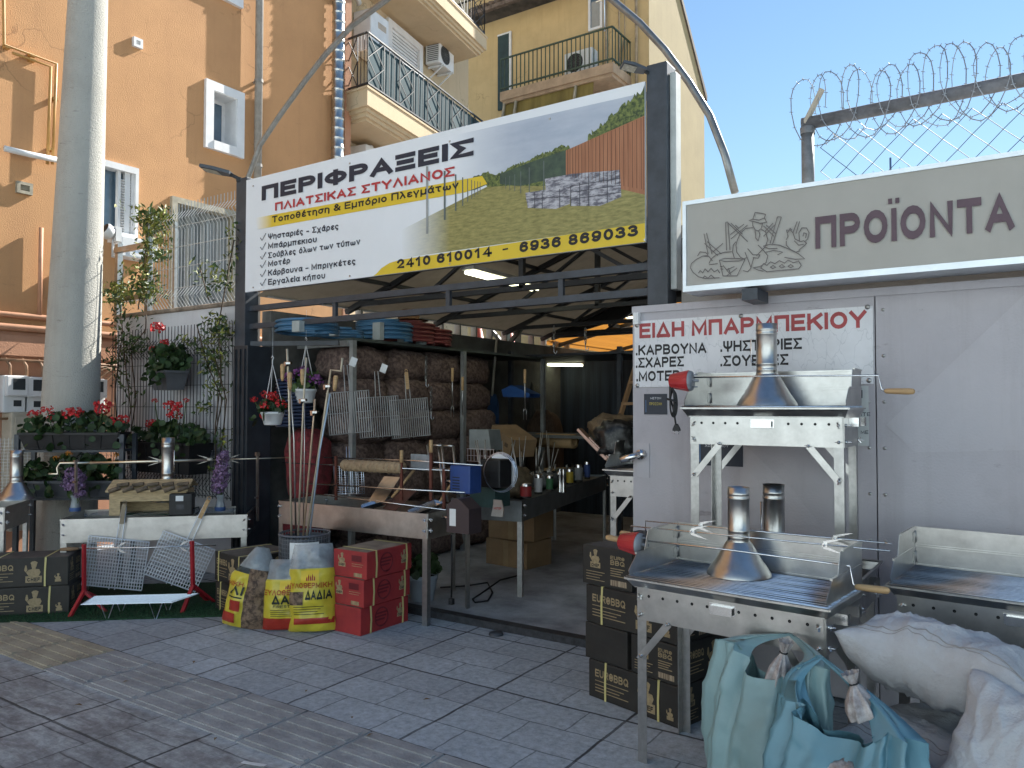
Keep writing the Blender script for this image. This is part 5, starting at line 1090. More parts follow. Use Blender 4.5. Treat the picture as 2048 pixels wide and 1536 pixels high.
carton('long black carton with one yellow strap, third level of the stack by the front grill', c0+Vector((-.015, 0, .386)), a_, .58, .30, .19, group=GB, strap=(.19,))
carton('top black carton of the stack by the front grill, its printed end facing forward', c0+Vector((-.035, 0, .58)), a_+R(3), .32, .46, .20, faces=('end', 'long'), strap=None, group=GB)
q = at(1228, 1058, Y=3.98); 
for k in range(4): carton(('lowest', 'second lowest', 'third lowest', 'topmost')[k]+' black carton of the rear stack against the sheet gate', (q.x+.01*k, 3.9, .195*k+.015*(k == 3)), R(-4), .46, .3, .19, faces=('end' if k == 3 else '', ''), strap=(.62,) if k == 3 else None, group='black charcoal cartons at the gate')
GL = 'black charcoal cartons on the left display'
aL = R(47); q = Vector((-5.813, 2.958, 0)); dl = Vector((math.cos(aL), math.sin(aL), 0))
carton('lower black charcoal carton cut off by the left edge', q-dl*.66, aL, .66, .3, .205, strap=(.25, .8), group=GL)
carton('upper black charcoal carton cut off by the left edge', q-dl*.67+Vector((0, 0, .209)), aL, .66, .3, .205, strap=(.3, .77), group=GL)
q = Vector((-5.04, 3.62, 0))
carton('lower black charcoal carton between the mesh racks and the yellow bags', q, R(-10), .42, .42, .215, faces=('long', 'long'), strap=(.2, .9), group=GL)
carton('upper black charcoal carton between the mesh racks and the yellow bags', q+Vector((-.01, 0, .22)), R(-10), .42, .42, .215, faces=('long', 'long'), strap=(.15, .88), group=GL)
GR = 'red charcoal cartons in a stack of three'
for k, lb_ in enumerate(('bottom red charcoal carton of the stack of three', 'middle red charcoal carton of the stack of three', 'top red charcoal carton of the stack of three, with a dusty lid')):
    t = carton(lb_, (-3.965+.012*k, 3.735+.008*k, .182*k), R(-1+1.2*k), .30, .46, .178, True, faces=('end' if k else '', 'long'), strap=None, group=GR)
    for yy in (.09, .4):
        b = B(); P = [(.303, yy, 0), (.304, yy+.005, .09), (.302, yy, .178), (.3, yy, .181), (0, yy, .181)]
        for p, s_ in zip(P[:-1], P[1:]): b.bar(p, s_, .0018, .014, (0, 1, 0)) if abs(s_[2]-p[2]) > .02 else b.bar(p, s_, .014, .0018)
        b.build('strap', STRAP, t)
# ================================================================ BAGS AND SACKS
def nz(p, s, o=0): return noise.noise(Vector(p)*s+Vector((o, o*1.7, o*.3)))
TURQ = mat('turquoise_bag', (.22, .355, .375), .42, var=.08, scale=3, bump=.12, bscale=14, spec=.5); TURQ2 = mat('turquoise_bag_deep', (.125, .28, .355), .42, var=.08, scale=3, bump=.12, bscale=14, spec=.5)
SACKM = wall_mat('woven_white_sack', (.45, .47, .50), (.26, .23, .21), .7, crack=False, streak=.3, bump=.3)
CLEAR = mat('cloudy_plastic', (.46, .52, .56), .25, var=.15, scale=10, alpha=.55, spec=.6); SEAM = mat('sack_seam', (.33, .32, .31), .8)
def tbag(label, P, W_, D, H, hook, m, seed, rz, cutdepth=.12, lean=0):
    """plastic carrier bag: pleated body and two gathered handles meeting at the hook point"""
    t = thing('carrier_bag', label, 'bag', P, rz, 'turquoise carrier bags hanging from the grill'); b = B(); b.smooth = True; NU, NV = 96, 34
    def pt(u, v):
        a = 2*math.pi*u; ca, sa = math.cos(a), math.sin(a)
        full = .90+.14*math.sin(min(1, v*1.1)*math.pi)**.8-.06*v
        rx = W_/2*full; ry = D/2*(full-.72*v**2)
        e = .72; x = rx*math.copysign(abs(ca)**e, ca); y = ry*math.copysign(abs(sa)**e, sa)
        f = (.006+.020*v**1.3)
        fold = f*(math.sin(9*a+seed+2.2*v)+.7*math.sin(17*a+2*seed-3*v)+.5*math.sin(5*a+seed*3))
        cr = .022*nz((x, y, v*H*.25), 10, seed)+.012*(1-abs(nz((x*1.3, y, v*H*.35), 16, seed)))**5+.006*nz((x, y, v*H), 24, seed)
        n = Vector((ca, sa, 0)); side = max(0, min(1, (abs(ca)-.05)/.65)); side = side*side*(3-2*side)
        top = H*(1-(cutdepth/H)*(1-side)+.10*side*0)
        z = top*v if v > .02 else 0
        q = Vector((x, y, z))+n*(fold+cr)
        q.x += lean*v*v
        if v < .06: q.x *= .9+1.6*v; q.y *= .9+1.6*v
        return q
    for j in range(NV+1):
        for i in range(NU): b.v.append(pt(i/NU, j/NV))
    for j in range(NV):
        for i in range(NU): k = (i+1) % NU; b.f.append([j*NU+i, j*NU+k, (j+1)*NU+k, (j+1)*NU+i]); b.mi.append(0); b.sm.append(True)
    b.f.append(list(range(NU-1, -1, -1))); b.mi.append(0); b.sm.append(False)
    b.build('bag_body', m, t)
    hk = Vector(hook)-Vector(P); hk = Matrix.Rotation(-rz, 4, 'Z') @ hk
    for s in (-1, 1):
        b = B(); M_, N_ = 14, 16; o = 0
        for i in range(N_+1):
            f = i/N_
            for j in range(M_+1):
                g = j/M_; a = (g-.5)*R(135)+(0 if s > 0 else math.pi); p0 = pt((a/(2*math.pi)) % 1, .995)
                wd = 1-f; q = p0.lerp(hk+Vector(((g-.5)*.03*s*-1, (.5-abs(g-.5))*.02, -.02+.02*f)), f**.9)
                q.x += s*(.05*math.sin(f*math.pi))*(1); q += Vector((0, -.012, 0))*math.sin(f*3.1)*math.sin(g*19+seed)*1.0
                b.v.append(q)
        for i in range(N_):
            for j in range(M_): k = i*(M_+1)+j; b.f.append([k, k+1, k+M_+2, k+M_+1]); b.mi.append(0); b.sm.append(True)
        b.build('handle', m, t)
    b = B(); b.smooth = True; vs = []; n = 14
    for j in range(n+1):
        th = math.pi/2*j/n
        for i in range(28):
            a = 2*math.pi*i/28; k = 1+.12*nz((math.cos(a), math.sin(a), j*.2), 3, seed); vs.append((W_*.36*k*math.cos(th)*math.cos(a), D*.28*k*math.cos(th)*math.sin(a), H*.5+H*.26*math.sin(th)*k))
    b.add(vs, [(j*28+i, j*28+(i+1) % 28, (j+1)*28+(i+1) % 28, (j+1)*28+i) for j in range(n) for i in range(28)], True); b.build('contents', mat('crumpled_pale_film', (.48, .46, .46), .35, var=.25, scale=25, c2=(.2, .17, .16)), t)
    return t
hook = at(1580, 1268, Y=3.0)
pA = at(1538, 1500, Y=2.84); pB = at(1698, 1500, Y=2.66)
tbag('pale turquoise carrier bag hanging from the right brace of the front grill', (pA.x, 2.84, .0), .44, .26, .63, hook, TURQ, 1.3, R(-16), .085)
hook2 = at(1640, 1312, Y=2.80)
tbag('deep turquoise carrier bag in front, with a tied white bag inside', (pB.x, 2.60, .0), .48, .30, .545, hook2, TURQ2, 4.1, R(-20), .075)
def necked(label, p, top, r, seed):
    """gathered neck of a tied clear bag standing out of a carrier"""
    p, top = Vector(p), Vector(top); t = thing('tied_bag', label, 'bag', p); ax = top-p; L_ = ax.length; b = B(); Q = ax.to_track_quat('Z', 'Y').to_matrix().to_4x4(); b.M = Q; b.smooth = True
    NU = 40; prof = [(r*.95, 0), (r, .15), (r*.85, .35), (r*.55, .55), (r*.3, .68), (r*.2, .74), (r*.32, .82), (r*.5, .95), (r*.55, 1)]
    vs = []; 
    for rr, f in prof:
        for i in range(NU): a = 2*math.pi*i/NU; k = 1+.16*math.sin(8*a+seed)+.1*math.sin(13*a+seed*2); vs.append((rr*k*math.cos(a), rr*k*math.sin(a)*.7, f*L_))
    b.add(vs, [(j*NU+i, j*NU+(i+1) % NU, (j+1)*NU+(i+1) % NU, (j+1)*NU+i) for j in range(len(prof)-1) for i in range(NU)], True)
    b.build('bag_neck', mat('crumpled_pale_film', (.48, .46, .46), .35, var=.25, scale=25, c2=(.2, .17, .16)), t)
    b = B(); b.M = Q; b.tube([(r*.24*math.cos(a*.52), r*.2*math.sin(a*.52), L_*.74) for a in range(12)], .003, 5, True); b.build('tie', BLACK, t)
necked('tied pale bag neck sticking out of the pale turquoise carrier bag', at(1555, 1370, Y=2.86), at(1572, 1282, Y=2.86), .06, 1)
necked('tied white bag neck sticking out of the deep turquoise carrier bag', at(1730, 1432, Y=2.66), at(1700, 1345, Y=2.66), .065, 2)
def sack(label, P, size, rot, seed, ex=.55, seam=True, group='dirty white charcoal sacks'):
    """stuffed woven sack: pillow with pulled corners, creases and a sewn edge"""
    t = thing('charcoal_sack', label, 'sack', P, 0, group); t.rotation_euler = rot; b = B(); b.smooth = True; N = 64; vs = []; idx = {}
    Lx, Ly, Lz = size
    def pt(u, v, s):
        e = (1-abs(u)**3.2)*(1-abs(v)**3.2); e = max(0, e)**.55
        pin = 1-.10*(1-abs(u)**2)*abs(v)**4-.0; pin2 = 1-.12*(1-abs(v)**2)*abs(u)**4
        x, y = u*Lx/2*pin2, v*Ly/2*pin
        lump = 1+.16*nz((x, y, s), 4, seed)+.08*nz((x, y, s), 10, seed)
        z = s*Lz/2*e*lump
        wav = .014*math.sin(u*9+seed)*abs(v)**6+.014*math.sin(v*8+seed)*abs(u)**6
        r1 = 1-abs(noise.noise(Vector((x*4+seed, y*9, s*2+seed)))); r2 = 1-abs(noise.noise(Vector((x*14, y*5+seed, s*3)))); r3 = 1-abs(noise.noise(Vector((x*22+y*9+seed, y*20-x*7, s))))
        tuck = math.sin(math.atan2(v, u)*26+seed+2*math.sin(u*3))*max(abs(u), abs(v))**5*.010
        z += s*e*(.016*(r1**6)+.012*(r2**6)+.003*r3**5-.010+tuck)+wav
        return Vector((x+.012*nz((x, y, 0), 9, seed), y+.012*nz((y, x, 0), 9, seed), z))
    for s in (1, -1):
        o = len(b.v)
        for j in range(N+1):
            for i in range(N+1): b.v.append(pt(-1+2*i/N, -1+2*j/N, s))
        for j in range(N):
            for i in range(N): k = o+j*(N+1)+i; f = [k, k+1, k+N+2, k+N+1]; b.f.append(f if s > 0 else f[::-1]); b.mi.append(0); b.sm.append(True)
    b.build('sack', SACKM, t)
    b = B(); b.tube([pt(-.97+1.94*i/44, -.80+.03*math.sin(i*.4), 1)+Vector((0, 0, .002)) for i in range(45)], .0016, 5); b.tube([pt(-.97+1.94*i/44, -.86+.02*math.sin(i*.5), 1)+Vector((0, 0, .001)) for i in range(45)], .0014, 5); b.build('hem', SEAM, t)
    if seam:
        b = B(); pts = [pt(-.92, -1+2*i/40, 1)+Vector((0, 0, .004)) for i in range(41)]; b.tube(pts, .0022, 4)
        for i in range(0, 40, 1): q = pts[i]; b.bar(q+Vector((-.008, 0, .001)), q+Vector((.008, 0, .001)), .0025)
        b.build('stitching', SEAM, t)
    return t
sack('dirty white charcoal sack lying on top of the pile at the right edge', at(1893, 1330, Y=3.08), (.60, .44, .26), (R(-12), R(5), R(-14)), 3.1, seam=False)
sack('dirty white charcoal sack leaning forward at the lower right corner', at(2062, 1535, Y=2.70), (.46, .42, .2), (R(60), R(8), R(-20)), 7.7, seam=False)
sack('dirty white charcoal sack squashed at the bottom of the pile beside the turquoise bag', (at(1860, 1480, Y=2.95).x, 3.02, .12), (.62, .5, .24), (R(0), R(0), R(-20)), 5.2, seam=False)
sack('dirty white charcoal sack in the middle of the pile under the top sack', (at(1890, 1440, Y=3.0).x, 3.07, .31), (.60, .48, .22), (R(-5), R(2), R(-14)), 9.4, seam=False)
# firestarter bags
YB_ = mat('yellow_bag_print', (.60, .50, .045), .32, var=.08, scale=10, bump=.2, bscale=22, spec=.5); RB_ = mat('red_bag_print', (.38, .035, .02), .32, var=.1, scale=10, bump=.2, bscale=22, spec=.5); ORI = mat('orange_bag_ink', (.45, .10, .02), .45)
STICK = mat('firewood_stick', (.22, .15, .10), .8, c2=(.06, .04, .03), scale=24, lo=.42, hi=.58, bump=.6, bscale=30); GRNI = mat('dark_bag_ink', (.02, .03, .02), .5)
def ybag(label, P, rz, W_, D, H, seed, tilt=0, mode=0, neck=0):
    t = thing('firestarter_bag', label, 'bag', P, 0, 'yellow firestarter bags'); t.rotation_euler = (R(-8), R(tilt), rz)
    NU, NV = 40, 40; hb = .68 if not neck else .62
    def fr(u, v, o=0):      # u -1..1, v 0..1 -> front surface
        e = max(0, (1-abs(u)**2.6))**.6*(max(0, 1-abs(2*min(v, 1)*.93-.9)**3.5))**.6
        wv = W_/2*(1-.06*math.sin(v*3.1)*0)*(1 if v < hb else max(.25, 1-(v-hb)/(1-hb)*(.75 if neck else .22)))
        x = u*wv; z = v*H
        y = -D/2*e*(1+.25*nz((x, z, 0), 9, seed)) - .015*nz((x, z, 1), 15, seed)-.006*nz((x, z, 2), 38, seed)-o
        return Vector((x, y, z))
    def sheet(name, m, u0, u1, v0, v1, back=False):
        b = B(); n1, n2 = 26, 30
        for j in range(n2+1):
            for i in range(n1+1):
                q = fr(u0+(u1-u0)*i/n1, v0+(v1-v0)*j/n2)
                if back: q.y = -q.y*.9+.0
                b.v.append(q)
        for j in range(n2):
            for i in range(n1): k = j*(n1+1)+i; f = [k, k+1, k+n1+2, k+n1+1]; b.f.append(f[::-1] if back else f); b.mi.append(0); b.sm.append(True)
        return b.build(name, m, t)
    if mode == 0:
        sheet('red_band', RB_, -1, 1, 0, .17); sheet('yellow_print', YB_, -1, 1, .17, hb+.04); sheet('clear_film', CLEAR, -1, 1, hb+.04, 1)
        ua, ub = -1, 1
    elif mode == 1:
        sheet('yellow_print', YB_, -1, -.05, 0, hb+.05); sheet('stick_window', STICK, -.05, 1, 0, hb+.12); sheet('clear_film', CLEAR, -1, 1, hb+.12, 1); ua, ub = -1, -.05
    else:
        sheet('yellow_print', YB_, -1, 1, 0, hb+.04); sheet('clear_film', CLEAR, -1, 1, hb+.04, 1); ua, ub = -1, 1
    sheet('back_film', CLEAR if mode == 1 else YB_, -1, 1, 0, 1 if mode == 1 else hb, True)
    def tx(s, u0, u1, v, h, m, wt=.18):
        b = B(); L_ = W_/2*(u1-u0)
        text(b, s, (0, 0, 0), (L_, 0, 0), h, wt, 0, .18, fn=lambda a, c, o: tuple(fr(u0+(u1-u0)*a/L_, v+c/H, .008+o))); b.build('lettering', m, t)
    def patch(name, u0, u1, v0, v1, m, o=.0065):
        b = B(); n = 6
        for j in range(n+1):
            for i in range(n+1): b.v.append(fr(u0+(u1-u0)*i/n, v0+(v1-v0)*j/n, o))
        for j in range(n):
            for i in range(n): k = j*(n+1)+i; b.f.append([k, k+1, k+n+2, k+n+1]); b.mi.append(0); b.sm.append(True)
        b.build(name, m, t)
    if mode == 1:
        tx('ΜΙΚΗ', -.92, -.2, .50, .03, ORI); tx('ΔΙ', -.7, -.12, .40, .055, GRNI, .24); patch('red_block', -.62, -.15, .2, .33, RB_); patch('red_band', -.97, -.3, .05, .17, RB_); patch('text_bar', -.75, -.12, .36, .375, GRNI)
    else:
        tx('ΞΥΛΟΘΕΡΜΙΚΗ', -.88, .88, .50, .035, ORI, .2); tx('ΔΑΔΙΑ', -.55 if mode == 0 else -.1, .88, .37, .06, GRNI, .25)
        if mode == 0: tx('FIRESTARTERS', -.5, .85, .32, .018, GRNI)
        for k in range(4): patch('text_bar', -.6, .6-.12*(k % 3), .285-.028*k, .292-.028*k, GRNI)
        if mode == 2: patch('stick_window', -.8, -.2, .31, .46, STICK); patch('red_band', -.6, .95, .09, .16, RB_)
        patch('emblem_panel', -.28, .42, .56, .70, YEL, .005)
        b = B()
        for k, (du, h_) in enumerate(((-.12, .05), (-.05, .075), (.03, .06), (.1, .08), (.18, .055))): b.add([tuple(fr(.05+du, .585, .009)), tuple(fr(.05+du+.05, .585, .009)), tuple(fr(.05+du+.055, .585+h_*.6, .009)), tuple(fr(.05+du+.02, .585+h_, .009)), tuple(fr(.05+du+.01, .585+h_*.5, .009))], [(0, 1, 2, 3, 4)], False)
        b.build('flame_emblem', RB_, t)
    return t
ybag('yellow firestarter bag with a stick window and twisted clear neck, leftmost of three', (-4.48, 3.46, 0), R(28), .34, .24, .54, 2.2, 9, 1, 1)
ybag('yellow firestarter bag with red base in the middle of three', (-4.20, 3.60, 0), R(38), .36, .26, .46, 4.4, 0, 0)
ybag('yellow firestarter bag with clear bulging top touching the red cartons', (-4.04, 3.66, 0), R(34), .33, .26, .57, 6.1, -2, 2)

# ================================================================ PLANTS
def leaves(b, pts, r, seed=0, kind='round', flat=0):
    rnd = random.Random(seed)
    for p in pts:
        p = Vector(p); n = Vector((rnd.uniform(-1, 1), rnd.uniform(-1.3, .5), rnd.uniform(-.2, 1))).normalized(); u = n.orthogonal().normalized(); u = Matrix.Rotation(rnd.uniform(0, 6.28), 3, n) @ u; v = n.cross(u); s = r*rnd.uniform(.6, 1.25)
        if kind == 'round':
            vs = [p]+[p+(u*math.cos(a*.898)+v*math.sin(a*.898))*s*(1+.12*(a % 2))+n*s*.18 for a in range(7)]; b.add(vs, [(0, k+1, (k+1) % 7+1) for k in range(7)], True)
        else:
            vs = [p-u*s, p+v*s*.38-u*s*.1, p+u*s*1.1-n*s*.2, p-v*s*.38-u*s*.1]; b.add([vs[0], vs[1], vs[2], vs[3]], [(0, 1, 2), (0, 2, 3)], False)
def bloom(b, c, r, seed, n=46):
    rnd = random.Random(seed); c = Vector(c)
    for k in range(n):
        d = Vector((rnd.gauss(0, 1), rnd.gauss(0, 1), rnd.gauss(.1, .75))).normalized(); p = c+Vector((d.x*r, d.y*r, d.z*r*.72))*rnd.uniform(.7, 1.05); u = d.orthogonal().normalized(); u = Matrix.Rotation(rnd.uniform(0, 6.28), 3, d) @ u; v = d.cross(u); s = r*.36
        b.add([p, p+u*s+d*s*.3, p+(u+v)*s*.8+d*s*.45, p+v*s+d*s*.3], [(0, 1, 2), (0, 2, 3)], False)
def geranium(name, label, loc, rz, L, D, H, pot, fol, blooms, trailing=0, seed=1, petal=PETAL, group=None, cat='flower box', leafmat=LEAFD, shape='box', fr=.030, n=260):
    t = thing(name, label, cat, loc, rz, group); b = B()
    if shape == 'box':
        i = .04; P0 = [(-L/2+i, -D/2+i*.7), (L/2-i, -D/2+i*.7), (L/2-i, D/2-i*.7), (-L/2+i, D/2-i*.7)]; P1 = [(-L/2, -D/2), (L/2, -D/2), (L/2, D/2), (-L/2, D/2)]
        b.add([(*p, 0) for p in P0]+[(*p, H) for p in P1], [(3, 2, 1, 0), (0, 1, 5, 4), (1, 2, 6, 5), (2, 3, 7, 6), (3, 0, 4, 7)], False)
        for k in range(4): p, q = P1[k], P1[(k+1) % 4]; b.bar((*p, H), (*q, H), .022, .02)
        m_ = max(2, int(L/.13))
        for k in range(1, m_): x = -L/2+L*k/m_; b.bar((x*.92, -D/2+i*.7-.001, .0), (x, -D/2-.003, H), .008)
        b.build('planter', pot, t)
        b = B(); b.poly([(-L/2, -D/2, H-.02), (L/2, -D/2, H-.02), (L/2, D/2, H-.02), (-L/2, D/2, H-.02)]); b.build('soil', SOIL, t)
    else:
        b.lathe([(L*.33, 0), (L*.36, .01), (L*.47, H*.82), (L*.5, H*.84), (L*.5, H), (L*.47, H), (L*.46, H*.85)], 24, cap0=True); b.build('pot', pot, t)
        b = B(); b.lathe([(.001, H*.88), (L*.46, H*.88)], 20); b.build('soil', SOIL, t)
    rnd = random.Random(seed); pts = []
    for k in range(n):
        x = rnd.uniform(-1, 1); y = rnd.uniform(-1, 1); hh = fol*(1-.55*abs(x)**2)*rnd.uniform(.05, 1)
        if shape != 'box' and x*x+y*y > 1: continue
        xx, yy = x*L*.52, y*D*.62; zz = H+hh
        if trailing and rnd.random() < trailing: yy = -D*.6-rnd.random()*.05; zz = H-rnd.random()*.12
        pts.append((xx, yy, zz))
    b = B(); leaves(b, pts, fr, seed); b.build('foliage', leafmat, t)
    bs_ = B(); st = B()
    for k, (x, z, r) in enumerate(blooms):
        y = rnd.uniform(-.6, .2)*D; bloom(bs_, (x, y, H+z), r, seed*10+k); st.tube([(x*.8, y*.5, H), (x, y, H+z)], .004, 4)
    if blooms: bs_.build('flowers', petal, t); st.build('stalks', LEAF, t)
    return t
GPL = mat('grey_planter', (.085, .09, .10), .55, var=.12); BPL = mat('black_planter', (.018, .018, .02), .55, var=.2)
p = at(335, 780, Y=4.16); geranium('planter', 'grey flower box with bright red geraniums hung high on the trellis', (p.x, 4.17, p.z), R(-14), .44, .2, .16, GPL, .26, ((-.13, .26, .045), (-.18, .22, .04), (.04, .40, .06), (-.1, .29, .035)), .06, 3, n=300)
p = at(325, 950, Y=4.05); geranium('planter', 'long black trough of red geraniums low on the trellis behind the hood', (p.x, 4.1, p.z+.02), R(3), .9, .24, .26, BPL, .2, ((.05, .34, .055), (.05, .25, .06), (.17, .33, .05), (-.24, .17, .05), (-.13, .18, .04), (.25, .38, .025), (-.05, .38, .025)), .04, 8, n=260)
sh = thing('plant_stand', 'anthracite two tier metal plant stand in front of the concrete pole', 'plant stand', (-6.74, 3.47, 0), R(38)); b = B()
for x, y in ((-.42, -.12), (.42, -.12), (-.42, .14), (.42, .14)): b = B(); b.bar((x, y, 0), (x, y, 1.27), .035); b.build('post', DKMET, sh)
for z in (1.12, .72): b = B(); b.box(-.40, -.10, z, .40, .12, z+.02); b.build('shelf', DKMET, sh)
b = B()
b.bar((-.40, -.12, 1.25), (.40, -.12, 1.25), .03); b.build('top_rail', DKMET, sh)
b = B()
for k in range(22): b.tube([(-.42+.04*k, .15, .75), (-.42+.04*k, .15, 1.12)], .002, 3)
for k in range(9): b.tube([(-.42, .15, .76+.04*k), (.42, .15, .76+.04*k)], .002, 3)
b.build('mesh_back', MESHW, sh)
geranium('planter', 'black trough of red geraniums on the top tier of the plant stand', (-6.72, 3.44, 1.145), R(38), .8, .22, .13, BPL, .18, ((-.34, .16, .05), (-.2, .2, .045), (-.2, .13, .045), (.0, .17, .06), (.06, .18, .05), (.22, .24, .07), (.25, .2, .055), (.36, .1, .05), (.42, .12, .05)), .03, 12, n=250)
geranium('planter', 'dark ribbed trough of orange flowers on the lower tier of the plant stand', (-6.72, 3.43, .745), R(38), .8, .22, .13, GPL, .22, ((-.1, .2, .025), (.02, .24, .025), (.35, .22, .03)), .12, 21, petal=mat('orange_petal', (.62, .22, .02), .5), n=260)
p = at(545, 850, Y=4.12); hp = geranium('hanging_pot', 'white hanging pot of dark red geraniums beside the left post', (p.x, 4.12, p.z), 0, .19, .19, .105, WHITE, .1, ((-.11, -.03, .04), (.08, .06, .045), (-.08, .14, .04), (-.1, .05, .04), (-.05, .1, .04), (.02, .12, .05), (.01, .05, .045), (-.13, .1, .03)), .1, 31, group='white hanging flower pots', cat='hanging pot', shape='pot', n=130)
p2 = at(610, 806, Y=4.6); hp2 = geranium('hanging_pot', 'white hanging pot of violet flowers behind the spit rods', (p2.x, 4.6, p2.z), 0, .2, .2, .12, WHITE, .14, ((.05, .12, .06), (-.06, .1, .05), (.12, .08, .06), (.02, .16, .05)), 0, 35, petal=mat('violet_petal', (.20, .05, .22), .5, var=.2, scale=40), group='white hanging flower pots', cat='hanging pot', shape='pot', leafmat=LEAF, n=110)
for o, dz, top in ((hp, .42, (545, 728)), (hp2, .44, (612, 690))):
    b = B(); q = at(*top, Y=o.location.y)-o.location
    for k in range(3): a = k*2.09+.6; b.tube([(.09*math.cos(a), .09*math.sin(a), .11), q], .003, 4)
    b.tube([q, q+Vector((0, 0, .03)), q+Vector((.012, 0, .05)), q+Vector((.0, 0, .065)), q+Vector((-.012, 0, .05))], .005, 5); b.tube([q+Vector((0, 0, .06)), q+Vector((0, 0, .30))], .0015, 3); b.build('hanger', WHITE, o)
def vine(label, spots, Y, seed, mats, r=.034, stems=()):
    t = thing('climbing_vine', label, 'vine', (0, Y, 0)); rnd = random.Random(seed)
    for mi, m in enumerate(mats):
        b = B(); pts = []
        for (px, py, rx, ry, n) in spots:
            for k in range(n//len(mats)):
                a = rnd.uniform(0, 6.28); q = rnd.random()**.6; p = at(px+rx*q*math.cos(a), py+ry*q*math.sin(a), Y=Y); pts.append((p.x, rnd.uniform(-.1, .06), p.z))
        leaves(b, pts, r, seed+mi, 'leaf'); b.build('foliage', m, t)
    b = B()
    for st in stems:
        P = [at(x, y, Y=Y) for x, y in st]; b.tube([(p.x, -.03+rnd.uniform(-.02, .03), p.z) for p in P], .006, 5)
    b.build('stems', STEM, t); return t
vine('yellow green climbing vine on the pale mesh fence beside the camera frame', [(305, 440, 30, 28, 240), (315, 480, 28, 48, 240), (300, 545, 24, 52, 200), (285, 585, 42, 24, 200), (240, 585, 28, 26, 200), (255, 545, 22, 20, 24), (330, 430, 22, 20, 50), (262, 415, 30, 12, 10)], 4.43, 5, [LEAFY, LEAF], .036, [[(285, 620), (290, 540), (300, 430)], [(245, 625), (240, 585), (250, 540)]])
vine('dark green climbing vine at the left end of the black trellis', [(245, 640, 16, 50, 120), (270, 690, 30, 22, 130), (236, 720, 18, 26, 80), (245, 760, 10, 30, 30), (290, 650, 8, 30, 18), (275, 800, 8, 22, 20)], 4.28, 6, [LEAFD, LEAF], .03, [[(250, 900), (262, 820), (255, 720), (250, 630)], [(265, 880), (275, 800), (270, 700)], [(262, 700), (295, 660), (302, 630)], [(240, 880), (240, 780), (245, 690)]])
vine('olive climbing vine at the right end of the black trellis next to the door', [(440, 660, 28, 36, 240), (430, 730, 22, 34, 130), (405, 700, 26, 14, 40), (438, 780, 18, 20, 50), (410, 815, 10, 18, 40), (455, 880, 14, 24, 50), (380, 680, 18, 10, 26), (425, 560, 10, 40, 50), (455, 560, 14, 28, 60), (470, 500, 8, 60, 60), (405, 545, 8, 30, 22), (445, 930, 18, 24, 50)], 4.28, 9, [LEAFD, LEAF, LEAFY], .03, [[(440, 960), (435, 850), (445, 760), (440, 640), (470, 480)], [(450, 920), (460, 800), (430, 700)], [(425, 900), (450, 800), (415, 720), (400, 650)], [(420, 600), (410, 540)]])
# ================================================================ LEFT DISPLAY
def atp(px, py, P0, d):
    """point of the picture ray in the upright plane through P0 along d"""
    r = rt*((px-1024)/FPX)-up*((py-768)/FPX)+fw; n = Vector((-d[1], d[0], 0)); k = (Vector((P0[0], P0[1], 0))-Vector((CAM.x, CAM.y, 0))).dot(n)/Vector((r.x, r.y, 0)).dot(n); return CAM+r*k
def trough(label, loc, rz, w, d, h, ah=.17):
    t = thing('charcoal_trough', label, 'grill', loc, rz, 'long galvanised charcoal troughs'); legs(t, w, d, h, 0, False); tray(t, w, d, h, ah, False, False, False); return t
a2 = R(46); d2 = Vector((math.cos(a2), math.sin(a2), 0)); n2 = Vector((-math.sin(a2), math.cos(a2), 0)); F2 = Vector((-6.02, 2.99, 0))
trough('long trough on the left display with the pine model house and a black motor', F2, a2, 1.32, .55, .655)
trough('trough at the far left edge with a chimney hood on it', Vector((-6.45, 2.79, 0))-d2*.9, a2, .9, .48, .735)
p = at(32, 998, Z=.78); hood('chimney hood at the left edge of the picture on the far left trough', p, .13, .045, .13, .25)
C2 = F2+n2*.36; p = atp(335, 975, C2, d2); p.z = .66; hood('chimney hood behind the pine model house on the left display', p+Vector((0, 0, .08)), .13, .05, .15, .36, True)
# pine model house with log-slice roof
p = atp(218, 1028, F2+n2*.12, d2); t = thing('model_house', 'small pine model shelter with a roof of sawn log slices on the left trough', 'model house', (p.x, p.y, .66), a2-R(4))
b = B(); b.box(0, 0, 0, .08, .02, .19); b.box(.08, 0, .11, .50, .02, .19); b.box(.50, 0, 0, .56, .02, .19); b.box(0, .02, 0, .02, .26, .19); b.box(.54, .02, 0, .56, .26, .19); b.box(.02, .24, 0, .54, .26, .24); b.build('walls', WOODX, t)
b = B(); b.prism([(-.02, -.03, .185), (.58, -.03, .185), (.58, .14, .255), (-.02, .14, .255)], (0, 0, .012)); b.prism([(-.02, .14, .255), (.58, .14, .255), (.58, .29, .2), (-.02, .29, .2)], (0, 0, .012)); b.build('roof_boards', WOODX, t)
b = B()
for k in range(6): x = .03+.1*k; b.tube([(x-.02, -.045, .192+.006*(k % 2)), (x+.055, -.03, .22)], .017, 8)
for k in range(5): x = .05+.11*k; b.bar((x, .02, .235), (x+.08, .03, .245), .05, .02)
b.build('log_slices', mat('log_bark', (.20, .155, .11), .85, var=.3, scale=20), t)
b = B(); b.box(.1, .03, .0, .48, .2, .006); b.build('felt_floor', mat('green_felt', (.02, .06, .03), .9), t)
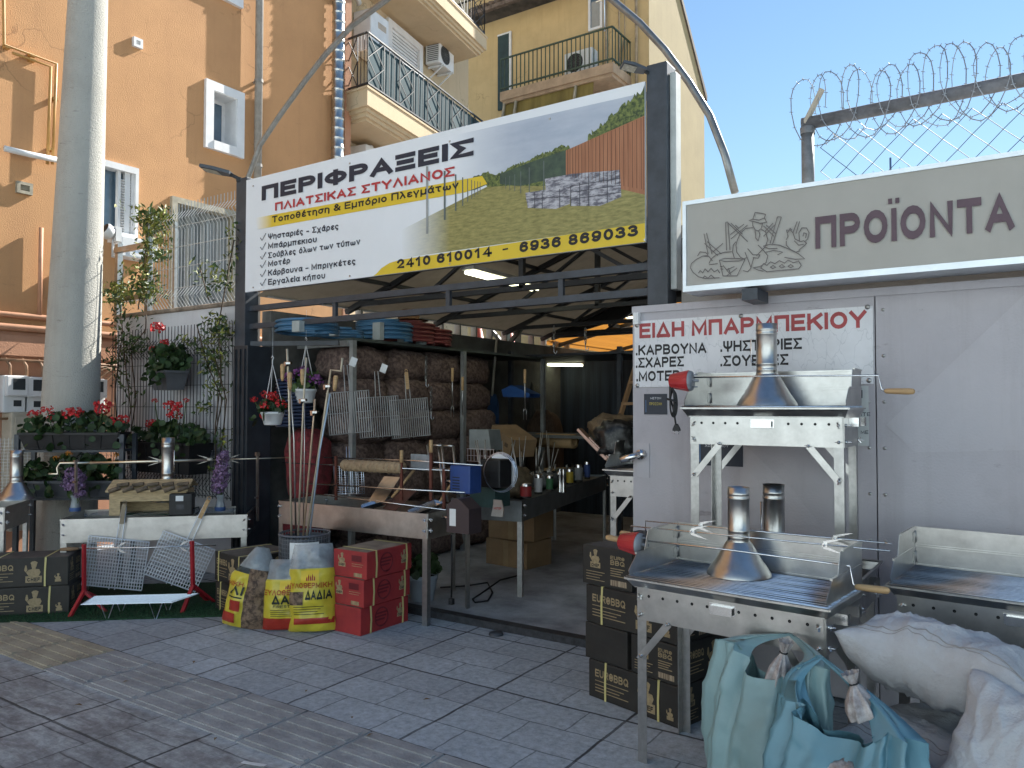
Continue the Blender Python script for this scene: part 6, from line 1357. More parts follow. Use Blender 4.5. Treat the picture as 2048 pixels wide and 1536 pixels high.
p = atp(337, 1030, F2+n2*.02, d2); t = thing('spit_motor', 'square black battery spit motor standing on the left trough', 'motor', (p.x, p.y, .66), a2); b = B(); b.bbox(0, 0, 0, .17, .13, .17, .012); b.build('housing', BLACK, t); b = B(); b.box(.05, -.002, .115, .105, .001, .155); b.build('sticker', WHITE, t); b = B(); b.box(.055, -.002, .05, .11, .001, .09); b.build('window', mat('motor_window', (.05, .055, .065), .2), t); b = B(); b.tube([(.17, .05, .05), (.21, .04, .06), (.22, .03, .03), (.19, .03, .01)], .006, 6); b.build('lead', BLACK, t)
b = B(); q0 = F2+d2*.15+n2*.1; P = []
for i in range(13):
    for j in range(5): b.v.append(q0+d2*(1.05*i/12)+n2*(.3*j/4)+Vector((0, 0, .662+.012*nz((i*.3, j*.5, 0), 1.7)+.006)))
for i in range(12):
    for j in range(4): k = i*5+j; b.f.append([k, k+5, k+6, k+1]); b.mi.append(0); b.sm.append(True)
tag(b.build('plastic_sheet', mat('clear_sheet', (.42, .5, .55), .2, var=.1, scale=8, alpha=.6)), 'clear plastic sheet spread under the pine model house', 'sheet')
LIL = mat('lilac_petal', (.30, .19, .36), .6, var=.3, scale=40)
def lilac(label, P, spots, seed):
    t = thing('flower_vase', label, 'vase', P, 0, 'lilac vases on the left display'); b = B(); b.lathe([(.001, .002), (.035, .003), (.04, .02), (.034, .06), (.028, .09), (.04, .13)], 16); b.build('vase', mat('vase_glass', (.5, .56, .62), .1, var=.1, alpha=.5, spec=.8), t)
    b = B(); b.lathe([(.042, 0), (.043, .03)], 12); b.build('ribbon', mat('blue_ribbon', (.06, .12, .3), .5), t)
    b = B(); s_ = B()
    for k, (x, z, r) in enumerate(spots): bloom(b, (x, -.02*(k % 2), z), r, seed+k, 90); s_.tube([(0, 0, .02), (x*.5, 0, z*.6), (x, 0, z)], .003, 4)
    b.build('flowers', LIL, t); s_.build('stalks', LEAF, t)
p = atp(150, 1028, F2+n2*.5, d2); lilac('vase of dusty lilac blossom at the left end of the long trough', (p.x, p.y, .66), ((-.07, .26, .05), (0, .31, .055), (.05, .27, .05), (.09, .21, .045), (-.05, .19, .05), (.02, .2, .05), (.1, .15, .03), (-.1, .21, .04), (.05, .14, .035)), 50)
p = atp(440, 1022, F2+n2*.3, d2); lilac('vase of tall pink lilac at the right end of the long trough', (p.x, p.y, .66), ((.02, .42, .05), (.05, .36, .05), (0, .32, .05), (.06, .28, .05), (-.03, .25, .05), (.04, .21, .045), (-.05, .19, .04), (0, .17, .04), (.05, .46, .035)), 70)
# long spit over it
t = thing('spit', 'very long pale spit with crank and three forks over the left trough', 'spit', tuple(C2), 0, 'spit rods on the grills')
g2 = lambda x, y: atp(x, y, C2, d2)-C2
b = B(); b.tube([g2(97, 948), g2(116, 948), g2(114, 936), g2(120, 926), g2(152, 926), g2(180, 926)], .009, 8); b.tube([g2(180, 926), g2(420, 920)], .011, 8); b.tube([g2(420, 920), g2(580, 915)], .005, 6); b.build('rod', mat('pale_spit_steel', (.75, .70, .58), .3, 1, var=.05), t)
for x, y, s in ((322, 922, -1), (420, 919, -1), (456, 918, 1)):
    q = g2(x, y); b = B(); b.cyl(q-d2*.02, q+d2*.02, .014, 8)
    for k in (-1, 1): b.prism([q+Vector((0, 0, .006*k)), q+d2*s*.03+Vector((0, 0, .02*k)), q+d2*s*.10+Vector((0, 0, .038*k)), q+d2*s*.035+Vector((0, 0, .010*k))], n2*.005)
    b.build('fork', mat('dull_fork', (.42, .40, .36), .45, .3, var=.1), t)
for x, y0, y1, r in ((152, 924, 985, .011), (515, 908, 1042, .011)):
    q0, q1 = atp(x, y0, C2, d2), atp(x, y1, C2, d2); t = thing('spit_upright', 'steel upright holding the '+('crank' if x < 200 else 'thin right')+' end of the long spit', 'upright', tuple(q1), 0, 'uprights of the long spit'); b = B(); b.bar((0, 0, 0), tuple(q0-q1), .022, .014); b.build('bar', GALVD, t); b = B(); b.cb(tuple(q0-q1), (.03, .03, .03)); b.cb(tuple((q0-q1)*.35+Vector((0, -.01, 0))), (.03, .02, .015)); b.build('clamp', STEEL, t)
# hinged grilling racks
RACKW = mat('zinc_wire', (.72, .78, .86), .45, .2, var=.06)
def rack(label, name, O, ax, tilt, w, h, hl, nx, nz_, m=WIRE, grip=WOOD, lean=0, group=None, card=False, r=.0022):
    """two-layer wire grilling rack; ax: direction of its width; tilt turns it in its own plane; O = top of the handle"""
    t = thing(name, label, 'grill rack', O, 0, group); ax = Vector(ax).normalized(); nn = Vector((ax.y, -ax.x, 0)); v = (Vector((0, 0, 1))*math.cos(lean)-nn*math.sin(lean)*-1).normalized()
    u2 = ax*math.cos(tilt)+v*math.sin(tilt); v2 = -ax*math.sin(tilt)+v*math.cos(tilt)
    f = lambda x, z, y=0: tuple(u2*x+v2*z+nn*y)
    b = B(); z1 = -hl; z0 = -hl-h
    for y in (0, .022):
        b.tube([f(-w/2, z1, y), f(w/2, z1, y), f(w/2, z0, y), f(-w/2, z0, y)], r*1.7, 5, True)
        for k in range(1, nx): x = -w/2+w*k/nx; b.tube([f(x, z1, y), f(x, z0, y)], r, 3)
        for k in range(1, nz_): z = z0+h*k/nz_; b.tube([f(-w/2, z, y), f(w/2, z, y)], r, 3)
    b.build('wire_grid', m, t)
    b = B()
    for s in (-1, 1): b.tube([f(s*.014, -.02, .01), f(s*.02, z1, .01), f(s*.02, z0-.015, .01)], .004, 5)
    b.build('handle_wire', m, t)
    if grip: b = B(); b.bar(f(0, .0, .012), f(0, -.15, .012), .03, .022, tuple(nn)); b.tube([f(.012*math.cos(a*.8), .015+.014*math.sin(a*.8), .012) for a in range(8)], .003, 4, True); b.build('grip', grip, t)
    if card: b = B(); q = Vector(f(.03, -.02, -.02)); b.add([tuple(q), tuple(q+ax*.05+v*-.02), tuple(q+ax*.075+v*.05), tuple(q+ax*.025+v*.07)], [(0, 1, 2, 3)], False); b.build('price_card', WHITE, t)
    return t
Pf = F2-n2*.05
rack('wire grilling rack with a wooden grip, left one leaning on the left trough', 'grill_rack', atp(250, 1008, Pf, d2), d2, R(-9), .42, .38, .27, 22, 14, grip=mat('grey_wood', (.30, .25, .18), .7), lean=R(8), group='wire grilling racks on the left display', r=.0018, m=RACKW)
Pf3 = F2-n2*.07
rack('wire grilling rack tilted sideways, right one leaning on the left trough', 'grill_rack', atp(417, 1000, Pf3, d2), d2, R(-24), .40, .36, .34, 20, 12, lean=R(8), group='wire grilling racks on the left display', r=.0018, m=RACKW)
# red stands with a spit between
REDM = mat('red_painted_steel', (.36, .02, .03), .45, var=.12)
def rstand(label, foot, top, post, others):
    P0 = Vector(foot); t = thing('spit_stand', label, 'stand', tuple(P0), 0, 'red spit stands'); b = B(); b.bar(tuple(Vector(post)-P0), tuple(Vector(top)-P0), .028, .02); b.build('post', REDM, t)
    for f in (foot, *others): b = B(); b.bar(tuple(Vector(f)-P0), tuple(Vector(post)-P0+Vector((0, 0, .03))), .026, .018); b.build('leg', REDM, t)
S1 = F2-n2*.20; q = atp(168, 1190, S1, d2); tp = atp(168, 1088, S1, d2); rstand('red tripod spit stand at the left end of the mesh racks', at(138, 1237, Z=0), tp, q, [(q.x+.1, q.y+.12, 0), (q.x-.1, q.y+.25, 0)])
q2 = atp(386, 1178, S1, d2); tp2 = atp(384, 1082, S1, d2); rstand('red tripod spit stand in front of the tilted mesh rack', at(363, 1229, Z=0), tp2, q2, [at(432, 1206, Z=0), (q2.x-.1, q2.y+.2, 0)])
t = thing('spit', 'spit rod with a brown handle lying across the two red stands', 'spit', tuple(S1), 0, 'spit rods on the grills'); g3 = lambda x, y: atp(x, y, S1, d2)-S1
b = B(); b.tube([g3(156, 1097), g3(300, 1095), g3(432, 1090)], .005, 6); b.build('rod', STEEL, t); b = B(); b.tube([g3(157, 1097), g3(140, 1098), g3(121, 1099)], [.009, .014, .012], 8); b.build('wooden_handle', mat('brown_wood', (.25, .16, .09), .6), t)
for x in (233, 358):
    q = g3(x, 1096 if x < 300 else 1093); b = B()
    for k in (-1, 1): b.prism([q, q+d2*.03+Vector((0, 0, .035*k)), q+d2*.07+Vector((0, 0, .04*k)), q+d2*.03+Vector((0, 0, .015*k))], n2*.005)
    b.build('fork', STEEL, t)
# low folding grate
A, Bq, Cq = at(162, 1209, Z=.12), at(340, 1205, Z=.12), at(372, 1180, Z=.12); t = thing('folding_grate', 'low chromed folding grate on thin wire legs over the green mat', 'grate', tuple(A)); A0 = Vector(A); e1 = Bq-A0; e2 = Vector((-.16, .18, 0))
b = B()
for k in range(20): s = k/19; sh_ = e1*(.06*s); b.tube([tuple(e2*s+e1*.0), tuple(e2*s+e1*1.03+d2*.12*s)], .0028, 4)
b.tube([(0, 0, 0), tuple(e2)], .004, 4); b.tube([tuple(e1), tuple(e1*1.03+e2+d2*.12)], .004, 4); b.build('wire_grid', WIRE, t)
for f1, f2 in ((.2, .1), (.75, .1), (.25, .9), (.8, .9)):
    b = B(); q = e1*f1+e2*f2; b.tube([tuple(q), tuple(q+d2*.04-Vector((0, 0, .12)))], .003, 4); b.tube([tuple(q+d2*.09), tuple(q+d2*.05-Vector((0, 0, .12)))], .003, 4); b.build('leg', WIRE, t)
# green mat
MATG = mat('artificial_grass', (.022, .085, .035), .9, var=.3, scale=60, bump=.8, bscale=160)
g0, g1 = at(-60, 1249, Z=0), at(500, 1232, Z=0); dm = (g1-g0).normalized(); nm = Vector((-dm.y, dm.x, 0)); b = B(); b.prism([tuple(g0), tuple(g1), tuple(g1+nm*1.1), tuple(g0+nm*1.1)], (0, 0, .012))
rnd = random.Random(2); Lg = (g1-g0).length
for k in range(2600): q = g0+dm*rnd.uniform(0, Lg)+nm*rnd.uniform(0, .35)+Vector((0, 0, .012)); b.add([tuple(q-dm*.0025), tuple(q+dm*.0025), tuple(q+Vector((rnd.uniform(-.006, .006), rnd.uniform(-.006, .006), .018)))], [(0, 1, 2)], False)
tag(b.build('grass_mat', MATG), 'strip of green artificial grass mat under the left display', 'mat')
t = thing('wooden_crate', 'pale wooden slatted crate under the far left trough', 'crate', (-7.35, 2.75, 0), a2); b = B()
for k in range(5): b.box(-.02, .0, .04+.1*k, .32, .015, .12+.1*k)
b.build('slats', WOODX, t); b = B()
for x in (0, .3): b.box(x-.025, -.012, 0, x+.025, 0, .55)
b.build('upright', WOODX, t)
ms = mesh_panel('mesh_sheet', 'piece of pale fine welded mesh at the far left edge', 0, .5, 0, .5, 0, MESHW, .002, .03, (), .0, .03, 'mesh'); q = at(-20, 985, X=-7.9); ms.location = q; ms.rotation_euler = (R(-10), 0, R(60))

# ================================================================ SHOP ENTRANCE
F3 = Vector((-4.908, 4.09, 0)); a3 = R(2.4); d3 = Vector((math.cos(a3), math.sin(a3), 0)); n3 = Vector((-math.sin(a3), math.cos(a3), 0))
trough('long trough in the shop entrance behind the red cartons', F3, a3, 1.455, .52, .762)
# mesh bin with spits
pb = Vector((-4.33, 3.84, 0)); t = thing('mesh_bin', 'round grey mesh bin full of long spits behind the yellow bags', 'bin', pb); b = B(); rb, hb_ = .175, .6
for k in range(44): a = k*2*math.pi/44; b.tube([(rb*math.cos(a), rb*math.sin(a), 0), (rb*math.cos(a), rb*math.sin(a), hb_)], .0026, 4)
for k in range(22): b.tube([(rb*1.003*math.cos(a*.2618), rb*1.003*math.sin(a*.2618), hb_*k/21) for a in range(24)], .0026, 4, True)
b.build('mesh', mat('bin_mesh', (.20, .22, .25), .5, .4), t); b = B(); b.lathe([(rb-.012, 0), (rb-.012, hb_-.02)], 28); b.build('lining', mat('bin_lining', (.09, .10, .12), .8), t); b = B(); b.tube([(rb*math.cos(a*.2244), rb*math.sin(a*.2244), hb_) for a in range(28)], .008, 6, True); b.build('rim', mat('bin_rim', (.12, .13, .16), .5), t)
b = B()
for j in range(7): a = R(-75+j*11); b.v += [Vector(((rb+.006)*math.cos(a), (rb+.006)*math.sin(a), .38)), Vector(((rb+.006)*math.cos(a), (rb+.006)*math.sin(a), .56))]
for j in range(6): b.f.append([2*j, 2*j+2, 2*j+3, 2*j+1]); b.mi.append(0); b.sm.append(True)
b.build('paper_label', WHITE, t)
BRS = mat('brassy_steel', (.62, .55, .42), .4, .35, var=.1); BLS = mat('bluish_steel', (.42, .54, .68), .4, .4, var=.1)
def brod(label, px, m, r=.007, grip=None, clamp=None, Y=3.84):
    P = [at(x, y, Y=Y) for x, y in px]; o = P[-1]; t = thing('spit', label, 'spit', tuple(o), 0, 'long spits standing in the mesh bin'); b = B(); b.tube([tuple(p-o) for p in P], r, 6); b.build('rod', m, t)
    if grip: a, c = at(*grip[0], Y=Y-.01)-o, at(*grip[1], Y=Y-.01)-o; b = B(); b.tube([tuple(a), tuple(a.lerp(c, .1)), tuple(a.lerp(c, .8)), tuple(c)], [.012, .017, .014, .008], 8); b.build('wooden_handle', WOOD, t)
    if clamp: q = at(*clamp, Y=Y)-o; b = B(); b.cb(tuple(q), (.07, .02, .018)); b.cb(tuple(q+Vector((0, -.015, -.01))), (.02, .03, .03)); b.build('clamp', STEEL, t)
brod('tallest spit in the mesh bin with a wooden handle hanging left of its top', [(574, 698), (578, 790), (583, 1080)], BRS, .008, ((565, 728), (565, 762)), (576, 726))
brod('spit in the mesh bin with a thick wooden handle, second from the left', [(579, 742), (588, 880), (592, 1080)], GALVD, .006, ((580, 744), (580, 780)))
brod('spit in the mesh bin passing in front of the violet hanging pot', [(613, 715), (607, 800), (596, 1080)], BRS, .007, ((605, 738), (605, 770)), (606, 800))
brod('short spit in the mesh bin with a cross clamp at its top', [(630, 798), (626, 850), (606, 1080)], mat('coppery_steel', (.6, .45, .32), .4, .4, var=.1), .007, None, (629, 824))
brod('cranked spit in the mesh bin, leaning right with a hanging wooden handle', [(685, 716), (682, 742), (662, 740), (653, 800), (612, 1080)], BRS, .008, ((672, 751), (669, 782)), (655, 772))
brod('bluish spit in the mesh bin leaning to the right', [(660, 788), (640, 900), (618, 1080)], BLS, .006)
brod('thin dark spit standing straight in the mesh bin', [(609, 800), (609, 900), (606, 1080)], GALVD, .004)
# things on and over the entrance trough
Ym = 4.36
t = thing('rope_roll', 'thick pale roll of coiled rope threaded on a spit over the entrance trough', 'roll', tuple(at(684, 930, Y=Ym))); o = Vector(t.location); q = at(806, 936, Y=Ym)-o; b = B(); N = 26; prof = []
for k in range(N): u = k/N; rr = .045*(.6 if k == 0 else 1)*(1+.05*math.sin(k*2.3)); prof += [(rr*.92, u), (rr, u+.3/N), (rr, u+.7/N), (rr*.92, u+.98/N)]
L_ = q.length; b.M = q.to_track_quat('Z', 'Y').to_matrix().to_4x4(); b.lathe([(.012, 0)]+[(r_, u*L_) for r_, u in prof]+[(.012, L_)], 18); b.build('rope', mat('jute_rope', (.40, .30, .185), .85, c2=(.26, .18, .11), scale=30, bump=.4), t)
spit('thin spit carrying the rope roll across the entrance trough', Ym, [(648, 915), (820, 921), (965, 931)], r=.006)
spit('spit over the entrance trough reaching to the blue motor', Ym-.02, [(565, 925), (700, 932), (900, 941)], r=.005)
spit('front spit over the entrance trough passing before the wire rack', Ym-.14, [(615, 967), (780, 977), (930, 985)], r=.006)
spit('lowest spit over the entrance trough ending at the brown motor', Ym-.16, [(600, 985), (750, 1002), (893, 1020)], r=.005)
for px, y0, y1 in ((672, 912, 1000), (862, 905, 1000), (888, 938, 1020), (803, 925, 1000)):
    q0, q1 = at(px, y0, Y=Ym-.02), at(px, y1, Y=Ym-.02); t = thing('spit_upright', {672: 'rust red upright left of the wire rack', 862: 'rust red upright with a wooden peg behind the orange packet', 888: 'rust red upright beside the blue motor', 803: 'rust red upright at the right end of the rope roll'}[px], 'upright', tuple(q1), 0, 'rust red spit uprights'); b = B(); b.bar((0, 0, 0), tuple(q0-q1), .022, .014); b.build('bar', mat('rust_red_steel', (.15, .045, .03), .6, var=.25, scale=20), t)
    if px in (862, 803): b = B(); b.cyl(q0-q1, q0-q1+Vector((0, 0, .09)), .014, 8); b.build('peg', WOOD, t)
rack('upright wire grill rack with a loop handle standing in the entrance trough', 'grill_rack', at(697, 888, Y=Ym+.05), (1, 0, 0), R(4), .30, .22, .17, 5, 12, grip=None, r=.0026)
def scoop(label, px, py, rz, m):
    p = at(px, py, Y=4.25); t = thing('ash_shovel', label, 'shovel', (p.x, 4.3, .70), rz, 'ash shovels in the entrance trough'); b = B(); N = 8; vs = []
    for j in range(2):
        for i in range(N+1): a = R(200+140*i/N); vs.append((.085*math.cos(a), -.10+.22*j, .09+.07*math.sin(a)+.06*j))
    b.add(vs, [(i, i+1, N+2+i, N+1+i) for i in range(N)], True); b.poly([vs[N+1+i] for i in range(N+1)]); b.build('pan', m, t); b = B(); b.cyl((0, .12, .12), (.0, .3, .34), .011, 8); b.build('handle', WOOD, t)
scoop('shiny ash shovel at the right end of the entrance trough', 842, 1020, R(-20), STEEL); scoop('shiny ash shovel beside the wire rack', 742, 1000, R(-40), STEEL)
t = thing('metal_sheet', 'rust brown metal sheet lying in the entrance trough', 'sheet', tuple(at(780, 1012, Y=4.3)), R(-10)); b = B(); b.prism([(-.09, 0, -.03), (.09, -.02, -.03), (.13, .15, .11), (-.05, .16, .11)], (0, 0, .006)); b.build('sheet', mat('rust_sheet', (.14, .06, .045), .6, var=.2), t)
t = thing('metal_sheet', 'bluish bent metal sheet lying in the entrance trough', 'sheet', tuple(at(756, 1000, Y=4.36)), R(10)); b = B(); b.prism([(-.09, 0, -.02), (.06, -.02, -.02), (.1, .15, .16), (-.05, .16, .16)], (0, 0, .004)); b.build('sheet', GALV, t)
t = thing('packet', 'orange packet in clear film on the entrance trough', 'packet', tuple(at(840, 935, Y=4.5))); b = B(); b.bbox(-.07, 0, 0, .08, .04, .085, .012); b.build('carton', mat('orange_packet', (.5, .14, .05), .35, c2=(.3, .07, .03), scale=14), t); b = B(); b.box(-.09, -.003, -.02, .10, -.002, .1); b.build('film', CLEAR, t)
def motor(label, px0, py0, px1, py1, Y, D, m, shape='box', sticker=None, group='spit motors in the shop entrance'):
    a, c = at(px0, py1, Y=Y), at(px1, py0, Y=Y); W_, H = c.x-a.x, c.z-a.z; t = thing('spit_motor', label, 'motor', tuple(a), 0, group); b = B()
    if shape == 'box': b.bbox(0, 0, 0, W_, D, H, .012); 
    else: b.prism([(0, 0, 0), (W_, 0, 0), (W_, 0, H*.72), (W_*.55, 0, H), (W_*.3, 0, H), (0, 0, H*.78)], (0, D, 0))
    b.build('housing', m, t); b = B()
    if shape == 'box':
        for k in range(5): b.box(W_*.15, -.002, H*(.15+.1*k), W_*.5, -.0005, H*(.19+.1*k))
        b.build('vent_slots', BLACK, t)
    if sticker: b = B(); b.box(W_*sticker[0], -.002, H*sticker[1], W_*sticker[2], -.0005, H*sticker[3]); b.build('sticker', WHITE, t)
    b = B(); b.cyl((-.0, D*.5, H*.35), (-.09, D*.5, H*.38), .012, 8); b.cyl((0, D*.5, H*.75), (-.04, D*.5, H*.75), .01, 8); b.build('shaft', STEEL, t); return t
motor('blue spit motor over the entrance trough', 899, 932, 940, 986, 4.4, .14, mat('blue_plastic', (.03, .075, .26), .4, var=.1))
motor('dark brown house shaped spit motor with a paper label in front of the entrance trough', 893, 1000, 938, 1064, 4.15, .14, mat('brown_motor', (.06, .042, .045), .45, var=.1), 'house', (.14, .2, .42, .7))
motor('black spit motor with a white card behind it', 960, 920, 1000, 974, 4.7, .16, BLACK)
motor('green winch motor under the black spit motor', 940, 966, 990, 1012, 4.75, .2, mat('green_motor', (.04, .085, .085), .45, var=.15), 'house')
p = at(1000, 972, Y=4.9); t = thing('card', 'white card standing behind the black spit motor', 'card', tuple(p)); b = B(); b.prism([(0, 0, 0), (.13, 0, 0), (.13, 0, .19), (-.02, 0, .25), (-.08, 0, .22)], (0, .004, 0)); b.build('card', WPAINT, t)
p = at(998, 945, Y=4.66); t = thing('steel_cable', 'ring of thin steel cable hung on the black spit motor', 'cable', tuple(p)); b = B()
for k in range(3): b.tube([((.135+.006*k)*math.cos(a*.2244), .01*k, (.135+.005*k)*math.sin(a*.2244)) for a in range(28)], .0028, 4, True)
b.build('ring', WIRE, t)
p = at(982, 1032, Y=4.62); t = thing('steel_tag', 'curved bright steel tag with red lettering under the black motor', 'tag', tuple(p)); b = B(); b.prism([(0, 0, 0), (.1, 0, 0), (.11, 0, .06), (.09, 0, .12), (.02, 0, .12), (.02, 0, .09)], (0, .01, 0)); b.build('plate', GALV, t); b = B(); text(b, 'ΜΟΤΕΡ', (.025, -.0005, .05), (.09, -.0005, .05), .018, .2, .0004, .2); b.build('lettering', REDINK, t)
# pale pot, floor cables
p = at(828, 1208, Z=0); geranium('plant_pot', 'pale blue plant pot with a small dark shrub under the entrance trough', (p.x, p.y+.1, .0), 0, .24, .24, .21, mat('pale_blue_pot', (.36, .42, .48), .5, var=.06), .14, (), 0, 44, shape='pot', cat='plant pot', n=110)
t = thing('floor_cable', 'black power cable looped on the shop floor behind the sill', 'cable', tuple(at(950, 1200, Z=.015))); o = Vector(t.location); b = B(); b.tube([tuple(at(x, y, Z=.02)-o) for x, y in ((880, 1175), (930, 1172), (975, 1165), (985, 1185), (975, 1202), (950, 1205), (945, 1198), (960, 1188), (1000, 1160), (1040, 1150))], .007, 5); b.build('cord', BLACK, t)
t = thing('floor_cable', 'power plug hanging on its cable below the brown motor', 'cable', tuple(at(903, 1070, Y=4.3))); o = Vector(t.location); b = B(); b.tube([(0, 0, 0), tuple(at(904, 1130, Y=4.28)-o), tuple(at(903, 1195, Y=4.28)-o)], .006, 5); q = at(903, 1203, Y=4.28)-o; b.cb(tuple(q), (.03, .03, .04)); b.build('cord', BLACK, t)

# ================================================================ INSIDE THE SHOP
t3 = at(1044, 1003, Z=.76); aT = R(102); dT = Vector((math.cos(aT), math.sin(aT), 0)); t = thing('work_table', 'dark galvanised work table running back into the shop, covered with goods', 'table', (t3.x, t3.y, 0), aT); legs(t, 2.6, .62, .76, 0, False)
b = B(); b.box(0, 0, .60, 2.6, .003, .76); b.box(-.003, 0, .60, 0, .62, .76); b.box(0, .003, .72, 2.6, .62, .74); b.box(2.6, 0, .6, 2.603, .62, .76); b.build('apron', mat('dull_zinc', (.22, .24, .25), .5, .8, var=.15, scale=5), t)
T0 = Vector((t3.x, t3.y, .76)); nT = Vector((-dT.y, dT.x, 0))
def tp_(u, v, z=0): return T0+dT*u+nT*v+Vector((0, 0, z))
def lump(name, label, cat, P, size, rz, m, seed, group=None, amt=.14, n=12):
    b = B(); b.smooth = True; vs = []
    for j in range(n+1):
        th = math.pi*j/n
        for i in range(2*n):
            ph = math.pi*i/n; c = Vector((math.copysign(abs(math.sin(th)*math.cos(ph))**.62, math.sin(th)*math.cos(ph)), math.copysign(abs(math.sin(th)*math.sin(ph))**.62, math.sin(th)*math.sin(ph)), math.copysign(abs(math.cos(th))**.7, math.cos(th))))
            c *= 1+amt*nz(c, 2.6, seed)+amt*.6*nz(c, 6, seed); vs.append((c.x*size[0]/2, c.y*size[1]/2, c.z*size[2]/2+size[2]/2))
    b.add(vs, [(j*2*n+i, (j+1)*2*n+i, (j+1)*2*n+(i+1) % (2*n), j*2*n+(i+1) % (2*n)) for j in range(n) for i in range(2*n)], True)
    o = b.build(name, m); o.location = P; o.rotation_euler = (0, 0, rz); tag(o, label, cat, group); return o
NET = mat('brown_net_sack', (.19, .135, .115), .85, c2=(.075, .05, .045), scale=26, lo=.4, hi=.6, bump=.5, bscale=40); REDN = mat('red_net_sack', (.22, .028, .035), .8, c2=(.10, .02, .02), scale=20, lo=.4, hi=.6, bump=.5)
lb0 = lump('net_sack', 'brown net sack of firewood in the tall pile along the left shop wall', 'sack', (-5.2, 5.2, 0), (.5, .62, .34), 0, NET, 1, 'brown net sacks along the left wall'); lb2 = None
variants = [lb0.data]
for sd in (2, 3, 4): o = lump('net_sack', 'x', 'sack', (0, 0, 0), (.5, .62, .34), 0, NET, sd); variants.append(o.data); bpy.data.objects.remove(o)
rnd = random.Random(5)
for i in range(4):
    for k in range(7):
        if i == 0 and k == 0: continue
        o = lb0.copy(); o.data = variants[(i*3+k) % 4]; col.objects.link(o); o.location = (-5.22+rnd.uniform(-.04, .04), 5.2+i*.56+rnd.uniform(-.03, .03), k*.288); o.rotation_euler = (0, 0, rnd.uniform(-.15, .15))
lump('net_sack', 'dark red net sack standing on the floor behind the mesh bin', 'sack', (-5.2, 4.62, 0), (.36, .34, .72), .3, REDN, 9, 'red net sacks behind the mesh bin'); lump('net_sack', 'dark red net sack on top of another under the red hanging pot', 'sack', (-5.22, 4.66, .68), (.36, .34, .62), .1, REDN, 12, 'red net sacks behind the mesh bin')
t = thing('storage_rack', 'pale steel storage rack with a top shelf of hose coils along the left wall', 'rack', (-5.25, 4.9, 0)); b = B(); b.box(-.3, 0, 2.085, .32, 3.2, 2.11); b.build('shelf', mat('shelf_green', (.09, .11, .10), .6, var=.2), t); b = B()
PRS = mat('pale_rack_steel', (.42, .44, .44), .5, .5, var=.15)
for y in (.0, 1.6, 3.2): b = B(); b.bar((.32, y, 0), (.32, y, 2.085), .045); b.build('upright', PRS, t)
b = B(); b.bar((-.35, -.02, 2.06), (.295, -.02, 2.06), .05); b.build('beam', PRS, t)
def coil(label, px, py, Y, r, n, m, group='coils of garden hose on the top shelf'):
    p = at(px, py, X=-5.12); t = thing('hose_coil', label, 'hose', (p.x, p.y, 2.115), 0, group); b = B(); pts = []; rnd = random.Random(px)
    for i in range(n*22): a = i*2*math.pi/22; rr = r*(1+.04*math.sin(i*.13)+rnd.uniform(-.01, .01)); pts.append((rr*math.cos(a), rr*math.sin(a), .012+.02*i/22))
    b.tube(pts, .013, 6); b.build('hose', m, t); b = B(); b.box(r*.4, -r*1.02, .0, r*.75, -r*.96+.04, .02*n*.9); b.build('label_tag', mat('hose_tag', (.4, .45, .45), .5), t)
HB = mat('blue_hose', (.06, .17, .30), .35, var=.1); HG = mat('green_hose', (.05, .16, .13), .35, var=.1); HR = mat('red_hose', (.17, .04, .04), .4, var=.15)
coil('blue garden hose coil at the left end of the top shelf', 615, 685, 5.05, .25, 5, HB); coil('small blue garden hose coil on the top shelf behind the rods', 680, 692, 5.7, .2, 3, HB); coil('tall blue garden hose coil in the middle of the top shelf', 768, 690, 6.3, .26, 9, HB); coil('red brown hose coil stacked on the top shelf', 815, 690, 7.0, .26, 10, HR); coil('dark red hose coil at the far end of the top shelf', 850, 690, 7.6, .26, 8, HR)
t = thing('hose_coil', 'dark blue hose coils stacked on the floor behind the folded door', 'hose', (-5.35, 4.62, 1.32)); b = B(); pts = []
for i in range(14*20): a = i*2*math.pi/20; pts.append((.17*math.cos(a), .14*math.sin(a), .03*i/20))
b.tube(pts, .014, 5); b.build('hose', mat('navy_hose', (.025, .04, .085), .4), t)
p = at(810, 662, Y=6.9); t = thing('straw_hat', 'tan straw hat on top of the hose coils', 'hat', (-5.12, 5.85, 2.36)); b = B(); b.lathe([(.2, 0), (.11, .01), (.1, .09), (.06, .11), (.001, .11)], 20); b.build('hat', mat('straw', (.34, .19, .10), .8, var=.2, scale=30), t)
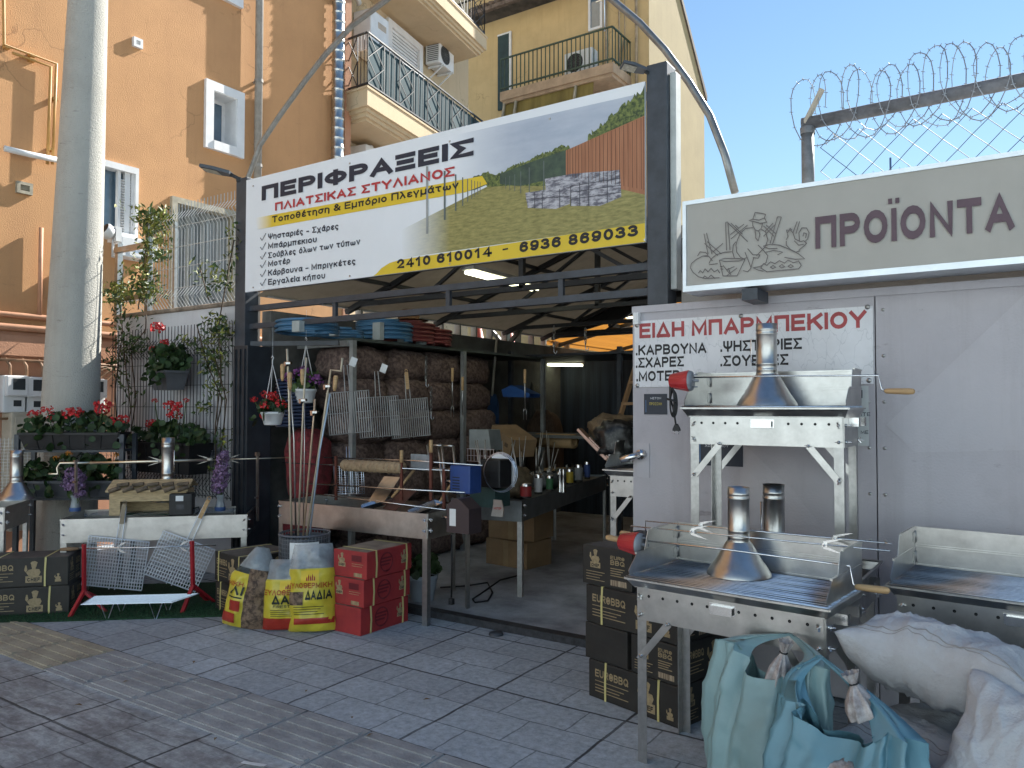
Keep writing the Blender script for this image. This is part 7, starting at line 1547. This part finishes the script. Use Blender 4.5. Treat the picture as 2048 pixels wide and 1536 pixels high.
# racks hanging in front of the sack pile
for lb, px, py, tl in (('left one of the three slatted grill racks hanging before the net sacks', 690, 725, 5), ('middle one of the three slatted grill racks hanging before the net sacks', 752, 738, 4), ('right one of the three slatted grill racks hanging before the net sacks', 812, 745, 5)):
    rack(lb, 'hanging_rack', at(px, py, X=-4.66), Vector((.62, .78, 0)), R(tl), .34, .34, .24, 18, 2, grip=None if px < 800 else WOOD, group='slatted grill racks hanging in the shop', card=px < 800, r=.0026, m=mat('dull_wire', (.42, .43, .43), .45, .4, var=.1))
def chain(label, px, y0, y1, Y, hook=True):
    a = at(px, y0, Y=Y); c = at(px, y1, Y=Y); t = thing('hanging_hook', label, 'hook', tuple(c), 0, 'chains and hooks hanging in the shop'); L_ = a.z-c.z; b = B(); n = max(3, int(L_/.05))
    for k in range(n): z = .08+(L_-.08)*k/n; b.tube([(.010*math.cos(q*.785)*(1 if k % 2 else .2), .010*math.cos(q*.785)*(.2 if k % 2 else 1), z+.028*math.sin(q*.785)) for q in range(8)], .0035, 4, True)
    b.build('chain', mat('dull_chain', (.3, .3, .29), .45, .9, var=.2), t); b = B(); b.tube([(0, 0, .08), (0, 0, .02), (.015, 0, 0), (.03, 0, .015), (.03, 0, .03)], .004, 5); b.build('hook', WIRE, t)
chain('long chain with a hook left of the orange cone', 852, 710, 775, 5.6); chain('chain with barbed clips hanging below the top shelf', 862, 770, 840, 5.6); chain('steel hook hanging under the canopy in front of the orange roof, left one', 1108, 648, 708, 6.2); chain('steel hook hanging under the canopy in front of the orange roof, right one', 1171, 654, 702, 6.2)
CON = mat('orange_cone', (.5, .075, .035), .5, var=.15)
def cone(label, px, py, Y):
    p = at(px, py, Y=Y); t = thing('traffic_cone', label, 'cone', tuple(p), 0, 'orange traffic cones'); b = B(); b.lathe([(.12, .02), (.025, .42), (.001, .42)], 16); b.build('cone', CON, t); b = B(); b.bbox(-.16, -.16, 0, .16, .16, .03, .008); b.build('base', CON, t); b = B(); b.lathe([(.097, .12), (.078, .20)], 16); b.build('band', WHITE, t)
cone('orange traffic cone standing on the far shelf', 958, 715, 8.2); cone('dim orange traffic cone further back beside the post', 1020, 718, 8.9)
t = thing('storage_shelf', 'dark shelf at the back that carries the traffic cones', 'shelf', (-4.9, 8.0, 0)); b = B(); b.box(-.6, 0, at(958, 716, Y=8.2).z-.03, 1.1, 1.2, at(958, 716, Y=8.2).z-.001); b.build('board', DKMET, t); b = B()
for x in (-.5, 1.0): b = B(); b.bar((x, .1, 0), (x, .1, 2.2), .05); b.build('post', DKMET, t)
t = thing('inner_post', 'green steel post under the canopy in the middle of the shop', 'post', tuple(at(1012, 900, Y=8.6))[:2]+(0,)); b = B(); b.bar((0, 0, 0), (0, 0, 2.55), .08); b.bar((0, 0, 2.3), (-.25, 0, 2.55), .05); b.bar((0, 0, 2.3), (.25, 0, 2.55), .05); b.build('post', mat('green_post', (.05, .075, .065), .5), t)
BLUP = mat('blue_shovel', (.03, .075, .18), .5, var=.15)
p0, p1 = at(994, 668, Y=7.4), at(984, 792, Y=7.4); t = thing('snow_shovel', 'blue shovel hanging upside down on a pale stick', 'shovel', tuple(p1), 0, 'blue shovels'); b = B(); b.cyl((0, 0, 0), p0-p1, .014, 8); b.build('stick', mat('pale_stick', (.45, .42, .36), .6), t); b = B(); b.prism([(-.2, -.02, -.05), (-.04, 0, .02), (.05, 0, .02), (.1, -.02, -.08), (.08, .02, -.32), (-.19, .02, -.33)], (0, .015, 0)); b.build('blade', BLUP, t)
p = at(1030, 788, Y=7.2); t = thing('snow_shovel', 'bright blue scoop lying on top of the back shelves', 'shovel', tuple(p), 0, 'blue shovels'); b = B(); b.prism([(-.18, 0, .05), (-.05, 0, .10), (.2, 0, .0), (.18, 0, -.04), (-.16, 0, -.03)], (0, .22, 0)); b.build('blade', mat('bright_blue', (.03, .10, .32), .4), t)
CARD = mat('brown_cardboard', (.30, .20, .11), .75, var=.12, scale=5)
p = at(978, 880, Y=6.6); t = thing('cardboard_box', 'tilted brown cardboard box with a printed label above the goods', 'box', tuple(p), R(-24)); t.rotation_euler = (0, R(20), R(-24)); b = B(); b.bbox(0, 0, -.02, .42, .3, .17, .006); b.build('carton', CARD, t); b = B(); b.box(.1, -.002, .06, .2, -.0006, .1); b.box(.3, -.002, .06, .36, -.0006, .1); b.build('printed_mark', mat('brown_mark', (.12, .08, .05), .7), t)
p = at(1075, 880, Y=7.2); t = thing('paper_roll', 'thick roll of brown paper lying across the back of the table', 'roll', tuple(p)); b = B(); b.tr((0, 0, 0), R(-8), 0, R(90)); b.lathe([(.001, 0), (.075, 0), (.075, .5), (.03, .5), (.03, .3)], 24); b.build('roll', mat('brown_paper', (.36, .24, .12), .75, var=.08), t)
t = thing('goods_trestle', 'dark trestle under the paper roll and cardboard box', 'trestle', (p.x-.9, 7.0, 0)); b = B(); b.box(0, 0, 1.18, 1.9, .8, 1.21); b.build('top', SHW, t); b = B()
for x in (.05, 1.85): b = B(); b.bar((x, .1, 0), (x, .1, 1.18), .05); b.build('leg', SHW, t)
# goods on the table
rnd = random.Random(11)
pal = [(.16, .12, .07), (.05, .05, .05), (.12, .13, .13), (.22, .16, .09), (.07, .09, .08), (.04, .05, .07)]
kinds = (('tool_bag', 'tool bag', 'dark bag of tools on the work table'), ('goods_bag', 'bag', 'wrapped bag of goods on the work table'))
desc = ['brown paper bag at the near end of the work table', 'black tool bag beside the brown paper bag on the table', 'grey wrapped bundle behind the black tool bag on the table', 'tan sack lying in the middle of the work table', 'olive bundle near the right edge of the work table', 'navy bag at the far end of the work table']
for k in (0, 2, 4): lump('goods_bag', desc[k], 'bag', tp_(.35+.36*k, .18+.25*(k % 2), -.01), (rnd.uniform(.2, .32), rnd.uniform(.16, .24), rnd.uniform(.12, .26)), rnd.uniform(0, 3), mat('goods_%d' % k, pal[k], .6, var=.3, scale=12), 30+k, None, .3)
for k, lb in enumerate(('left bright steel bottle shaped tongs on the table edge', 'right bright steel bottle shaped tongs on the table edge')):
    q = at(1120+7*k, 965, Y=5.9); t = thing('steel_tongs', lb, 'tongs', (q.x, q.y, .765), 0, 'bright steel tongs on the work table'); b = B(); b.lathe([(.022, 0), (.018, .06), (.008, .14), (.013, .17), (.004, .2)], 10); b.build('body', STEEL, t)
for k, lb in enumerate(('leaning steel tube frame stand at the left of the black motor', 'folded steel tube frame stand behind the blue motor')):
    q = at(845+22*k, 1000-20*k, Y=4.75); t = thing('tube_stand', lb, 'stand', (q.x, q.y, .78), R(-10), 'steel tube stands'); b = B()
    for x in (0, .17): b.tube([(x+.12, 0, 0), (x, .05, .42)], .011, 8)
    b.tube([(0, .05, .42), (.17, .05, .42)], .009, 8); b.tube([(.05, .03, .24), (.22, .03, .24)], .007, 6); b.build('tubes', GALV, t)
q = at(960, 900, Y=5.6); t = thing('wire_basket', 'grey sheet box with wire rack on top of the goods behind the card', 'basket', (q.x, q.y, q.z)); b = B(); b.prism([(-.12, 0, 0), (.12, 0, 0), (.09, 0, .18), (-.12, 0, .18)], (0, .18, 0)); b.build('sheet_box', mat('grey_sheet', (.25, .28, .28), .5, .3), t); b = B()
for k in range(9): b.tube([(-.12+.035*k, -.02, -.1), (-.12+.035*k, -.02, .01)], .003, 4)
for z in (-.1, -.05, .01): b.tube([(-.13, -.02, z), (.17, -.02, z)], .003, 4)
b.build('wire_rack', WIRE, t)
# steel units and clutter next to the gate
q = at(1221, 1050, Y=4.75); t = grill('small galvanised grill stacked high inside, just left of the sheet gate', (q.x, 4.75, .42), 0, .6, .4, .62, True, True); 
t = thing('low_stand', 'dark low stand under the small grill beside the gate', 'stand', (q.x-.02, 4.73, 0)); b = B(); b.box(0, 0, .36, .64, .46, .41); b.box(.02, .02, 0, .07, .07, .36); b.box(.57, .02, 0, .62, .07, .36); b.build('stand', SHW, t)
p0, p1 = at(1166, 866, Y=5.0), at(1216, 918, Y=5.0); t = thing('copper_rail', 'long shiny copper coloured channel leaning over the small grill', 'channel', tuple(p1)); d = p0-p1; b = B(); b.bar((0, 0, 0), tuple(d*1.15), .06, .02); b.bar((.03, 0, -.02), tuple(d*.9+Vector((.03, 0, -.02))), .03, .03); b.build('channel', mat('copper_metal', (.55, .40, .34), .3, 1, var=.15), t)
lump('goods_bag', 'shiny black bag of charcoal heaped beside the gate edge', 'bag', tuple(at(1240, 915, Y=5.1)), (.34, .26, .26), .4, mat('shiny_black_bag', (.10, .10, .095), .3, var=.4, scale=30, c2=(.012, .012, .012), lo=.5, hi=.75), 51, None, .35)
lump('goods_bag', 'brown bag lying behind the shiny black bag near the gate', 'bag', tuple(at(1232, 880, Y=5.6)), (.4, .3, .2), .9, mat('brown_bag', (.2, .14, .08), .7, var=.3, scale=12), 52, None, .3)
o = at(1238, 850, Y=6.3); t = thing('step_ladder', 'wooden step ladder leaning inside behind the gate edge', 'ladder', tuple(o)); b = B()
for x in (0, .22): b.bar((x-.08, 0, -.2), (x+.1, .2, .62), .05, .03)
b.build('rail', mat('ladder_wood', (.30, .18, .09), .7, var=.15), t); b = B()
for k in range(4): b.bar((-.03+.045*k, .05*k, .0+.19*k), (.21+.045*k, .05*k, .0+.19*k), .07, .025)
b.build('step', mat('ladder_wood', (.30, .18, .09), .7), t)
for k, (px, w_, h_, Y) in enumerate(((1010, .35, 1.3, 8.6), (1060, .3, 1.55, 9.0), (1090, .45, 1.15, 8.8))):
    q = at(px, 800, Y=Y); lump('garden_roll', ('rolled tan reed screen standing at the back left of the post', 'rolled grey net standing at the back beside the post', 'brown rolled matting leaning at the back of the shop')[k], 'roll', (q.x, Y, .3), (w_, w_, h_), 0, mat('roll_%d' % k, ((.17, .12, .08), (.10, .10, .09), (.14, .095, .065))[k], .85, var=.25, scale=6, stretch=(10, 10, .5)), 60+k, None, .08)
rnd = random.Random(77)
for k, (px, py, X_) in enumerate(((905, 742, -4.6), (925, 760, -4.5), (1050, 745, -3.9))):
    q = at(px, py, X=X_); t = thing('hanging_tool', ('wire whisk shaped rack', 'long meat fork', 'thin ash rake', 'short poker', 'forked skewer set', 'flat scraper')[k]+' hanging by its handle in the dark of the shop', 'tool', tuple(q), 0, 'tools hanging in the shop'); b = B(); b.cyl((0, 0, 0), (0, 0, -.34), .006, 6)
    for s_ in (-1, 1): b.tube([(0, 0, -.32), (.016*s_, 0, -.36), (.016*s_, 0, -.44)], .003, 5)
    b.build('shaft', GALVD, t); b = B(); b.tube([(0, 0, .03), (0, 0, -.1)], .013, 8); b.build('handle', WOOD, t)
desc2 = ('lowest brown carton of the stack behind the blue motor', 'brown carton in the middle of the stack behind the blue motor', 'top brown carton of the stack behind the blue motor')
for k in range(3): t = thing('cardboard_box', desc2[k], 'box', (-4.35+.03*k, 6.1, .26*k), R(8*k-6)); b = B(); b.bbox(0, 0, 0, .5, .38, .255, .006); b.build('carton', CARD, t); b = B(); b.box(.22, -.002, .0, .28, -.0006, .255); b.build('tape', mat('brown_tape', (.34, .24, .13), .3), t)
for k in range(7):
    q = tp_(.25+.3*k, .06, 0); t = thing('goods_tin', ('red', 'white', 'green', 'black', 'yellow', 'grey', 'blue')[k]+' tin standing on the edge of the work table', 'tin', tuple(q), 0, 'tins along the work table'); b = B(); r_ = rnd.uniform(.03, .05); h_ = rnd.uniform(.08, .18); b.lathe([(r_, 0), (r_, h_), (r_*.9, h_+.008), (.001, h_+.008)], 16, cap0=True); b.build('can', STEEL, t); b = B(); b.lathe([(r_*1.01, h_*.12), (r_*1.01, h_*.85)], 16); b.build('paper_wrap', mat('tin_%d' % k, ((.3, .03, .03), (.5, .5, .5), (.04, .14, .06), (.03, .03, .03), (.45, .33, .04), (.2, .21, .22), (.04, .08, .25))[k], .5, var=.1), t)
for k in range(5):
    q = tp_(.3+.42*k, .45, 0); t = thing('poker_set', ('nearest', 'second', 'middle', 'fourth', 'farthest')[k]+' bundle of thin rods standing up from the work table goods', 'rods', tuple(q), 0, 'rod bundles on the work table'); b = B()
    for i in range(5): a = rnd.uniform(-.3, .3); b.tube([(0, 0, 0), (.35*a, .1*a, rnd.uniform(.3, .5))], .005, 5)
    b.build('rods', GALVD, t)
for k in range(4):
    q = tp_(.6+.5*k, .36, .02); t = thing('goods_tray', ('wooden', 'grey wire', 'black', 'tan')[k]+' tray of small hardware in the row behind the work table', 'tray', tuple(q), R(20*k), 'hardware trays'); b = B()
    for bx in ((-.15, -.1, 0, .15, .1, .01), (-.15, -.1, .01, .15, -.09, .08), (-.15, .09, .01, .15, .1, .08), (-.15, -.09, .01, -.14, .09, .08), (.14, -.09, .01, .15, .09, .08)): b.box(*bx)
    b.build('tray', (WOODX, GALVD, BLACK, WOOD)[k], t); b = B()
    for i in range(14): p_ = Vector((rnd.uniform(-.12, .12), rnd.uniform(-.07, .07), .03)); b.tube([tuple(p_), tuple(p_+Vector((rnd.uniform(-.05, .05), rnd.uniform(-.05, .05), rnd.uniform(.03, .1))))], rnd.uniform(.005, .014), 6)
    b.build('hardware', GALVD, t)
# little litter on the paving
t = thing('litter', 'small white torn tag lying on the paving near the front edge', 'litter', tuple(at(500, 1530, Z=.012))); b = B(); b.bar((-.05, .0, 0), (.06, .03, .002), .02, .001); b.build('paper', WHITE, t)
p = at(992, 1270, Z=.0); t = thing('drain_cover', 'small dark metal floor cap beside the shop sill', 'cap', (p.x, p.y, .003)); b = B(); b.lathe([(.05, 0), (.045, .014), (.001, .016)], 16); b.build('cap', DKMET, t)

rnd = random.Random(9); LF = mat('dry_leaf', (.24, .16, .07), .8, var=.3)
for k in range(9):
    q = at(rnd.uniform(150, 1150), rnd.uniform(1300, 1520), Z=.013); b = B(); s = rnd.uniform(.014, .024)
    b.add([(-s, 0, .002), (0, s*.45, .007), (s*1.1, 0, .001), (0, -s*.45, .006)], [(0, 3, 1), (1, 3, 2)], False); o = b.build('fallen_leaf', LF); o.location = q; o.rotation_euler = (0, 0, rnd.uniform(0, 6)); tag(o, 'small dry brown leaf lying on the paving', 'leaf', 'fallen leaves on the paving')
